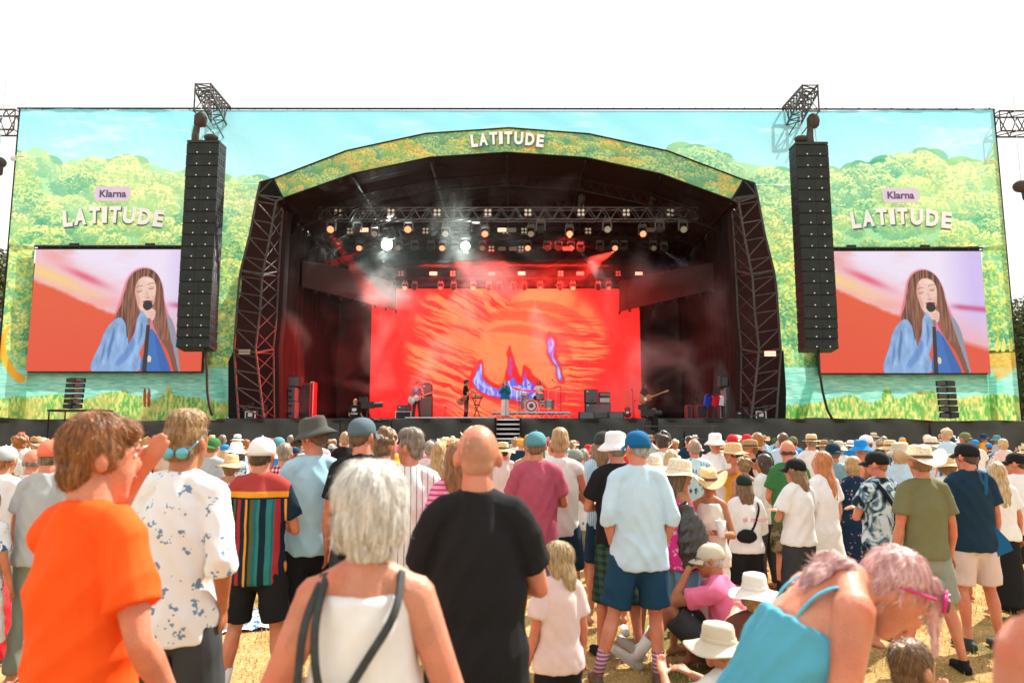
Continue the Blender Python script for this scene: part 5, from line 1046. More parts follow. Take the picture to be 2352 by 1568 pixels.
# hats, in head coordinates
def hat_parts(J, kind):
    R = np.array(head_R(J)); hd = J['head']; H = lambda p: hd + R @ np.array(p); out = []
    dome = lambda rx, ry, h, z0, n=24: [(math.cos(a) , math.sin(a)) for a in np.linspace(0, PI / 2 - .02, 8)]
    def lat(prof, sx, sy, dz=0, dy=0, defo=None, n=28):
        mb = MB(); mb.lathe(prof, (0, 0, 0), n, sx, sy); v = mb.verts()
        if defo is not None: v = defo(v)
        v = v + np.array((0, dy, dz)); mb.v = [v @ R.T + hd]; return mb
    if kind in ('cap', 'cap_back'):
        pr = [(1.0, .0), (1.02, .03), (1.0, .055), (.92, .080), (.75, .102), (.50, .118), (.22, .125), (.0, .126)]
        mb = lat(pr, .096, .110, -.004, -.014); s = 1 if kind == 'cap' else -1
        out.append(('crown', mb)); mb = MB(); vs = []; 
        for j in range(5):
            for k in range(13): a = math.radians(-62 + 124 * k / 12); f = j / 4; r = .100 + f * .078 * math.cos(a) ** .7; vs.append((math.sin(a) * (.088 + f * .012) * 1.0, s * (math.cos(a) * r) - .012, .022 - .018 * f * f - .30 * (math.sin(a) * .09) ** 2 / .09 - .012 * f))
        for off in (0, .005): mb.add([(R @ (np.array(v) + (0, 0, off))) + hd for v in vs], [(j*13+k, j*13+k+1, (j+1)*13+k+1, (j+1)*13+k) for j in range(4) for k in range(12)])
        out.append(('peak', mb)); mb = MB(); mb.ell(H((0, -.014, .125)), .009, n=8, m=5); out.append(('button', mb))
    elif kind == 'bucket':
        out.append(('crown', lat([(1.75, -.028), (1.45, -.002), (1.06, .028), (1.03, .035), (.98, .09), (.90, .112), (.5, .125), (0, .127)], .095, .113, .012, -.012, lambda v: v + np.c_[np.zeros(len(v)), np.zeros(len(v)), .006 * np.sin(np.arctan2(v[:, 1], v[:, 0]) * 3)])))
    elif kind in ('fedora', 'straw', 'cowboy', 'sun', 'wide'):
        bw = {'fedora': 1.62, 'straw': 1.85, 'cowboy': 2.15, 'sun': 1.75, 'wide': 2.15}[kind]
        def defo(v):
            r = np.sqrt((v[:, 0] / .094) ** 2 + (v[:, 1] / .113) ** 2); a = np.arctan2(v[:, 1], v[:, 0]); e = np.clip(r - 1.05, 0, 9)
            v = v.copy()
            if kind == 'cowboy': v[:, 2] += e * .085 * (np.cos(a) ** 2) - e * .035 * (np.sin(a) ** 2)
            elif kind == 'fedora': v[:, 2] += e * .020 * np.cos(a) ** 2
            else: v[:, 2] += -e * .03 + e * .012 * np.sin(a * 3 + 1)
            if kind in ('cowboy', 'fedora'): top = np.clip((v[:, 2] - .07) / .05, 0, 1) * (r < .95); v[:, 2] -= top * .022 * np.exp(-(v[:, 0] / .028) ** 2); v[:, 0] *= 1 - top * .12
            return v
        h = .125 if kind != 'cowboy' else .135
        pr = [(bw, .002), (bw, .006), (bw * .8 + .2, .004), (1.12, .012), (1.03, .022), (1.0, .05), (.96, h - .03), (.86, h - .008), (.55, h), (0, h + .003)]
        if kind == 'sun': pr = [(bw, -.03), (bw * .85, -.012), (1.3, .008), (1.06, .022), (1.02, .05), (1.0, .08), (.88, .108), (.5, .124), (0, .127)]
        out.append(('crown', lat(pr, .094, .113, .015, -.012, defo, 36)))
        if kind != 'sun': out.append(('hat_band', lat([(1.055, .022), (1.05, .03), (1.03, .045), (1.0, .047)], .096, .115, .015, -.012)))
    elif kind == 'beanie': out.append(('crown', lat([(1.02, -.01), (1.06, .03), (1.0, .07), (.8, .105), (.4, .125), (0, .13)], .092, .112, .012, -.012)))
    return out
def add_hat(root, J, kind, m, band=None, logo=None):
    parts = hat_parts(J, kind); top = None
    for nm, mb in parts:
        if top is None: top = obj('hat' if 'cap' not in kind else 'cap', mb, m, root, local=True, smooth=True); sm = top.modifiers.new('t', 'SOLIDIFY'); sm.thickness = .004
        else: obj(nm, mb, (band or m) if nm == 'hat_band' else m, top, local=True, smooth=True)
    return top
PEOPLE = []
def person(px, head_top, d, label, g='m', face=0.0, fat=0.0, armL='down', armR='down', top=None, sleeve='short', hem=-.06, loose=.018, collar=False, tank=False, wide=0.0, bottom=('shorts', None), hair=('short', 'brown'), hat=None, sk='fair', hy=0.0, hp=0.0, stance=.10, step=0.0, vox=None, shoes=None, over=None, H=None, z0=0.0, showface=False, shades=None, nstr=0, strL=.05, fold=.010, group=None, base=None, limb=1.0, foldx=1.0, vert=0.0, kidscale=None, socks=None, strw=.0016, strcurl=.08, tilt=0, name='person'):
    """one figure; face = turn in degrees from looking at the stage (positive: to the figure's left)"""
    pt = P(px, head_top, d); add = {'cap': .022, 'cap_back': .022, 'bucket': .02, 'fedora': .03, 'straw': .03, 'cowboy': .035, 'sun': .02, 'wide': .03, 'beanie': .02, None: .012}[hat[0] if hat else None]
    if hair and hair[0] in ('mop', 'bob', 'curly', 'quiff') and not hat: add = .035
    if H is None: H = (pt.z - z0) - add
    s = H / 1.78; J = skel(g, armL, armR, stance, over, hy=math.radians(hy), hp=math.radians(hp), step=step)
    loc = (pt.x, d, z0) if base is None else base
    t = empty(name, loc, math.radians(face), label, 'person', group); t.scale = (s * (.90 if d < 3.2 else .91), s, s)
    v = (vox or (.009 if d < 3.6 else .012 if d < 7 else .016)) / s
    showface = showface or d < 2.4; SK = skin(sk)
    b = link('body', bake(body_mb(J, g, fat, hero=d < 4, limb=limb, feet=not shoes), v if not (d < 4 or showface) else min(v, .0085), 2, name='body'), SK, t)
    if showface: add_face(b, J, HM(hair[1]) if hair else SK)
    if top:
        o = link({'none': 'vest'}.get(sleeve, 'shirt') if not tank else 'vest', bake(top_mb(J, g, fat, sleeve, hem, loose, collar, wide, tank), v, 3, cloth_fold(fold, int(px), foldx), name='shirt'), top, t)
    if bottom and bottom[0]: link({'shorts': 'shorts', 'minishorts': 'shorts', 'trousers': 'trousers', 'wide': 'trousers'}.get(bottom[0], 'skirt'), bake(bottom_mb(J, bottom[0], g, fat), v * 1.15, 3, cloth_fold(fold * 1.1, int(px) + 5, .8), name='bottom'), bottom[1], t)
    if hair:
        hm = bake(hair_mb(J, hair[0], bool(hat)), v * .8, 2, hair_fold(.004 if hair[0] not in ('shaved', 'fringe') else .001, int(px), J['head']), name='hair'); ho = link('hair', hm, HM(hair[1]), t)
        if nstr: link('hair_strands', strands(hm, nstr, strL, strw, J, int(px), curl=strcurl, vert=vert), HM(hair[1]), ho, kind='stuff')
        if nstr > 3000: link('flyaway_hair', strands(hm, nstr // 14, strL * 1.1, .0006, J, int(px) + 3, curl=.35, vert=vert, lift=.010, name='flyaway'), HM(hair[1]), ho, kind='stuff')
    if hat: add_hat(t, J, hat[0], hat[1], hat[2] if len(hat) > 2 else None)
    if shades: sunglasses(t, J, shades)
    for n in 'LR':
        if shoes: link('shoe', bake(shoe_mb(J, n), .011, 1, name='shoe'), shoes, t)
        if socks: a = J['an' + n]; k = J['kn' + n]; q = MB(); q.sweep([a - (0, 0, .01), a * .6 + k * .4], [.040, .050], n=12, cap=False); obj('sock', q, socks, t, local=True, smooth=True)
    PEOPLE.append(t); return t, J, s
# ---------------------------------------------------------------- fabrics
def fab(n, c, rough=.85, var=.07): return mat(n, c, rough, var=var, scale=7, bump=.15, bscale=260, spec=.15, wrinkle=.85)
def pat(name, build, rough=.85):
    if name in _mc: return _mc[name]
    m, nt, b = newmat(name); tc = N(nt, 'ShaderNodeTexCoord'); nt.links.new(build(nt, tc.outputs['Object'], nt.links.new), b.inputs['Base Color']); b.inputs['Roughness'].default_value = rough; b.inputs['Specular IOR Level'].default_value = .15; m4 = N(nt, 'ShaderNodeMapping'); m4.inputs['Rotation'].default_value = (.2, .5, .1); m4.inputs['Scale'].default_value = (1, 1, .55); nt.links.new(tc.outputs['Object'], m4.inputs[0]); n4 = N(nt, 'ShaderNodeTexNoise'); n4.noise_type = 'RIDGED_MULTIFRACTAL'; n4.inputs['Scale'].default_value = 4.2; n4.inputs['Detail'].default_value = 3.5; n4.inputs['Distortion'].default_value = .7; nt.links.new(m4.outputs[0], n4.inputs[0]); b4 = N(nt, 'ShaderNodeBump'); b4.inputs['Strength'].default_value = .8; b4.inputs['Distance'].default_value = .02; nt.links.new(n4.outputs[0], b4.inputs['Height']); nt.links.new(b4.outputs[0], b.inputs['Normal']); _mc[name] = m; return m
def sep(nt, s, L, rot=0, sc=1, dist=0.0):
    mp = N(nt, 'ShaderNodeMapping'); mp.inputs['Rotation'].default_value = (0, rot, 0); mp.inputs['Scale'].default_value = (sc, sc, sc); L(s, mp.inputs[0]); x = N(nt, 'ShaderNodeSeparateXYZ'); L(mp.outputs[0], x.inputs[0]); return x.outputs
def ramp(nt, sock, L, stops, const=True):
    r = N(nt, 'ShaderNodeValToRGB'); r.color_ramp.interpolation = 'CONSTANT' if const else 'LINEAR'; e = r.color_ramp.elements; e[0].position = stops[0][0]; e[0].color = (*stops[0][1], 1); e[1].position = stops[1][0]; e[1].color = (*stops[1][1], 1)
    for p, c in stops[2:]: k = e.new(p); k.color = (*c, 1)
    L(sock, r.inputs[0]); return r.outputs[0]
def math_(nt, L, op, a, b=None, c=None):
    n = N(nt, 'ShaderNodeMath', operation=op)
    for i, v in enumerate((a, b, c)):
        if v is None: continue
        if isinstance(v, (int, float)): n.inputs[i].default_value = v
        else: L(v, n.inputs[i])
    return n.outputs[0]
def mixc(nt, L, f, a, b):
    m = N(nt, 'ShaderNodeMix', data_type='RGBA')
    for k, v in ((0, f), (6, a), (7, b)):
        if isinstance(v, (int, float)): m.inputs[k].default_value = v
        elif isinstance(v, tuple): m.inputs[k].default_value = (*v, 1)
        else: L(v, m.inputs[k])
    return m.outputs[2]
def print_spots(base, ink, scale, thr, stretch=(1, 1, 1), dist=.5, ink2=None):
    def f(nt, s, L):
        no = N(nt, 'ShaderNodeTexNoise'); no.inputs['Scale'].default_value = scale * 1.6; L(s, no.inputs[0]); ad = N(nt, 'ShaderNodeVectorMath', operation='MULTIPLY_ADD'); L(no.outputs['Color'], ad.inputs[0]); ad.inputs[1].default_value = (dist / scale * 1.5,) * 3; L(s, ad.inputs[2])
        mp = N(nt, 'ShaderNodeMapping'); mp.inputs['Scale'].default_value = stretch; L(ad.outputs[0], mp.inputs[0]); v = N(nt, 'ShaderNodeTexVoronoi'); v.inputs['Scale'].default_value = scale; L(mp.outputs[0], v.inputs[0])
        n2 = N(nt, 'ShaderNodeTexNoise'); n2.inputs['Scale'].default_value = scale * 3.4; n2.inputs['Detail'].default_value = 1; L(s, n2.inputs[0]); d = math_(nt, L, 'MULTIPLY_ADD', n2.outputs[0], 1.1, v.outputs['Distance']); return mixc(nt, L, ramp(nt, math_(nt, L, 'SUBTRACT', d, .0), L, [(0, (1, 1, 1)), (thr, (0, 0, 0))]), base, ink)
    return f
def stripes(base, ink, period, duty, axis=0, rot=0):
    def f(nt, s, L):
        x = sep(nt, s, L, rot)[axis]; fr = math_(nt, L, 'FRACT', math_(nt, L, 'DIVIDE', math_(nt, L, 'ADD', x, 5.0), period)); return ramp(nt, fr, L, [(0, ink), (duty, base)])
    return f
def plaid(a, b, c, p=.05):
    def f(nt, s, L):
        o = sep(nt, s, L); w = lambda k, q, d: math_(nt, L, 'LESS_THAN', math_(nt, L, 'FRACT', math_(nt, L, 'DIVIDE', math_(nt, L, 'ADD', o[k], 5.0), q)), d)
        t = math_(nt, L, 'ADD', w(0, p, .5), w(2, p, .5)); t2 = math_(nt, L, 'ADD', w(0, p, .1), w(2, p, .1)); r = ramp(nt, math_(nt, L, 'MULTIPLY', t, .5), L, [(0, a), (.25, b), (.75, c)]); return mixc(nt, L, math_(nt, L, 'MULTIPLY', t2, .35), r, c)
    return f
def gaudy(nt, s, L):
    o = sep(nt, s, L); x = math_(nt, L, 'ADD', math_(nt, L, 'MULTIPLY', o[0], 2.0), .5)
    nv, ol, rd, og, tl, t2 = (.008, .02, .035), (.09, .11, .04), (.36, .03, .035), (.78, .30, .03), (.02, .13, .15), (.03, .20, .20)
    st = ramp(nt, x, L, [(0, nv), (.16, ol), (.21, nv), (.25, rd), (.31, nv), (.385, og), (.42, nv), (.46, ol), (.51, tl), (.56, t2), (.60, nv), (.69, t2), (.76, tl), (.79, rd), (.86, nv), (.92, og), (.95, nv)])
    z = ramp(nt, math_(nt, L, 'SUBTRACT', o[2], .9), L, [(0, (0, 0, 0)), (.475, (1, 1, 1))]); z2 = ramp(nt, math_(nt, L, 'SUBTRACT', o[2], .9), L, [(0, (0, 0, 0)), (.515, (1, 1, 1))]); nz = ramp(nt, math_(nt, L, 'SUBTRACT', o[2], .9), L, [(0, (0, 0, 0)), (.462, (1, 1, 1))])
    back = math_(nt, L, 'LESS_THAN', math_(nt, L, 'ABSOLUTE', o[0]), .235)
    c = mixc(nt, L, math_(nt, L, 'MULTIPLY', nz, back), st, nv); c = mixc(nt, L, math_(nt, L, 'MULTIPLY', z, back), c, og); return mixc(nt, L, math_(nt, L, 'MULTIPLY', z2, back), c, (.38, .05, .045))
def tiedye(nt, s, L):
    no = N(nt, 'ShaderNodeTexNoise'); no.inputs['Scale'].default_value = 6; no.inputs['Distortion'].default_value = 2.0; no.inputs['Detail'].default_value = 6; L(s, no.inputs[0]); return ramp(nt, no.outputs[0], L, [(.42, (.015, .02, .025)), (.50, (.10, .20, .27)), (.58, (.62, .72, .76))], False)
def camo(nt, s, L):
    no = N(nt, 'ShaderNodeTexNoise'); no.inputs['Scale'].default_value = 9; no.inputs['Detail'].default_value = 1; L(s, no.inputs[0]); return ramp(nt, no.outputs[0], L, [(0, (.03, .025, .015)), (.42, (.13, .10, .05)), (.50, (.07, .09, .04)), (.58, (.24, .18, .10))])
W_ = fab('white cotton', (.80, .80, .80)); OFFW = fab('off white cotton', (.74, .72, .68)); BLK = fab('black cotton', (.014, .014, .015)); CHAR = fab('charcoal cotton', (.045, .048, .052)); NAVY = fab('navy cotton', (.012, .035, .065)); NAVY2 = fab('navy shorts cotton', (.012, .05, .10))
ORANGE = fab('orange cotton', (.90, .10, .012)); LBLUE = fab('pale blue linen', (.50, .68, .80)); SKYB = fab('light blue cotton', (.38, .62, .74)); OLIVE = fab('olive cotton', (.17, .17, .085)); GREEN = fab('green cotton', (.045, .17, .05)); PLUM = fab('raspberry cotton', (.42, .085, .13)); PINK = fab('pink cotton', (.80, .17, .30))
MUST = fab('mustard cotton', (.80, .36, .04)); GREY = fab('grey cotton', (.42, .45, .46)); BROWN = fab('brown cotton', (.14, .05, .035)); SAND = fab('sand cotton', (.46, .36, .24)); PALEP = fab('pale pink cotton', (.74, .58, .56)); DENIM = fab('denim', (.07, .14, .22)); LDENIM = fab('pale denim', (.16, .33, .44)); BLUE = fab('bright blue cotton', (.02, .24, .62)); TEAL = fab('teal cotton', (.10, .28, .31)); RED = fab('red cotton', (.62, .03, .04)); CORAL = fab('coral cotton', (.85, .20, .12)); BEIGE = fab('beige cotton', (.60, .52, .40)); DRESSB = fab('blue dress cotton', (.09, .37, .50)); GREYG = fab('grey green cotton', (.22, .25, .21))
STRAW = mat('straw hat weave', (.72, .50, .26), .8, var=.2, scale=60, bump=.5, bscale=200); STRAWP = mat('pale straw weave', (.78, .66, .48), .8, var=.2, scale=60, bump=.5, bscale=200); STRAWB = mat('brown straw weave', (.42, .24, .11), .8, var=.2, scale=60, bump=.5, bscale=200)
M_lensd = mat('dark sunglass lens', (.015, .012, .012), .15, var=0, spec=.8); M_lensb = mat('blue mirrored lens', (.12, .45, .60), .1, .6, var=0); M_mag = mat('magenta frame', (.55, .02, .15), .3, var=0); LEATH = mat('brown leather', (.10, .06, .04), .6); WSOCK = fab('white sock', (.78, .78, .76)); PSOCK = pat('striped sock', stripes((.45, .35, .48), (.30, .06, .09), .028, .5, 2))
FLORAL = pat('white shirt with blue flowers', print_spots((.76, .80, .82), (.16, .28, .44), 15, .775, (1, 1, 1), .6)); GAUDY = pat('striped multicolour shirt cloth', gaudy); THINS = pat('white shirt with thin dark stripes', stripes((.78, .77, .75), (.16, .15, .18), .045, .14)); PINKS = pat('pink striped cloth', stripes((.82, .35, .48), (.62, .04, .22), .035, .42, 2))
BSTR = pat('blue striped shirt cloth', stripes((.42, .58, .72), (.18, .34, .52), .02, .3)); REDP = pat('red plaid cloth', plaid((.80, .62, .60), (.62, .12, .16), (.16, .02, .06))); LEAFB = pat('blue leaf print cloth', print_spots((.55, .76, .80), (.02, .10, .22), 22, .86, (1, 1, .5), .8)); LEAFW = pat('white leaf print cloth', print_spots((.76, .80, .80), (.04, .16, .26), 13, .86, (1, 1, .6), .9)); DYE = pat('tie dye cloth', tiedye); CAMO = pat('camouflage cloth', camo)
NAVFL = pat('navy floral cloth', print_spots((.010, .03, .065), (.55, .30, .28), 16, .70, (1, 1, 1), .8)); TARTAN = pat('dark tartan cloth', plaid((.012, .03, .03), (.02, .06, .05), (.06, .09, .04), .06)); BLOTCH = pat('blue and white paisley cloth', print_spots((.72, .76, .80), (.03, .12, .34), 10, .95)); WCHK = pat('white check cloth', plaid((.78, .76, .75), (.70, .66, .66), (.52, .48, .50), .022)); PINKPAT = pat('magenta patterned cloth', print_spots((.72, .04, .24), (.85, .55, .55), 20, .78))
def bag(src, label, strap, straps_m, body=None, body_m=None, size=(.13, .05, .09), w=.02, cat='bag', name='shoulder_bag', extra=None):
    t = empty(name, src.location, src.rotation_euler[2], label, cat); t.scale = src.scale
    for k, pts in enumerate(strap):
        q = MB(); q.sweep(catmull(pts, 5, False), [(w, .004)] * len(catmull(pts, 5, False)), side=np.cross(unit(np.array(pts[-1], float) - np.array(pts[0], float)), (0, 1, 0)), n=6); obj('strap', q, straps_m, t, local=True, smooth=True)
    if body is not None: q = MB(); q.ell(body, size, n=14, m=9); q.ell(np.array(body) + (0, 0, -size[2] * .25), (size[0] * 1.04, size[1] * 1.05, size[2] * .8)); link('bag_body', bake(q, .012, 2, cloth_fold(.008, 3, 2)), body_m, t)
    return t
# ---------------------------------------------------------------- the people nearest the camera
po, Jo, so_ = person(232, 935, 2.35, 'ginger haired man in a plain orange t-shirt at the left, hand at his brow', face=-24, hy=-26, top=ORANGE, loose=.024, bottom=('trousers', CHAR), hair=('mop', 'ginger'), sk='pink', showface=True, fat=.04, armR='down', nstr=9000, strL=.045, strw=.0013, fold=.018,
   over={'elL': (-.24, .20, 1.42), 'curl': .15, 'wrL': (-.075, .215, 1.61), 'elR': (.285, -.03, 1.16), 'wrR': (.27, .12, .95)}, hem=-.10, foldx=.8)
pf, Jf, sf = person(432, 938, 3.55, 'man in a white shirt with small blue flowers beside the orange t-shirt', face=-6, hy=-8, top=FLORAL, sleeve='rolled', loose=.026, hem=-.12, wide=.008, collar=True, bottom=('shorts', CHAR), hair=('quiff', 'lightbrown'), armR='pocket', armL='down', nstr=4000, strL=.04, strw=.0013, sk='tan', fold=.012)
for h_ in (pf,):
    g_ = empty('sunglasses', pf.location, pf.rotation_euler[2], 'blue mirrored sunglasses worn back to front on the floral shirt man', 'sunglasses'); g_.scale = pf.scale; q = MB(); hd = Jf['head']
    for s in (-1, 1): q.ell(hd + (s * .036 + .01, -.122, -.045), (.033, .008, .024)); q.bar(hd + (s * .065 + .01, -.115, -.035), hd + (s * .088, -.01, .03), .004, 5)
    obj('lenses', q, M_lensb, g_, local=True, smooth=True)
person(604, 997, 5.2, 'man in a white cap and shirt of bold red, teal and orange stripes', top=GAUDY, loose=.032, wide=.012, hem=-.13, collar=True, bottom=('shorts', BLK), hair=('short', 'dark'), hat=('cap', W_), armL='low', armR='front', stance=.16, hy=-8, socks=WSOCK, shoes=mat('grey trainers', (.35, .36, .33), .7))
person(722, 958, 5.6, 'bearded man in a grey bucket hat and light blue t-shirt looking down to the left', face=28, hy=38, hp=-14, top=SKYB, loose=.03, bottom=('shorts', BLK), hair=('short', 'brown'), hat=('bucket', mat('dark grey felt', (.07, .068, .06), .9)), armR='low', armL='low', showface=True, shades=M_lensd, sk='pink', fat=.10)
pw, Jw, sw_ = person(850, 1040, 2.02, 'woman with a white bob in a white sleeveless top, grey strap across her back', g='f', fat=.09, hy=16, face=5, top=W_, tank=True, loose=.016, wide=.03, bottom=('trousers', CHAR), hair=('bob', 'white'), sk='pink', limb=1.2, nstr=13000, strL=.08, strw=.0012, strcurl=.03, vert=.35, fold=.007, over={'elL': (-.285, -.05, 1.14), 'elR': (.275, -.03, 1.14), 'wrL': (-.30, .02, .90), 'wrR': (.27, .08, .90)})
M_strap = mat('grey green webbing', (.10, .105, .10), .8, var=.2, scale=30)
bag(pw, 'small grey crossbody bag hanging on the white haired woman', [[(.11, -.05, 1.50), (.095, -.150, 1.41), (.02, -.172, 1.30), (-.05, -.176, 1.20)], [(-.115, -.04, 1.495), (-.125, -.145, 1.39), (-.115, -.170, 1.28), (-.085, -.178, 1.19)], [(-.125, -.03, 1.49), (-.155, -.140, 1.39), (-.165, -.165, 1.26), (-.175, -.170, 1.10)]], mat('dark grey webbing', (.045, .05, .048), .8, var=.2, scale=30), (-.085, -.195, 1.155), mat('dark nylon', (.015, .016, .017), .6), (.055, .032, .045), .012)
pb, Jb, sb_ = person(1098, 968, 2.9, 'bald man in a plain black t-shirt with folded arms', top=BLK, fat=.08, loose=.024, wide=.012, hem=-.12, bottom=('trousers', CHAR), hair=('shaved', 'greybrown'), sk='pink', armL='crossed', armR='crossed', fold=.013, limb=1.06)
link('scalp_stubble', bake(hair_mb(Jb, 'shaved'), .01, 2, name='stubble'), mat('shaved scalp', (.42, .20, .12), .55, var=.2, scale=10, bump=.1, bscale=200), pb); [bpy.data.objects.remove(c) for c in list(pb.children) if c.name.startswith('hair')]
pc, Jc, sc_ = person(1281, 1240, 4.0, 'small girl with long golden hair in a pale pink t-shirt', g='f', top=PALEP, loose=.032, wide=.02, hem=-.08, bottom=('trousers', BLK), hair=('shoulder', 'blonde'), face=18, hy=48, hp=-14, sk='pink', limb=1.1, nstr=5000, strL=.11, strw=.0016, vert=.5, fold=.009)
person(1232, 985, 6.5, 'man in a raspberry t-shirt and teal cap worn towards the stage', top=PLUM, loose=.028, hem=-.10, bottom=('shorts', DENIM), hair=('short', 'brown'), hat=('cap', TEAL), armL='crossed', armR='crossed', hy=-12, fat=.02)
person(1286, 980, 7.0, 'man in a sleeveless white vest top beside the raspberry t-shirt', top=OFFW, sleeve='none', bottom=('shorts', NAVY), hair=('quiff', 'lightbrown'), armL='front', armR='crossed', hem=-.08, sk='pink')
person(1322, 1026, 8.0, 'woman in a grey green cap, white t-shirt and dark shorts', g='f', top=W_, bottom=('shorts', GREYG), hair=('shoulder', 'ginger'), hat=('cap', GREYG), armL='front', face=12)
person(1388, 985, 7.4, 'man in a dark cap and pale blue striped shirt behind the kilted man', top=BSTR, loose=.03, bottom=('shorts', NAVY), hair=('shoulder', 'brown'), hat=('cap', fab('faded black cap', (.04, .045, .04))), armL='low', armR='low', hy=-35)
person(1414, 990, 6.3, 'man in a white bucket hat, black shirt and dark tartan kilt', top=BLK, loose=.026, collar=True, bottom=('skirt', TARTAN), hair=('shaved', 'greybrown'), hat=('bucket', W_), armL='crossed', armR='crossed', face=8, sk='pink', shoes=BLK, fat=.04)
pm, Jm, sm_ = person(1462, 982, 5.55, 'tall grey haired man in a blue cap, pale blue linen shirt and navy shorts', top=LBLUE, sleeve='rolled', loose=.024, wide=.022, hem=-.12, collar=True, bottom=('shorts', NAVY2), hair=('short', 'grey'), hat=('cap', BLUE if 0 else fab('deep blue cap', (.01, .12, .30))), armL='pocket', armR='pocket', hy=30, fat=.12, sk='pink', shoes=LEATH, socks=PSOCK, fold=.012, nstr=500, strL=.03,
   over={'elL': (-.25, -.07, 1.17), 'elR': (.25, -.07, 1.17), 'wrL': (-.205, .03, .95), 'wrR': (.205, .03, .95), 'knL': (-.20, .02, .50), 'anL': (-.34, .0, .085), 'hipL': (-.105, 0, .90), 'knR': (.12, .02, .50), 'anR': (.13, -.02, .085)})
q = MB(); w0 = Jm['wrL']; e0 = Jm['elL']; d_ = unit(w0 - e0); q.sweep([w0 - d_ * .01, w0 + d_ * .012], [.033, .033], n=12); obj('watch', q, BLK, pm, local=True)
person(1558, 1050, 6.2, 'woman in a magenta patterned skirt top and denim shorts hugging a dark bag', g='f', top=PINKPAT, tank=True, loose=.03, wide=.05, hem=-.12, bottom=('shorts', LDENIM), hair=('long', 'brown'), hat=('wide', STRAWP), armL='front', armR='front', face=-75, hy=-10, hp=-8, sk='tan', fat=.12, over={'wrR': (.02, .24, 1.12), 'wrL': (-.02, .26, 1.12)})
t = empty('shopping_bag', (P(1588, 1240, 6.0)), 0, 'crumpled shiny dark bag held by the woman in magenta', 'bag'); q = MB(); c_ = P(1588, 1232, 6.0); q.sweep([(c_.x - .04, c_.y, c_.z + .22), (c_.x, c_.y, c_.z + .10), (c_.x + .02, c_.y, c_.z - .05), (c_.x - .01, c_.y, c_.z - .20)], [(.05, .05), (.10, .07), (.13, .08), (.08, .06)], n=14); me_ = bake(q, .015, 1, cloth_fold(.025, 4, 2.0)); me_.transform(Matrix.Translation(-c_)); t.location = c_; link('bag_body', me_, mat('glossy black plastic', (.03, .028, .025), .25, var=.5, scale=20, spec=.6), t)
pcw, Jcw, _s = person(1626, 1070, 6.4, 'woman facing the camera in pale dress, straw cowboy hat and dark glasses', g='f', face=172, hy=4, hp=-10, top=fab('cream cotton', (.72, .68, .60)), tank=True, loose=.03, wide=.02, hem=-.1, bottom=('longskirt', fab('cream skirt cotton', (.74, .72, .66))), hair=('short', 'brown'), hat=('cowboy', STRAW, LEATH), armL='front', armR='down', sk='tan', showface=True, shades=M_lensd)
t = empty('plastic_cup', (0, 0, 0), 0, 'clear plastic cup of red drink held by the woman in the cowboy hat', 'cup'); wv = Vector(Jcw['wrL']) * _s; c_ = pcw.location + Rz(math.radians(172)) @ (wv + Vector((.02, .10, .05))); t.location = c_; ORG[t.name] = c_.copy(); q = MB(); q.lathe([(0, -.06), (.03, -.06), (.042, .07), (.04, .07), (.028, -.05)], c_, 14); obj('cup_wall', q, fab('milky plastic', (.75, .75, .72)), t, smooth=True); q = MB(); q.lathe([(0, .045), (.038, .045)], c_, 14); obj('drink', q, RED, t)
pu_, Ju, su = person(1708, 1083, 7.0, 'woman in a white sweatshirt with pink lettering, black cap and black shorts', g='f', top=W_, sleeve='long', loose=.035, wide=.02, hem=-.03, bottom=('shorts', BLK), hair=('shoulder', 'brown'), hat=('cap', fab('bottle black cap', (.018, .03, .024))), armL='front', armR='front', fat=.05, fold=.008)
bag(pu_, 'small black sling bag worn across the white sweatshirt', [[(.13, -.03, 1.50), (.13, -.13, 1.40), (.06, -.16, 1.22), (.0, -.17, 1.14)]], BLK, (-.05, -.175, 1.10), BLK, (.125, .045, .075), .014)
gm = glyph('uk', .085, .005); gm2 = glyph('re tour', .085, .005)
INK = mat('pink print ink', (.72, .30, .36), .7, var=.02)
for mm, x in ((gm, -.055), (gm2, .115)): m4 = mm.copy(); m4.transform(Matrix.Translation((x, -.163, 1.255)) @ Matrix.Rotation(math.radians(90), 4, 'X') @ Matrix.Diagonal((.85, 1, 1, 1))); sh = [c for c in pu_.children if c.name.startswith('shirt')][0]; link('print_lettering', m4, INK, sh)
person(1808, 1008, 8.2, 'heavy balding man in a green t-shirt and camouflage shorts', top=GREEN, loose=.03, fat=.22, bottom=('shorts', CAMO), hair=('fringe', 'dark'), sk='pink', hem=-.06, shoes=mat('tan boots', (.38, .19, .07), .7), socks=BLK, armL='low', armR='low', limb=1.15)
person(1826, 1047, 6.9, 'brown haired youth in a black cap, white t-shirt and black trousers', g='f', top=W_, loose=.034, wide=.02, hem=-.02, bottom=('wide', CHAR), hair=('shoulder', 'brown'), hat=('cap', BLK), armL='crossed', armR='crossed', face=26, hy=24, sk='fair')
person(1886, 1034, 7.6, 'woman with long red brown hair in a printed white t-shirt and pale skirt', g='f', top=W_, loose=.025, bottom=('miniskirt', OFFW), hair=('long', 'red'), face=22, hy=25, armR='down', sk='pale')
person(1958, 1042, 8.6, 'blonde woman in a navy floral dress with a pale blue strap', g='f', top=NAVFL, bottom=('longskirt', NAVFL), hair=('bob', 'lightbrown'), armL='front', armR='low', wide=.02, fat=.06)
pd_, Jd, sd__ = person(2012, 1030, 6.6, 'ginger bearded man in a black cap and blue grey tie dye shirt', top=DYE, loose=.034, wide=.02, hem=-.08, bottom=('shorts', BLK), hair=('shaved', 'ginger'), hat=('cap', BLK), armL='crossed', armR='crossed', face=22, hy=26, sk='pink', showface=True)
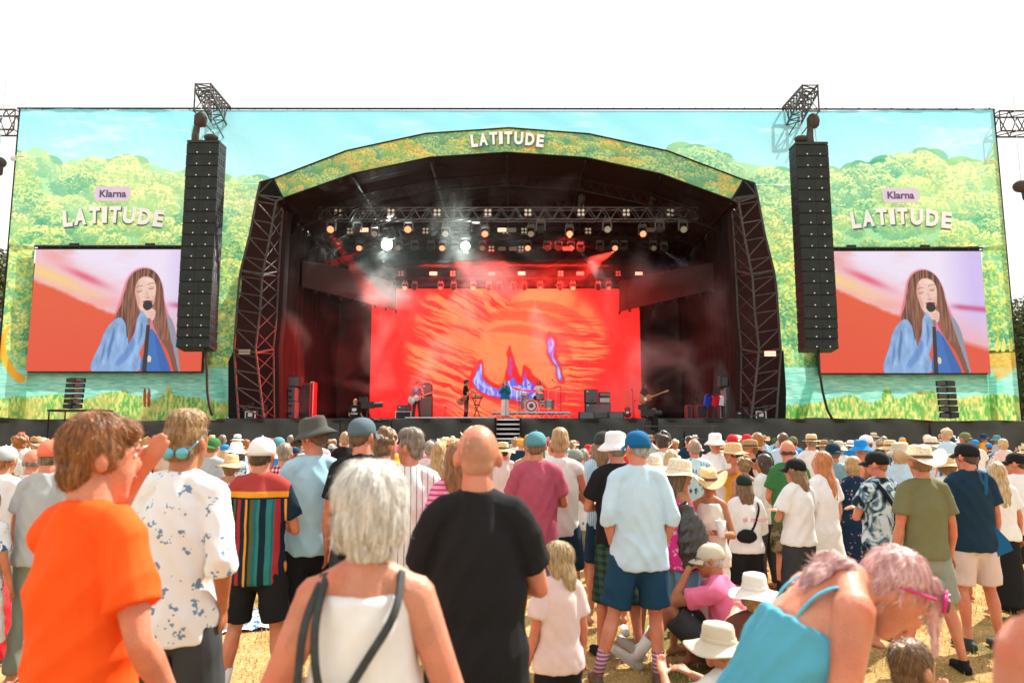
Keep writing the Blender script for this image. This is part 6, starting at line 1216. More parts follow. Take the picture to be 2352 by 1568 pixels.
bag(pd_, 'black cross body pack on the tie dye shirt', [[(-.12, -.06, 1.50), (-.08, -.14, 1.40), (.02, -.16, 1.25), (.10, -.16, 1.10)]], BLK, (.07, -.165, 1.18), BLK, (.07, .04, .13), .024)
q = MB(); hd = Jd['head']; R_ = np.array(head_R(Jd)); q.ell(hd + R_ @ np.array((0, .075, -.115)), (.052, .045, .06)); obj('beard', q, HM('ginger'), pd_, local=True, smooth=True)
person(2111, 1018, 5.9, 'man in an olive t-shirt and broad pale straw cowboy hat', top=OLIVE, loose=.026, wide=.006, hem=-.04, bottom=('shorts', fab('grey green shorts', (.25, .28, .24))), hair=('short', 'brown'), hat=('cowboy', STRAWP, LEATH), armL='down', armR='down', sk='pink', fat=.0, shoes=BLK, stance=.2, limb=1.08)
pn, Jn, sn_ = person(2218, 1010, 6.5, 'tall man in a navy t-shirt, black cap and pale pink shorts', top=NAVY, loose=.032, wide=.012, hem=-.09, bottom=('shorts', fab('pale pink shorts cotton', (.66, .52, .47))), hair=('short', 'dark'), hat=('cap', BLK), armL='crossed', armR='down', hy=20, shoes=mat('dark trainers', (.03, .05, .045), .7), sk='pink', fat=.06, over={'anL': (-.13, -.02, .085)})
t = empty('tote_bag', (0, 0, 0), 0, 'blue cotton tote bag on the navy t-shirt man\'s shoulder', 'bag'); c_ = P(2290, 1235, 6.4); t.location = c_; ORG[t.name] = Vector(c_); q = MB(); q.poly([(c_.x - .10, c_.y, c_.z + .20), (c_.x + .10, c_.y, c_.z - .02) , (c_.x + .13, c_.y, c_.z - .10), (c_.x - .02, c_.y, c_.z - .16), (c_.x - .09, c_.y, c_.z - .13)], (0, .10, 0)); TOTE = fab('tote blue', (.01, .11, .26)); obj('bag_body', q, TOTE, t)
q = MB(); a_ = P(2262, 1085, 6.35); q.sweep([(c_.x - .08, c_.y, c_.z + .18), (a_.x, a_.y - .02, a_.z), (a_.x - .03, a_.y + .12, a_.z + .04)], [(.015, .005)] * 3, n=6); obj('strap', q, TOTE, t)
person(2288, 1058, 7.6, 'blonde woman in a white t-shirt and long black skirt at the right', g='f', top=W_, loose=.028, wide=.03, bottom=('longskirt', BLK), hair=('long', 'blonde'), nstr=300, face=-10)
person(2332, 1034, 7.8, 'man in black cap and white t-shirt hugging the blonde woman', top=W_, loose=.03, bottom=('shorts', BLK), hair=('shaved', 'dark'), hat=('cap', BLK), hy=30, face=10, showface=True, socks=BLK, shoes=BLK, over={'elL': (-.36, -.06, 1.28), 'wrL': (-.58, -.12, 1.26)})
# ---- left middle
person(121, 1003, 5.6, 'man in a coral red cap and pale grey t-shirt behind the orange man', top=GREY, loose=.03, wide=.02, fat=.18, bottom=('trousers', GREYG), hair=('short', 'greybrown'), hat=('cap', CORAL), sk='pink')
person(78, 1028, 6.8, 'balding man in a white checked shirt and grey trousers at the left', top=WCHK, loose=.03, bottom=('trousers', GREYG), hair=('fringe', 'greybrown'), sk='pink', shoes=LEATH)
person(14, 1018, 6.2, 'woman in a grey cap and white t-shirt at the left edge', g='f', top=W_, bottom=('shorts', GREYG), hair=('bun', 'ginger'), hat=('cap', GREY))
person(-22, 1120, 5.4, 'woman in a blue and white paisley top at the left edge', g='f', top=BLOTCH, bottom=('skirt', W_), hair=('short', 'brown'))
person(834, 952, 5.4, 'man in a slate blue cap and black t-shirt in front of the stage cameraman', top=BLK, bottom=('shorts', CHAR), hair=('short', 'brown'), hat=('cap', fab('slate cap', (.10, .15, .18))), sk='pink', hy=-30, fat=.08)
person(886, 978, 6.0, 'person with curly dark hair tied up, in a black t-shirt', g='f', top=BLK, bottom=('shorts', CHAR), hair=('curly', 'brown'), hy=-42, sk='pink')
person(943, 980, 5.5, 'man with a swept quiff in a white shirt with thin dark stripes', top=THINS, sleeve='rolled', loose=.034, wide=.015, hem=-.12, bottom=('shorts', BLK), hair=('quiff', 'greybrown'), hy=52, face=12, sk='pink', nstr=600, strL=.05, fat=.06)
person(1052, 1010, 5.2, 'person in a pink striped top half hidden by the bald man', g='f', top=PINKS, bottom=('shorts', CHAR), hair=('shoulder', 'ginger'), fat=.15)
person(655, 1015, 8.0, 'grey haired man in a red and white plaid shirt', top=REDP, loose=.03, fat=.12, bottom=('trousers', SAND), hair=('short', 'greybrown'), armL='low', armR='low')
person(532, 1040, 8.4, 'woman in a broad straw sun hat and blue patterned top', g='f', top=BLOTCH, tank=True, bottom=('skirt', SAND), hair=('bob', 'brown'), hat=('wide', STRAW))
person(543, 1013, 10.5, 'person in a large floppy white hat', g='f', top=LEAFW, bottom=('skirt', SAND), hair=('bob', 'brown'), hat=('wide', W_))
person(1594, 1005, 9.2, 'bald man in a blue leaf print shirt with a dark strap', top=LEAFB, loose=.03, bottom=('shorts', SAND), hair=('shaved', 'greybrown'), sk='pink')
person(1521, 998, 11.5, 'man in a blue cap and white leaf print shirt', top=LEAFW, bottom=('shorts', NAVY), hair=('short', 'dark'), hat=('cap', fab('royal blue cap', (.02, .13, .32))))
person(1642, 994, 10.2, 'smiling man in a white bucket hat and white shirt facing the camera', top=W_, collar=True, sleeve='long', face=170, bottom=('trousers', SAND), hair=('shaved', 'greybrown'), hat=('bucket', W_), showface=True, vox=.012, armL='front', armR='front')
person(1684, 1014, 9.4, 'woman in a mustard top and straw hat stretching out her arm', g='f', top=MUST, tank=True, wide=.04, bottom=('longskirt', fab('rust skirt cotton', (.55, .09, .03))), hair=('bun', 'dark'), hat=('straw', STRAW), face=62, hy=20, over={'elL': (-.30, .20, 1.38), 'wrL': (-.34, .42, 1.38)}, shades=M_lensd, showface=True, vox=.014)
person(1709, 1042, 9.0, 'woman with short curly blonde hair in a pale vest top', g='f', top=GREY, tank=True, bottom=('shorts', DENIM), hair=('curly', 'lightbrown'))
person(1722, 1006, 10.0, 'man in a brown trilby and black shirt', top=BLK, bottom=('shorts', SAND), hair=('short', 'brown'), hat=('fedora', STRAWB, LEATH), hy=50, face=20)
person(1541, 1030, 8.8, 'woman with straight golden blonde hair and a black top', g='f', top=BLK, tank=True, bottom=('skirt', SAND), hair=('shoulder', 'blonde'))
person(1500, 1040, 6.9, 'person in a crumpled beige straw hat beside the pale blue shirt', g='f', top=BLK, tank=True, bottom=('skirt', SAND), hair=('bob', 'brown'), hat=('wide', STRAWP), sk='tan')
person(1753, 1040, 8.9, 'dark haired woman in a white blouse shading her eyes', g='f', top=W_, sleeve='long', bottom=('trousers', CHAR), hair=('shoulder', 'dark'), face=35, hy=20, armR='raise', vox=.014)
person(1912, 1012, 9.0, 'man in a navy cap and grey blue t-shirt beside the navy floral dress', top=fab('blue grey cotton', (.22, .38, .44)), bottom=('shorts', SAND), hair=('short', 'greybrown'), hat=('cap_back', NAVY), fat=.05)
person(2065, 1015, 9.0, 'man in a cream bucket hat and pale blue shirt', top=LBLUE, bottom=('shorts', SAND), hair=('short', 'grey'), hat=('bucket', BEIGE), hy=20)
person(1988, 996, 12.0, 'man in a white cap and bright blue polo shirt', top=BLUE, bottom=('shorts', SAND), hair=('short', 'brown'), hat=('cap', W_), hy=60, face=20)
person(2174, 1040, 8.4, 'person in a wide honey straw hat behind the navy t-shirt', g='f', top=W_, bottom=('skirt', SAND), hair=('bob', 'brown'), hat=('wide', STRAW))
person(2172, 978, 9.6, 'blond child in blue ear defenders raised above the crowd', g='f', top=LBLUE, bottom=('trousers', DENIM), hair=('curly', 'blonde'), hy=35, H=1.12, z0=.0 + (P(2172, 978, 9.6).z - 1.16), sk='pale')
person(905, 1040, 9.0, 'woman in a yellow sun hat', g='f', top=SKYB, bottom=('skirt', SAND), hair=('bob', 'brown'), hat=('sun', MUST))
person(1085, 985, 12.0, 'person in a pale cowboy hat with upturned brim by the bald man', g='f', top=GREY, bottom=('skirt', SAND), hair=('long', 'brown'), hat=('cowboy', STRAWP, LEATH))
person(1043, 1005, 9.5, 'woman in an orange felt cowboy hat tipped sideways', g='f', top=GREY, bottom=('skirt', SAND), hair=('long', 'brown'), hat=('cowboy', fab('tan felt', (.70, .36, .14)), LEATH), hy=-40)
person(1008, 1012, 9.0, 'woman with long streaked brown blonde hair in a grey t-shirt', g='f', top=GREY, bottom=('skirt', SAND), hair=('long', 'lightbrown'))
# ---- sitting and bending
SIT = {'pelvis': (0, 0, .13), 'waist': (0, -.05, .28), 'chest': (0, -.03, .50), 'neck': (0, .03, .67), 'head': (0, .09, .845), 'shL': (-.188, .03, .62), 'shR': (.188, .03, .62), 'hipL': (-.095, .02, .11), 'hipR': (.095, .02, .11), 'knL': (-.16, .40, .47), 'knR': (.16, .40, .47), 'anL': (-.15, .66, .09), 'anR': (.15, .66, .09), 'ftL': (-.16, .85, .05), 'ftR': (.16, .85, .05), 'elL': (-.24, .28, .50), 'elR': (.24, .28, .50), 'wrL': (-.12, .46, .60), 'wrR': (.10, .42, .58)}
def sit(px, tp, d, label, H=1.75, **k):
    o = dict(SIT); o.update(k.pop('ov', {})); return person(px, tp, d, label, over=o, H=H, **k)
sit(1655, 1270, 5.9, 'man in pink polo shirt and beige cap sitting on the grass', top=PINK, loose=.028, bottom=('shorts', CHAR), hair=('short', 'grey'), hat=('cap_back' if 0 else 'cap', BEIGE), face=72, hy=6, hp=-8, sk='tan', showface=True, shades=M_lensd, shoes=mat('pale trainers', (.5, .46, .42), .7), socks=WSOCK, hem=-.02, collar=True, ov={'wrL': (-.03, .25, .76), 'elL': (-.16, .36, .52), 'wrR': (.0, .50, .50), 'elR': (.22, .34, .46)})
sit(1738, 1352, 4.9, 'woman in a brown sleeveless top and pale wide hat sitting on the grass', H=1.62, g='f', top=BROWN, sleeve='none', loose=.02, bottom=('trousers', DENIM), hair=('bob', 'lightbrown'), hat=('wide', fab('ivory hat', (.76, .72, .64))), sk='pale', face=-8, hem=-.02)
sit(1672, 1466, 3.9, 'child in a big beige sun hat sitting at the bottom', H=1.50, g='f', top=OFFW, bottom=('trousers', DENIM), hair=('short', 'lightbrown'), hat=('wide', fab('beige sun hat cotton', (.62, .55, .42))), face=30, hem=-.02)
sit(2078, 1474, 3.3, 'person with brown hair in a bun sitting low at the bottom right', H=1.66, g='f', top=CHAR, bottom=('trousers', CHAR), hair=('bun', 'brown'), face=-50, hy=-20, nstr=1500, strL=.08, hem=-.02)
sit(4, 1182, 6.0, 'blonde woman in a red top sitting on the grass at the left edge', H=1.60, g='f', top=RED, sleeve='long', bottom=('trousers', DENIM), hair=('bob', 'blonde'), face=50, hem=-.02)
LEAN = {'pelvis': (0, 0, .95), 'waist': (0, .07, 1.08), 'chest': (0, .18, 1.26), 'neck': (0, .31, 1.385), 'head': (0, .475, 1.36), 'shL': (-.165, .26, 1.34), 'shR': (.165, .25, 1.34), 'elL': (-.20, .32, 1.06), 'elR': (.20, .17, 1.05), 'wrL': (-.10, .52, .85), 'wrR': (.10, .40, .84)}
px_, Jp, sp_ = person(1790, 1270, 2.25, 'woman with pastel pink hair in a blue sundress bending forward', g='f', face=-84, hy=-34, hp=-46, top=DRESSB, tank='low', loose=.018, wide=.0, hem=-.0, fat=.14, limb=1.22, bottom=('longskirt', DRESSB), hair=None, sk='pink', showface=True, over=LEAN, H=1.72, base=(P(1730, 1650, 2.25).x, 2.25, 0), fold=.022, foldx=1.8)
def pinkhair():
    J = Jp; R = np.array(head_R(J)); hd = J['head']; H = lambda p: hd + R @ np.array(p); mb = MB()
    mb.ell(H((0, -.026, .032)), (.088, .104, .100), R, 18, 12); nk = J['neck']
    mb.sweep([H((0, -.07, .04)), H((0, -.085, -.05)), nk + (0, -.03, .075), nk + (.01, -.10, .035), nk + (.02, -.14, -.01)], [(.078, .045), (.075, .034), (.066, .026), (.052, .018), (.026, .010)], side=(1, 0, 0), n=16)
    for s in (-1, 1):
        mb.sweep([H((s * .070, -.02, .05)), H((s * .080, -.03, -.02)), H((s * .072, -.05, -.09))], [(.022, .045), (.020, .045), (.015, .03)], n=10)
        if s < 0: mb.sweep([H((s * .06, .05, .09)), H((s * .07, .10, .07)), H((s * .075, .115, .02)) + (0, 0, -.03), H((s * .07, .12, .02)) + (0, 0, -.12)], [.022, .018, .013, .006], n=8)
    me = bake(mb, .008, 2, hair_fold(.005, 3, hd)); ho = link('hair', me, HM('pink'), px_); link('hair_strands', strands(me, 9000, .05, .0011, J, 5, curl=.10, droop=.15), HM('pink'), ho, kind='stuff')
pinkhair()
for s in (-1, 1): q = MB(); q.sweep(catmull([(s * .085, .10, 1.30), (s * .10, .17, 1.375), (s * .112, .25, 1.395), (s * .10, .30, 1.30)], 5, False), [(.011, .004)] * 16, side=(1, 0, 0), n=6); obj('dress_strap', q, DRESSB, px_, local=True, smooth=True)
g_ = empty('sunglasses', px_.location, px_.rotation_euler[2], 'magenta framed sunglasses pushed up on the pink hair', 'sunglasses'); g_.scale = px_.scale; R_ = np.array(head_R(Jp)); hd = Jp['head']
for s in (-1, 1):
    q = MB(); q.ell(hd + R_ @ np.array((s * .042, .108, .088)), (.036, .010, .030), R_ @ np.array(Rx(.6))); obj('rim', q, M_mag, g_, local=True, smooth=True); q = MB(); q.ell(hd + R_ @ np.array((s * .042, .117, .091)), (.028, .008, .023), R_ @ np.array(Rx(.6))); obj('lens', q, M_lensd, g_, local=True, smooth=True)
    q = MB(); q.bar(hd + R_ @ np.array((s * .078, .08, .085)), hd + R_ @ np.array((s * .092, -.02, .03)), .005, 6); obj('arm', q, M_mag, g_, local=True)
person(2540, 985, 1.12, 'person with a bare shoulder cut off by the right edge, very close', g='f', top=W_, tank=True, fat=.1, bottom=('trousers', DENIM), hair=('short', 'brown'), sk='pink', H=1.83, limb=1.15)

# ---- litter and picnic things in the gaps
def litter(kind, px, py_d, label, m, m2=None):
    d, = (py_d,); x = P(px, 1400, d).x; z = .02; t = empty(kind, (x, d, 0), rnd.random() * 6, label, kind.split('_')[-1])
    if 'cup' in kind: q = MB(); R = Matrix.Rotation(1.45, 3, 'X'); q.lathe([(0, -.06), (.028, -.06), (.040, .06), (.037, .06), (.026, -.05)], (0, 0, .045), 12, R=R); obj('cup_wall', q, m, t, local=True, smooth=True)
    elif 'can' in kind: q = MB(); R = Matrix.Rotation(1.57, 3, 'X'); q.lathe([(0, -.06), (.033, -.058), (.033, .058), (0, .06)], (0, 0, .04), 12, R=R); obj('can_body', q, m, t, local=True)
    elif 'blanket' in kind:
        q = MB(); n = 16; q.add([((i / n - .5) * .9, (j / n - .5) * .6, .045 + .02 * math.sin(i * 1.1 + j * .7) * math.sin(j * .9)) for j in range(n + 1) for i in range(n + 1)], [(j * (n + 1) + i, j * (n + 1) + i + 1, (j + 1) * (n + 1) + i + 1, (j + 1) * (n + 1) + i) for j in range(n) for i in range(n)]); obj('blanket_cloth', q, m, t, local=True, smooth=True)
    else: q = MB(); q.ell((0, 0, .10), (.14, .09, .12)); link('bag_body', bake(q, .014, 1, cloth_fold(.02, 5, 2)), m, t)
litter('picnic_blanket', 575, 7.4, 'pale blue and white picnic blanket on the grass behind the striped shirt man', BLOTCH); litter('rucksack', 545, 7.1, 'blue and white bag lying on the picnic blanket', BLOTCH); litter('paper_cup', 1378, 4.6, 'white paper cup lying on the grass by the small girl', W_); litter('drink_can', 1585, 5.0, 'silver drink can lying in front of the seated man', M_chrome); litter('paper_cup', 1435, 6.9, 'white paper cup lying behind the tall man in the pale blue shirt', W_); litter('drink_can', 1530, 4.2, 'red drink can lying on the grass near the tall man in navy shorts', RED); litter('rucksack', 1830, 5.7, 'dark rucksack lying on the grass behind the seated people', CHAR)
# ---------------------------------------------------------------- the crowd in front of the stage: copies of a few built figures
def proto_set():
    ps = []
    for gi, g in enumerate(('m', 'f')):
        for armL, armR, hy in (('down', 'down', 0), ('crossed', 'crossed', 12), ('front', 'low', -18), ('raise', 'down', -8)):
            J = skel(g, armL, armR, hy=math.radians(hy)); v = .020; d = dict(J=J, body=bake(body_mb(J, g, .04 if g == 'm' else .02), v, 1, name='body'))
            d['shirt'] = bake(top_mb(J, g, .05, 'short', -.06, .028, wide=.012), v, 2, cloth_fold(.012, gi + len(ps)), name='shirt')
            if armL == 'down': d['vest'] = bake(top_mb(J, g, .05, 'none', -.06, .022, tank=True), v, 2, name='vest')
            d['shorts'] = bake(bottom_mb(J, 'shorts', g, .04), v, 2, name='shorts')
            for h in ('short', 'shaved', 'mop', 'curly', 'bob', 'shoulder', 'long', 'bun', 'ponytail'): d[h] = bake(hair_mb(J, h), .016, 1, hair_fold(.005 if h != 'shaved' else .001, len(h), J['head']), name='hair')
            for h in ('short', 'shaved', 'bob', 'shoulder', 'long'): d['u' + h] = bake(hair_mb(J, h, True), .016, 1, None, name='hair')
            d['hats'] = {}
            for h in ('cap', 'cap_back', 'bucket', 'fedora', 'straw', 'wide', 'cowboy', 'sun'): d['hats'][h] = [(n, mb.mesh(n, None, True)) for n, mb in hat_parts(J, h)]
            ps.append((g, armL, d))
    return ps
PS = proto_set()
HATC = [('white', W_), ('cream', BEIGE), ('navy', fab('navy cap', (.015, .05, .10))), ('black', BLK), ('blue', BLUE), ('green', GREEN), ('red', RED), ('grey', GREY), ('pink', PINK), ('yellow', MUST), ('teal', TEAL), ('olive', OLIVE)]
STRC = [('straw', STRAW), ('pale straw', STRAWP), ('brown straw', STRAWB), ('white', W_)]
TOPC = [('white', W_), ('off white', OFFW), ('grey', GREY), ('black', BLK), ('navy', NAVY), ('pale blue', LBLUE), ('light blue', SKYB), ('pink', PINK), ('olive', OLIVE), ('green', GREEN), ('mustard', MUST), ('red', RED), ('bright blue', BLUE), ('beige', BEIGE), ('leaf print', LEAFW), ('plaid', REDP), ('striped', BSTR), ('tie dye', DYE), ('coral', CORAL), ('pale pink', PALEP), ('white', W_), ('white', W_), ('black', BLK)]
HAIRN = [('brown', 'brown'), ('dark', 'dark'), ('light brown', 'lightbrown'), ('blonde', 'blonde'), ('grey', 'grey'), ('ginger', 'ginger'), ('white', 'white'), ('grey brown', 'greybrown'), ('brown', 'brown'), ('dark', 'dark')]
HW = {'short': 'short', 'shaved': 'cropped', 'mop': 'tousled', 'curly': 'curly', 'bob': 'bobbed', 'shoulder': 'shoulder length', 'long': 'long', 'bun': 'tied up', 'ponytail': 'ponytailed'}
HATN = {'cap': 'cap', 'cap_back': 'back to front cap', 'bucket': 'bucket hat', 'fedora': 'trilby', 'straw': 'brimmed hat', 'wide': 'wide brimmed hat', 'cowboy': 'cowboy hat', 'sun': 'sun hat'}
ZONES = [(110, 'below the left screen edge'), (330, 'below the left screen'), (480, 'below the left speaker tower'), (610, 'below the left stage leg'), (800, 'below the stacked amps at left'), (980, 'below the guitarist'), (1130, 'left of the stage steps'), (1260, 'below the drummer'), (1420, 'below the bass amp'), (1560, 'below the bassist'), (1720, 'below the flight cases at right'), (1830, 'below the right stage leg'), (1960, 'below the right speaker tower'), (2150, 'below the right screen'), (2400, 'below the right screen edge')]
cr = random.Random(12); used = set(); spots = []
heros = [(p.location.x, p.location.y) for p in PEOPLE]
y = 9.4
while y < 27.6 and len(spots) < 296:
    sp = .98 if y < 14 else .88 + (y - 14) * .03; x = -(y * .705 + .4) + cr.random() * .6
    while x < y * .705 + .4:
        xx = x + cr.uniform(-.18, .18); yy = y + cr.uniform(-.45, .45)
        if all((xx - a) ** 2 + (yy - b) ** 2 > .30 for a, b in heros): spots.append((xx, yy))
        x += sp * cr.uniform(.85, 1.25)
    y += 1.25 + (y - 9.4) * .085
spots = spots[:296]
for xx, yy in spots:
    for tries in range(60):
        gi, armL, d = PS[cr.choices(range(8), [5, 3, 2, 1, 5, 2, 2, 1])[0]]; wear = cr.random() < .60; hn, hk = cr.choice(HAIRN); tn, tm = cr.choice(TOPC)
        if wear:
            hat = cr.choices(list(HATN), [9, 3, 4, 3, 4, 3, 2, 2])[0]; cn, cm = cr.choice(STRC) if hat in ('fedora', 'straw', 'wide', 'cowboy') else cr.choice(HATC); hs = cr.choice(('short', 'short', 'shaved') if gi == 'm' else ('shoulder', 'long', 'bob', 'short')); desc = f'{cn} {HATN[hat]}'
        else:
            hat = None; hs = cr.choice(('short', 'short', 'mop', 'curly', 'shaved', 'short') if gi == 'm' else ('shoulder', 'long', 'bob', 'bun', 'ponytail', 'curly')); desc = f'{HW[hs]} {hn} hair'
        ppx = 1176 + xx / yy * FD; zone = next(z for lim, z in ZONES if ppx < lim or lim == 2400); row = 'near' if yy < 13.5 else 'middle' if yy < 19 else 'far'
        lab = f'{row} person, {desc}, {tn} top, {zone}'
        if (desc, tn, zone, row) not in used: used.add((desc, tn, zone, row)); break
    t = empty('person', (xx, yy, 0), math.radians(cr.gauss(0, 16) if cr.random() > .06 else cr.uniform(60, 190)), lab, 'person', 'people standing in the crowd'); s = cr.gauss(.975 if gi == 'm' else .915, .035) * (.62 + .15 * cr.random() if cr.random() < .035 else 1); t.scale = (s * cr.uniform(.86, 1.0), s, s)
    sk = skin(cr.choice(('fair', 'pink', 'pink', 'tan', 'pale'))); link('body', d['body'], sk, t)
    if cr.random() < .18 and 'vest' in d: link('vest', d['vest'], tm, t)
    else: link('shirt', d['shirt'], tm, t)
    link('shorts', d['shorts'], cr.choice((CHAR, NAVY, SAND, DENIM, BLK, GREYG)), t); link('hair', d[('u' if hat else '') + hs], HM(hk), t)
    if hat:
        top = None
        for n_, me in d['hats'][hat]:
            if top is None: top = link('hat', me, cm, t)
            elif n_ in ('peak', 'hat_band'): link(n_, me, LEATH if n_ == 'hat_band' else cm, top)
bpy.data.scenes.remove(TMP)
# ---------------------------------------------------------------- band and equipment on the deck
TMP = bpy.data.scenes.new('bake')
def sx_(px, Y): return P(px, 962, Y).x
def box_thing(name, label, cat, px0, px1, py0, Y, depth, m, z0=DZ, group=None, edge=None, py1=None):
    a, b = P(px0, py0, Y), P(px1, py0, Y); z0 = z0 if py1 is None else P(px0, py1, Y).z
    t = empty(name, ((a.x + b.x) / 2, Y, z0), 0, label, cat, group); q = MB(); q.box(a.x, b.x, Y, Y + depth, z0, a.z); bo = obj('casing', q, m, t); bo.modifiers.new('b', 'BEVEL').width = .02
    if edge: 
        q = MB(); e = .035
        for x in (a.x, b.x): 
            q.box(x - e / 2, x + e / 2, Y - .012, Y + .02, z0, a.z)
        q.box(a.x + e/2, b.x - e/2, Y - .012, Y + .02, z0, z0 + e); q.box(a.x + e/2, b.x - e/2, Y - .012, Y + .02, a.z - e, a.z); obj('edging', q, edge, t)
    return t, a, b, z0
def amp(px0, px1, py0, py1, Y, label, m=M_amp, face=M_grille, badge=True, group='amplifier cabinets on the stage', knobs=False):
    t, a, b, z0 = box_thing('amplifier', label, 'amplifier', px0, px1, py0, Y, .4, m, group=group, py1=py1); q = MB(); k = .035; q.box(a.x + k, b.x - k, Y - .015, Y, z0 + k, a.z - k); f = obj('grille', q, face, t)
    if knobs:
        n = 5
        for i in range(n): q = MB(); x = a.x + (b.x - a.x) * (i + 1) / (n + 1); q.cbox((x, Y - .03, (a.z + z0) / 2), (.03, .03, .03)); obj('knob', q, M_white, t)
    if badge: q = MB(); q.cbox((a.x + .12, Y - .022, a.z - .09), (.09, .01, .04)); obj('badge', q, M_white, t)
    return t
# guitar side
amp(966, 993, 908, 961, 34.6, 'lower tall grey guitar speaker cabinet behind the guitarist', face=mat('brown grey grille', (.16, .13, .12), .9)); amp(968, 992, 882, 907.5, 34.6, 'upper guitar speaker cabinet behind the guitarist', face=mat('brown grey grille', (.16, .13, .12), .9)); amp(970, 989, 874.5, 881.5, 34.6, 'small brown amplifier head topping the guitar cabinets', m=mat('tan tolex', (.34, .22, .14), .7), badge=False, knobs=True)
box_thing('flight_case', 'black flight case with bright edging left of the guitarist', 'flight case', 909, 944, 944, 34.0, .6, M_case, edge=M_edge, group='flight cases on the stage', py1=962); amp(912, 943, 930, 943.4, 34.0, 'low black amplifier head resting on the left flight case', badge=True)
# side speaker stacks and cases
for sd_ in (0, 1):
    m_ = (lambda x: x) if not sd_ else (lambda x: 2345 - x); lab = 'left' if not sd_ else 'right'
    for i, (y0, y1) in enumerate(((889, 921), (922, 960))):
        xs = sorted((m_(636), m_(678))); t, a, b, z0 = box_thing('side_speaker', f'{"upper" if i == 0 else "lower"} grey side fill speaker box on the {lab} of the stage', 'speaker', xs[0], xs[1], y0, 33.5, .9, mat('grey speaker box', (.10, .105, .11), .6), py1=y1, group='side fill speakers')
        for fx, fz in ((.28, .3), (.28, .75), (.74, .3), (.74, .75)): q = MB(); q.cbox((a.x + (b.x - a.x) * fx, 33.49, z0 + (a.z - z0) * fz), (.16, .03, .10)); obj('port', q, M_dark, t)
    xs = sorted((m_(656), m_(690))); t, a, b, z0 = box_thing('side_speaker', f'dark angled speaker on top of the {lab} side fill boxes', 'speaker', xs[0], xs[1], 863, 33.8, .6, M_cab, py1=888.5, group='side fill speakers'); q = MB(); q.box(a.x + .05, b.x - .05, 33.77, 33.8, z0 + .05, a.z - .05); obj('grille', q, M_grille, t)
box_thing('flight_case', 'tall black rack with red sides beside the left speakers', 'flight case', 681, 713, 880, 34.2, .7, M_case, edge=M_redcase, group='flight cases on the stage', py1=961)
box_thing('flight_case', 'second narrow red edged case left of the stage', 'flight case', 714, 720, 876, 34.4, .7, M_redcase, edge=M_edge, group='flight cases on the stage', py1=961)
for x0, x1, y0, l_, mm, ee in ((1578, 1588, 930, 'narrow red edged flight case at the right of the stage', M_case, M_redcase), (1601, 1624, 930, 'black flight case with red edging at the right of the stage', M_case, M_redcase), (1655, 1686, 928, 'black flight case with bright edging under the draped flag', M_case, M_edge)): box_thing('flight_case', l_, 'flight case', x0, x1, y0, 34.0, .6, mm, edge=ee, group='flight cases on the stage', py1=961)
for x, l_ in ((575, 'left'), (1748, 'right')):
    t, a, b, z0 = box_thing('light_box', f'small square black box with white frame at the {l_} stage corner', 'light', x - 11, x + 11, 944, 31.4, .4, M_dark, edge=M_white, py1=962); q = MB(); q.box((a.x + b.x) / 2 - .09, (a.x + b.x) / 2 + .09, 31.37, 31.4, z0 + .1, z0 + .26); obj('face_plate', q, M_white, t)
    for k in range(5):
        t2 = empty('cable_rack', (a.x + (k - 2) * .28, 31.9, DZ), 0, f'{ordn[k]} cluttered equipment box stacked at the {l_} stage corner', 'equipment', 'cluttered equipment at the stage corners'); q = MB(); hh = .35 + .35 * ((k * 7) % 5) / 4; q.box(a.x + (k - 2) * .28 - .12, a.x + (k - 2) * .28 + .12, 31.9, 32.2, DZ, DZ + hh); obj('casing', q, M_case, t2); q = MB(); q.cbox((a.x + (k - 2) * .28, 31.88, DZ + hh * .7), (.12, .03, .05)); obj('panel', q, (M_edge, M_grille, M_redcase)[k % 3], t2)
# draped flag of red, white and blue cloth
t = empty('draped_flag', P(1650, 932, 33.9), 0, 'red, white and blue cloth draped over the flight cases', 'flag')
for j, (x0, x1, m_, nm_) in enumerate(((1618, 1636, fab('flag blue', (.02, .05, .35)), 'blue_cloth'), (1634, 1655, fab('flag red', (.65, .02, .05)), 'red_cloth'), (1652, 1688, W_, 'white_cloth'))):
    q = MB(); pts = [P(x0, 930, 33.85), P(x0 + 4, 908, 33.9), P((x0 + x1) / 2, 904 + 3 * j, 33.8), P(x1, 910, 33.9), P(x1 - 3, 932, 33.85), P((x0 + x1) / 2, 938 - 3 * j, 33.7)]; q.poly([p + Vector((0, .02 * i, 0)) for i, p in enumerate(pts)], (0, .25, 0)); obj(nm_, q, m_, t)
# bass side
amp(1343, 1373, 894, 925.5, 34.4, 'upper grey bass cabinet', face=M_grille); amp(1376, 1402, 900, 911, 34.4, 'bass amplifier head with knobs, upper one', knobs=True, badge=False); amp(1376, 1402, 912, 925.5, 34.4, 'silver faced bass amplifier head, lower one', face=mat('silver panel', (.42, .42, .42), .4, .4), knobs=True, badge=False); amp(1344, 1403, 926, 961, 34.4, 'wide lower grey bass cabinet', face=M_grille)
for x0, x1, l_ in ((1330, 1366, 'left'), (1398, 1434, 'right')):
    t = empty('monitor_wedge', P((x0 + x1) / 2, 962, 32.4), 0, f'black wedge monitor in front of the bass cabinets, {l_} one', 'speaker', 'wedge monitors'); a, b = P(x0, 945, 32.4), P(x1, 945, 32.4); q = MB(); q.poly([(a.x, 32.4, DZ), (a.x, 32.55, a.z), (a.x, 32.8, a.z), (a.x, 33.0, DZ)], (b.x - a.x, 0, 0)); obj('casing', q, M_amp, t)
    q = MB(); q.poly([(a.x + .05, 32.39, DZ + .04), (b.x - .05, 32.39, DZ + .04), (b.x - .05, 32.52, a.z - .03), (a.x + .05, 32.52, a.z - .03)], (0, .02, .01)); obj('grille', q, M_grille, t)
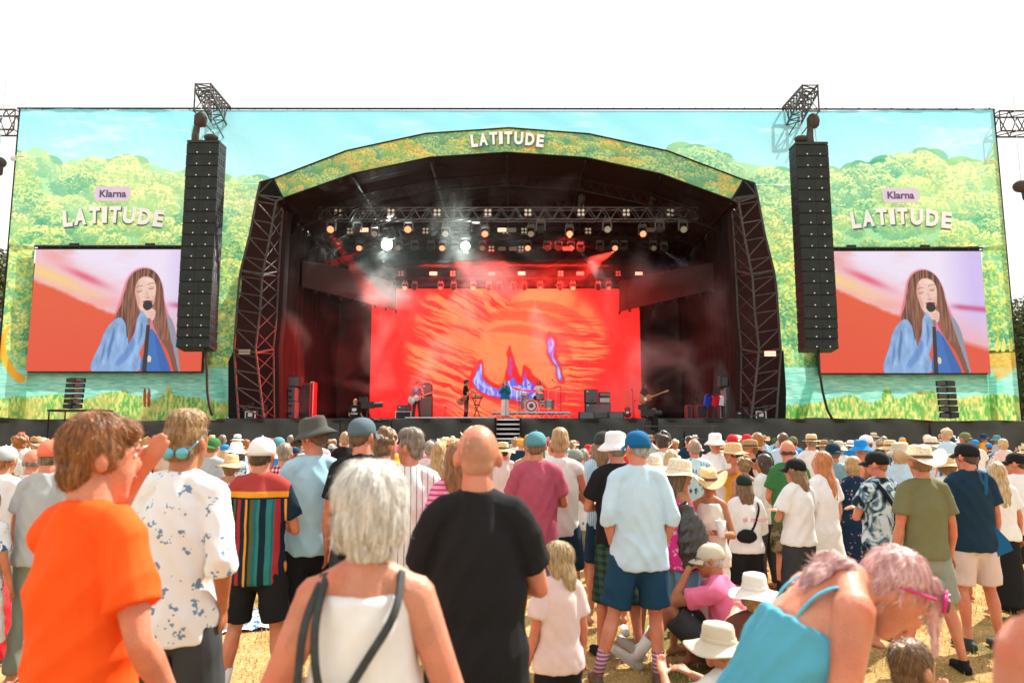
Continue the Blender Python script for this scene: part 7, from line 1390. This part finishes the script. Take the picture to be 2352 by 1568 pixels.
# riser
t = empty('drum_riser', P(1220, 962, 35.6), 0, 'low aluminium framed drum riser', 'riser'); a, b = P(1131, 945, 35.2), P(1311, 945, 35.2); RZ = a.z; q = MB(); q.box(a.x, b.x, 35.2, 37.4, RZ - .07, RZ); obj('riser_deck', q, M_edge, t)
q = MB(); n = 8
for k in range(n): x0, x1 = a.x + (b.x - a.x) * k / n, a.x + (b.x - a.x) * (k + 1) / n; q.bar((x0, 35.25, DZ), (x0, 35.25, RZ - .05), .025, 5); q.bar((x0, 35.25, DZ + .05), ((x0 + x1) / 2, 35.25, RZ - .07), .014, 4); q.bar(((x0 + x1) / 2, 35.25, RZ - .07), (x1, 35.25, DZ + .05), .014, 4)
q.bar((b.x, 35.25, DZ), (b.x, 35.25, RZ), .025, 5); obj('riser_frame', q, M_edge, t)
t = empty('front_stage_edge', P(1040, 962, 31.5), 0, 'thin silver lattice edging along the front of the deck', 'edging'); a, b = P(930, 961, 31.2), P(1133, 961, 31.2); q = MB(); q.box(a.x, b.x, 31.2, 31.6, DZ + .02, DZ + .07); obj('edge_rail', q, M_edge, t)
# drums
def drum(t, c, r, h, axis, shell, skin_m=None, name='drum'):
    R = Vector(axis).to_track_quat('Z', 'Y').to_matrix(); q = MB(); q.lathe([(r, -h / 2), (r, h / 2)], c, 18, R=R); o = obj(name, q, shell, t); q = MB(); q.lathe([(0, h / 2), (r, h / 2)], c, 18, R=R); q.lathe([(r, -h / 2), (0, -h / 2)], c, 18, R=R); obj('drum_skin', q, skin_m or M_white, o); q = MB()
    for z in (-h / 2, h / 2): q.lathe([(r + .012, z - .02), (r + .015, z), (r + .012, z + .02), (r, z + .02)], c, 18, R=R)
    obj('hoop', q, M_chrome, o); return o
t = empty('drum_kit', P(1225, 945, 36), 0, 'silver drum kit with red cymbals on the riser', 'drum kit'); D = lambda px, py, Y=36.0: P(px, py, Y); SH = mat('sparkle shell', (.35, .40, .40), .3, .5, var=.4, scale=40)
c = D(1220, 932, 35.6); kd = drum(t, c, .31, .4, (0, -1, 0), mat('white kick hoop', (.75, .70, .68), .5), W_, 'kick_drum')
q = MB(); q.lathe([(.21, 0), (.285, 0)], (c.x, c.y - .208, c.z), 24, R=Matrix.Rotation(math.radians(90), 3, 'X')); obj('lettering_ring', q, mat('red drum print', (.65, .04, .05), .6, var=.6, scale=30), kd); q = MB(); q.ell((c.x, c.y - .215, c.z), (.11, .006, .11)); obj('centre_print', q, mat('brown print', (.16, .08, .07), .7), kd)
for px, py, r, h, ax in ((1206, 912, .17, .24, (0, -.25, 1)), (1240, 908, .17, .26, (.1, -.3, 1)), (1205, 930, .19, .36, (-.1, -.1, 1)), (1262, 928, .22, .38, (.1, -.1, 1)), (1246, 924, .17, .14, (0, -.15, 1))): drum(t, D(px, py, 35.8), r, h, ax, SH)
for px, py, r, tl, m_ in ((1188, 893, .27, .25, mat('red lit cymbal', (.55, .06, .04), .25, .8)), (1212, 897, .27, .1, mat('red lit cymbal', (.55, .06, .04), .25, .8)), (1259, 893, .26, -.2, mat('bronze cymbal', (.45, .28, .12), .3, .9)), (1277, 889, .28, -.3, mat('red lit cymbal', (.55, .06, .04), .25, .8)), (1193, 915, .16, 0, mat('bronze cymbal', (.45, .28, .12), .3, .9))):  # red stage light on some cymbals is put into their metal colour
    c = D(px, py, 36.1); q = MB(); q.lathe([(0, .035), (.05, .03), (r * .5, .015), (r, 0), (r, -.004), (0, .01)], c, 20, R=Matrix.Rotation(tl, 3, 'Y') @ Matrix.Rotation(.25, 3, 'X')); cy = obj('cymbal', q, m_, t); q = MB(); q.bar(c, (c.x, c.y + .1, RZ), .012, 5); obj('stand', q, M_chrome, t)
# mic stands
def mic_stand(px, py, Y, boom, label, z0=DZ):
    a = P(px, py, Y); t = empty('microphone_stand', (a.x, Y, z0), 0, label, 'microphone stand', 'microphone stands on the stage'); q = MB(); q.bar((a.x, Y, z0), (a.x, Y, a.z), .012, 5)
    for k in range(3): an = k * 2.1; q.bar((a.x, Y, z0 + .12), (a.x + .3 * math.cos(an), Y + .3 * math.sin(an), z0 + .01), .01, 4)
    obj('stand', q, M_dark, t); e = Vector((a.x + boom[0], Y, a.z + boom[1])); q = MB(); q.bar((a.x - boom[0] * .3, Y, a.z - boom[1] * .3), e, .01, 5); obj('boom', q, M_dark, t); q = MB(); q.ell(e, (.035, .035, .045)); obj('microphone', q, M_dark, t)
for args in ((942, 912, 33.2, (.42, .35), 'boom microphone stand beside the guitarist'), (933, 935, 33.3, (.10, .12), 'short microphone stand left of the guitarist'), (1092, 905, 33.0, (-.25, .25), 'boom microphone stand before the keyboard player'), (1022, 940, 33.0, (.05, .1), 'low microphone stand between the guitarist and the keyboards'), (1192, 893, 36.6, (.5, .22), 'tall overhead microphone stand left of the drummer'), (1288, 890, 36.6, (-.42, .38), 'tall overhead microphone stand right of the drummer'), (1345, 930, 33.6, (.3, .22), 'microphone stand in front of the bass cabinet'), (1453, 900, 33.0, (-.02, .1), 'tall thin microphone stand beside the bassist'), (1456, 925, 33.4, (.05, .1), 'short microphone stand beside the bassist'), (1600, 915, 34.2, (0, .1), 'microphone stand by the right flight cases')): mic_stand(*args[:4], args[4])
# guitars
def guitar(t, c, d, s, body_m, acoustic=False):
    """body centre c, neck direction d, s = scale"""
    d = Vector(d).normalized(); up = Vector((0, -1, 0)); sd = d.cross(up).normalized(); up = sd.cross(d).normalized(); R = Matrix((sd, up, d)).transposed(); q = MB()
    w = 1.25 if acoustic else 1
    q.ell(Vector(c) - d * .10 * s, (.17 * s * w, .035 * s * (1.8 if acoustic else 1), .15 * s * w), R); q.ell(Vector(c) + d * .12 * s, (.13 * s * w, .034 * s * (1.8 if acoustic else 1), .12 * s * w), R); b = obj('guitar_body', q, body_m, t, smooth=True)
    q = MB(); q.bar(Vector(c) + d * .15 * s - up * -.03, Vector(c) + d * .75 * s + up * .03, .024 * s, 6); obj('guitar_neck', q, mat('maple neck', (.45, .22, .09), .5), t); q = MB(); q.cbox(Vector(c) + d * .84 * s + up * .03, (.07 * s, .02, .18 * s), R); obj('headstock', q, mat('maple neck', (.45, .22, .09), .5), t)
    q = MB(); q.cbox(Vector(c) - d * .02 + up * .045 * s * (1.6 if acoustic else 1), (.12 * s, .01, .10 * s), R); obj('pickguard', q, W_ if not acoustic else M_dark, t)
DENS = fab('dusk blue shirt', (.20, .20, .30))
def band(px, tpp, Y, label, **k): z = P(px, tpp, Y).z; return person(px, tpp, Y, label, H=z - DZ - .01, z0=DZ, base=(sx_(px, Y), Y, DZ), vox=.014, showface=True, **k)
g1, J1, s1 = band(957, 873, 33.4, 'guitarist in a blue grey shirt, cap and dark glasses playing a pale electric guitar', face=172, hy=0, hp=-18, top=DENS, loose=.03, bottom=('trousers', CHAR), hair=('short', 'dark'), hat=('cap', CHAR), armL='guitarL', armR='guitarR', shades=M_lensd, shoes=BLUE)
t = empty('electric_guitar', (sx_(957, 33.4), 33.1, DZ + 1), 0, 'pale blue electric guitar held by the guitarist', 'guitar'); guitar(t, P(950, 917, 33.12), (.86, -.05, .32), 1.05, mat('pale blue lacquer', (.42, .52, .55), .3))
g2, J2, s2 = band(1070, 872, 33.6, 'keyboard player in black with an acoustic guitar slung behind', face=-78, hy=0, hp=-18, top=BLK, bottom=('trousers', BLK), hair=('curly', 'dark'), armL='front', armR='front')
t = empty('acoustic_guitar', (sx_(1062, 33.3), 33.3, DZ + 1), 0, 'brown acoustic guitar hanging at the keyboard player\'s back', 'guitar'); guitar(t, P(1061, 918, 33.25), (.75, 0, .6), .95, mat('brown lacquer', (.20, .09, .04), .3), True)
t = empty('keyboard', P(1096, 912, 33.4), 0, 'keyboard on a black stand with a silver tripod before it', 'keyboard'); q = MB(); a = P(1083, 909, 33.4); b = P(1108, 909, 33.4); q.box(a.x, b.x, 33.2, 33.6, a.z - .10, a.z); obj('keys_casing', q, M_dark, t); q = MB()
for k in range(14): x = a.x + .02 + (b.x - a.x - .04) * k / 14; q.box(x, x + .022, 33.17, 33.2, a.z - .06, a.z - .03)
obj('white_keys', q, M_white, t); q = MB(); q.bar((a.x + .05, 33.4, a.z - .1), (b.x - .05, 33.4, DZ), .02, 5); q.bar((b.x - .05, 33.4, a.z - .1), (a.x + .05, 33.4, DZ), .02, 5); q.box(a.x + .1, b.x - .1, 33.3, 33.5, a.z - .42, a.z - .38); obj('keyboard_stand', q, M_dark, t)
g3, J3, s3 = band(1160, 873, 31.9, 'singer with long brown hair in a blue shawl and pale pink skirt', g='f', face=178, hy=8, hp=4, top=fab('blue shawl wool', (.01, .16, .30)), sleeve='long', loose=.05, wide=.05, hem=-.02, bottom=('longskirt', PALEP), hair=('long', 'brown'), sk='pale', over={'elR': (.25, .10, 1.20), 'wrR': (.03, .20, 1.50), 'elL': (-.24, .08, 1.18), 'wrL': (-.02, .20, 1.42)})
mic_stand(1162, 889, 31.6, (.0, .05), 'straight microphone stand held by the singer')
g4, J4, s4 = person(1238, 876, 36.9, 'drummer with long hair and a pale shirt behind the drums', H=1.72, z0=RZ, base=(sx_(1238, 36.9), 36.9, P(1238, 876, 36.9).z - 1.40), vox=.014, showface=True, face=176, hp=-10, top=OFFW, bottom=('trousers', BLK), hair=('shoulder', 'brown'), armL='front', armR='front', over={'knL': (-.22, .38, .62), 'knR': (.22, .38, .62), 'anL': (-.22, .42, .20), 'anR': (.22, .42, .20), 'pelvis': (0, 0, .66), 'hipL': (-.1, .05, .64), 'hipR': (.1, .05, .64), 'waist': (0, 0, .78), 'chest': (0, 0, 1.0), 'neck': (0, 0, 1.19), 'head': (0, .03, 1.37), 'shL': (-.17, 0, 1.14), 'shR': (.17, 0, 1.14), 'elL': (-.27, .10, .92), 'elR': (.27, .10, .92), 'wrL': (-.15, .32, 1.0), 'wrR': (.15, .32, .98)})
t = empty('drum_stool', (sx_(1238, 36.9), 36.9, RZ), 0, 'round black drum stool under the drummer', 'stool'); q = MB(); zz = P(1238, 876, 36.9).z - 1.40 + .56; q.lathe([(0, zz - .06), (.18, zz - .06), (.18, zz), (0, zz + .01)], (sx_(1238, 36.9), 36.9, 0), 14); obj('seat', q, M_dark, t); q = MB(); q.bar((sx_(1238, 36.9), 36.9, RZ), (sx_(1238, 36.9), 36.9, zz - .05), .03, 6); obj('post', q, M_chrome, t)
g5, J5, s5 = band(1481, 879, 33.0, 'bearded bassist in black with sunglasses, turned to the right', face=-128, hy=30, hp=0, top=BLK, bottom=('wide', BLK), hair=('shoulder', 'dark'), armL='guitarL', armR='guitarR', shades=M_lensd, collar=True)
t = empty('bass_guitar', (sx_(1490, 32.8), 32.7, DZ + 1), 0, 'sunburst bass guitar played by the bassist', 'guitar'); guitar(t, P(1483, 916, 32.65), (.90, -.05, .34), 1.15, mat('sunburst lacquer', (.40, .17, .05), .3))
t = empty('spare_guitar', (sx_(1441, 33.6), 33.6, DZ), 0, 'spare bass guitar standing upright between the wedge and the bassist', 'guitar'); guitar(t, P(1441, 946, 33.6), (.05, .1, 1), 1.05, mat('dark red lacquer', (.14, .03, .02), .3))
# crew
def crew(px, tpp, Y, label, **k):
    z = P(px, tpp, Y).z; t, J, s = person(px, tpp, Y, label, H=1.78, base=(P(px, 962, Y).x, Y, z - 1.80), vox=.014, **k); return t, J, s
zc = P(815, 914, 29.0).z - 1.80
tp = empty('pit_platform', (P(830, 980, 29).x, 29, 0), 0, 'low black camera platform in front of the left half of the stage', 'platform'); q = MB(); q.box(P(785, 980, 29).x, P(905, 980, 29).x, 28.5, 29.9, zc - .1, zc); obj('platform_deck', q, M_dark, tp); q = MB()
for x in (P(787, 980, 29).x, P(903, 980, 29).x): q.bar((x, 28.6, 0), (x, 28.6, zc + .95), .03, 5)
q.bar((P(787, 980, 29).x, 28.6, zc + .95), (P(903, 980, 29).x, 28.6, zc + .95), .025, 5); obj('platform_rail', q, M_alud, tp)
c1, Jc1, _ = crew(815, 914, 29.0, 'stage cameraman in a black crew t-shirt with his back to us', top=BLK, bottom=('trousers', BLK), hair=('shaved', 'greybrown'), sk='pink', fat=.1, armL='low', armR='front')
me = glyph('Crew', .12, .012); me.transform(Matrix.Translation((0, -.162, 1.16)) @ Matrix.Rotation(math.radians(90), 4, 'X')); shc = [c for c in c1.children if c.name.startswith('shirt')][0]; link('crew_lettering', me, W_, shc)
q = MB(); q.poly([(-.09, -.158, 1.40), (.09, -.158, 1.40), (.10, -.16, 1.32), (0, -.166, 1.26), (-.10, -.16, 1.32)], (0, -.004, 0)); obj('crew_emblem', q, mat('faded emblem print', (.50, .52, .52), .8, var=.5, scale=40), shc, local=True)
def video_camera(px, py, Y, z0, label):
    c = P(px, py, Y); t = empty('video_camera', (c.x, Y, z0), 0, label, 'camera', 'broadcast cameras by the stage'); q = MB(); q.cbox(c, (.50, .22, .26)); q.cbox((c.x - .18, c.y, c.z + .22), (.34, .16, .18)); obj('camera_body', q, M_dark, t); q = MB(); q.bar((c.x + .24, c.y, c.z), (c.x + .55, c.y + .1, c.z + .02), .10, 12); obj('lens', q, M_cabside, t); q = MB()
    for k in range(3): an = .5 + k * 2.1; q.bar((c.x, c.y, c.z - .15), (c.x + .45 * math.cos(an), c.y + .4 * math.sin(an), z0), .025, 5)
    obj('tripod', q, M_dark, t)
video_camera(845, 930, 28.95, zc, 'broadcast camera on a tripod beside the crew man')
zc2 = P(1500, 934, 29.0).z - 1.76
tp = empty('pit_platform', (P(1560, 980, 29).x, 29, 0), 0, 'low black camera platform with rails below the bassist', 'platform'); q = MB(); q.box(P(1470, 980, 29).x, P(1640, 980, 29).x, 28.5, 29.9, zc2 - .1, zc2); obj('platform_deck', q, M_dark, tp); q = MB()
for x in (P(1472, 980, 29).x, P(1628, 980, 29).x): q.bar((x, 28.55, 0), (x, 28.55, zc2 + 1.0), .03, 5)
q.bar((P(1472, 980, 29).x, 28.55, zc2 + 1.0), (P(1640, 980, 29).x, 28.55, zc2 + 1.0), .028, 5); q.bar((P(1472, 980, 29).x, 28.55, zc2 + .5), (P(1640, 980, 29).x, 28.55, zc2 + .5), .022, 5); obj('platform_rail', q, M_rust, tp)
crew(1503, 936, 29.1, 'camera operator in black filming below the bassist', top=BLK, bottom=('trousers', CHAR), hair=('short', 'dark'), face=40, armL='camera', armR='camera', sk='tan')
video_camera(1487, 948, 29.0, zc2, 'broadcast camera held by the operator below the bassist')
# ---------------------------------------------------------------- trees at the picture edges, behind the stage
def tree(x, y, h, r, label, seed):
    rs = np.random.RandomState(seed); t = empty('oak_tree', (x, y, 0), 0, label, 'tree', 'trees behind the stage at the picture edges'); q = MB(); q.bar((x, y, 0), (x, y, h * .45), .38, 9, .24)
    limbs = [(x + r * .6 * math.cos(a), y + r * .6 * math.sin(a), h * (.55 + .1 * math.sin(a * 3))) for a in np.arange(6) * 1.05]
    for l in limbs: q.bar((x, y, h * .35), l, .16, 6, .05)
    obj('trunk', q, mat('bark', (.09, .065, .045), .9, var=.4, scale=12, bump=.6, bscale=30), t)
    cen = []
    for k in range(46): a = rs.rand() * 2 * PI; u = rs.rand() * 2 - 1; rr = r * (.55 + .45 * rs.rand()); cen.append((x + rr * math.cos(a) * math.sqrt(1 - u * u), y + rr * math.sin(a) * math.sqrt(1 - u * u), h * .62 + u * h * .36))
    n = 21000; ci = rs.randint(0, len(cen), n); c = np.array(cen)[ci]; d = rs.randn(n, 3); d /= np.linalg.norm(d, axis=1)[:, None]; p = c + d * (r * .30) * (rs.rand(n, 1) ** .4) * (1, 1, .8); a = rs.randn(n, 3); b = rs.randn(n, 3); s = .10 + .10 * rs.rand(n, 1); a = a / np.linalg.norm(a, axis=1)[:, None] * s; b = b / np.linalg.norm(b, axis=1)[:, None] * s
    V = np.stack([p - a, p + b * .6, p + a, p - b * .6], 1).reshape(-1, 3) - np.array((x, y, 0)); me = bpy.data.meshes.new('crown'); me.vertices.add(n * 4); me.vertices.foreach_set('co', V.ravel()); me.loops.add(n * 4); me.loops.foreach_set('vertex_index', np.arange(n * 4, dtype=np.int32)); me.polygons.add(n); me.polygons.foreach_set('loop_start', np.arange(0, n * 4, 4, dtype=np.int32)); me.polygons.foreach_set('loop_total', np.full(n, 4, np.int32)); me.update(calc_edges=True)
    link('crown', me, LEAF, t)
LEAF, nt, b = newmat('oak leaves'); ge = N(nt, 'ShaderNodeNewGeometry'); r_ = N(nt, 'ShaderNodeValToRGB'); e = r_.color_ramp.elements; e[0].color = (.035, .06, .018, 1); e[1].color = (.13, .16, .05, 1); nt.links.new(ge.outputs['Random Per Island'], r_.inputs[0]); nt.links.new(r_.outputs[0], b.inputs['Base Color']); b.inputs['Roughness'].default_value = .6
tree(-33.0, 46, 13.0, 4.6, 'dark leafy tree beyond the left edge of the banners', 1); tree(-37, 52, 14.0, 5, 'tall leafy tree further back at the left edge', 2); tree(34.0, 46, 10.0, 4.4, 'dark leafy tree beyond the right edge of the banners', 3); tree(38.5, 50, 11.5, 4.8, 'leafy tree at the far right edge of the picture', 4)
bpy.data.scenes.remove(TMP)
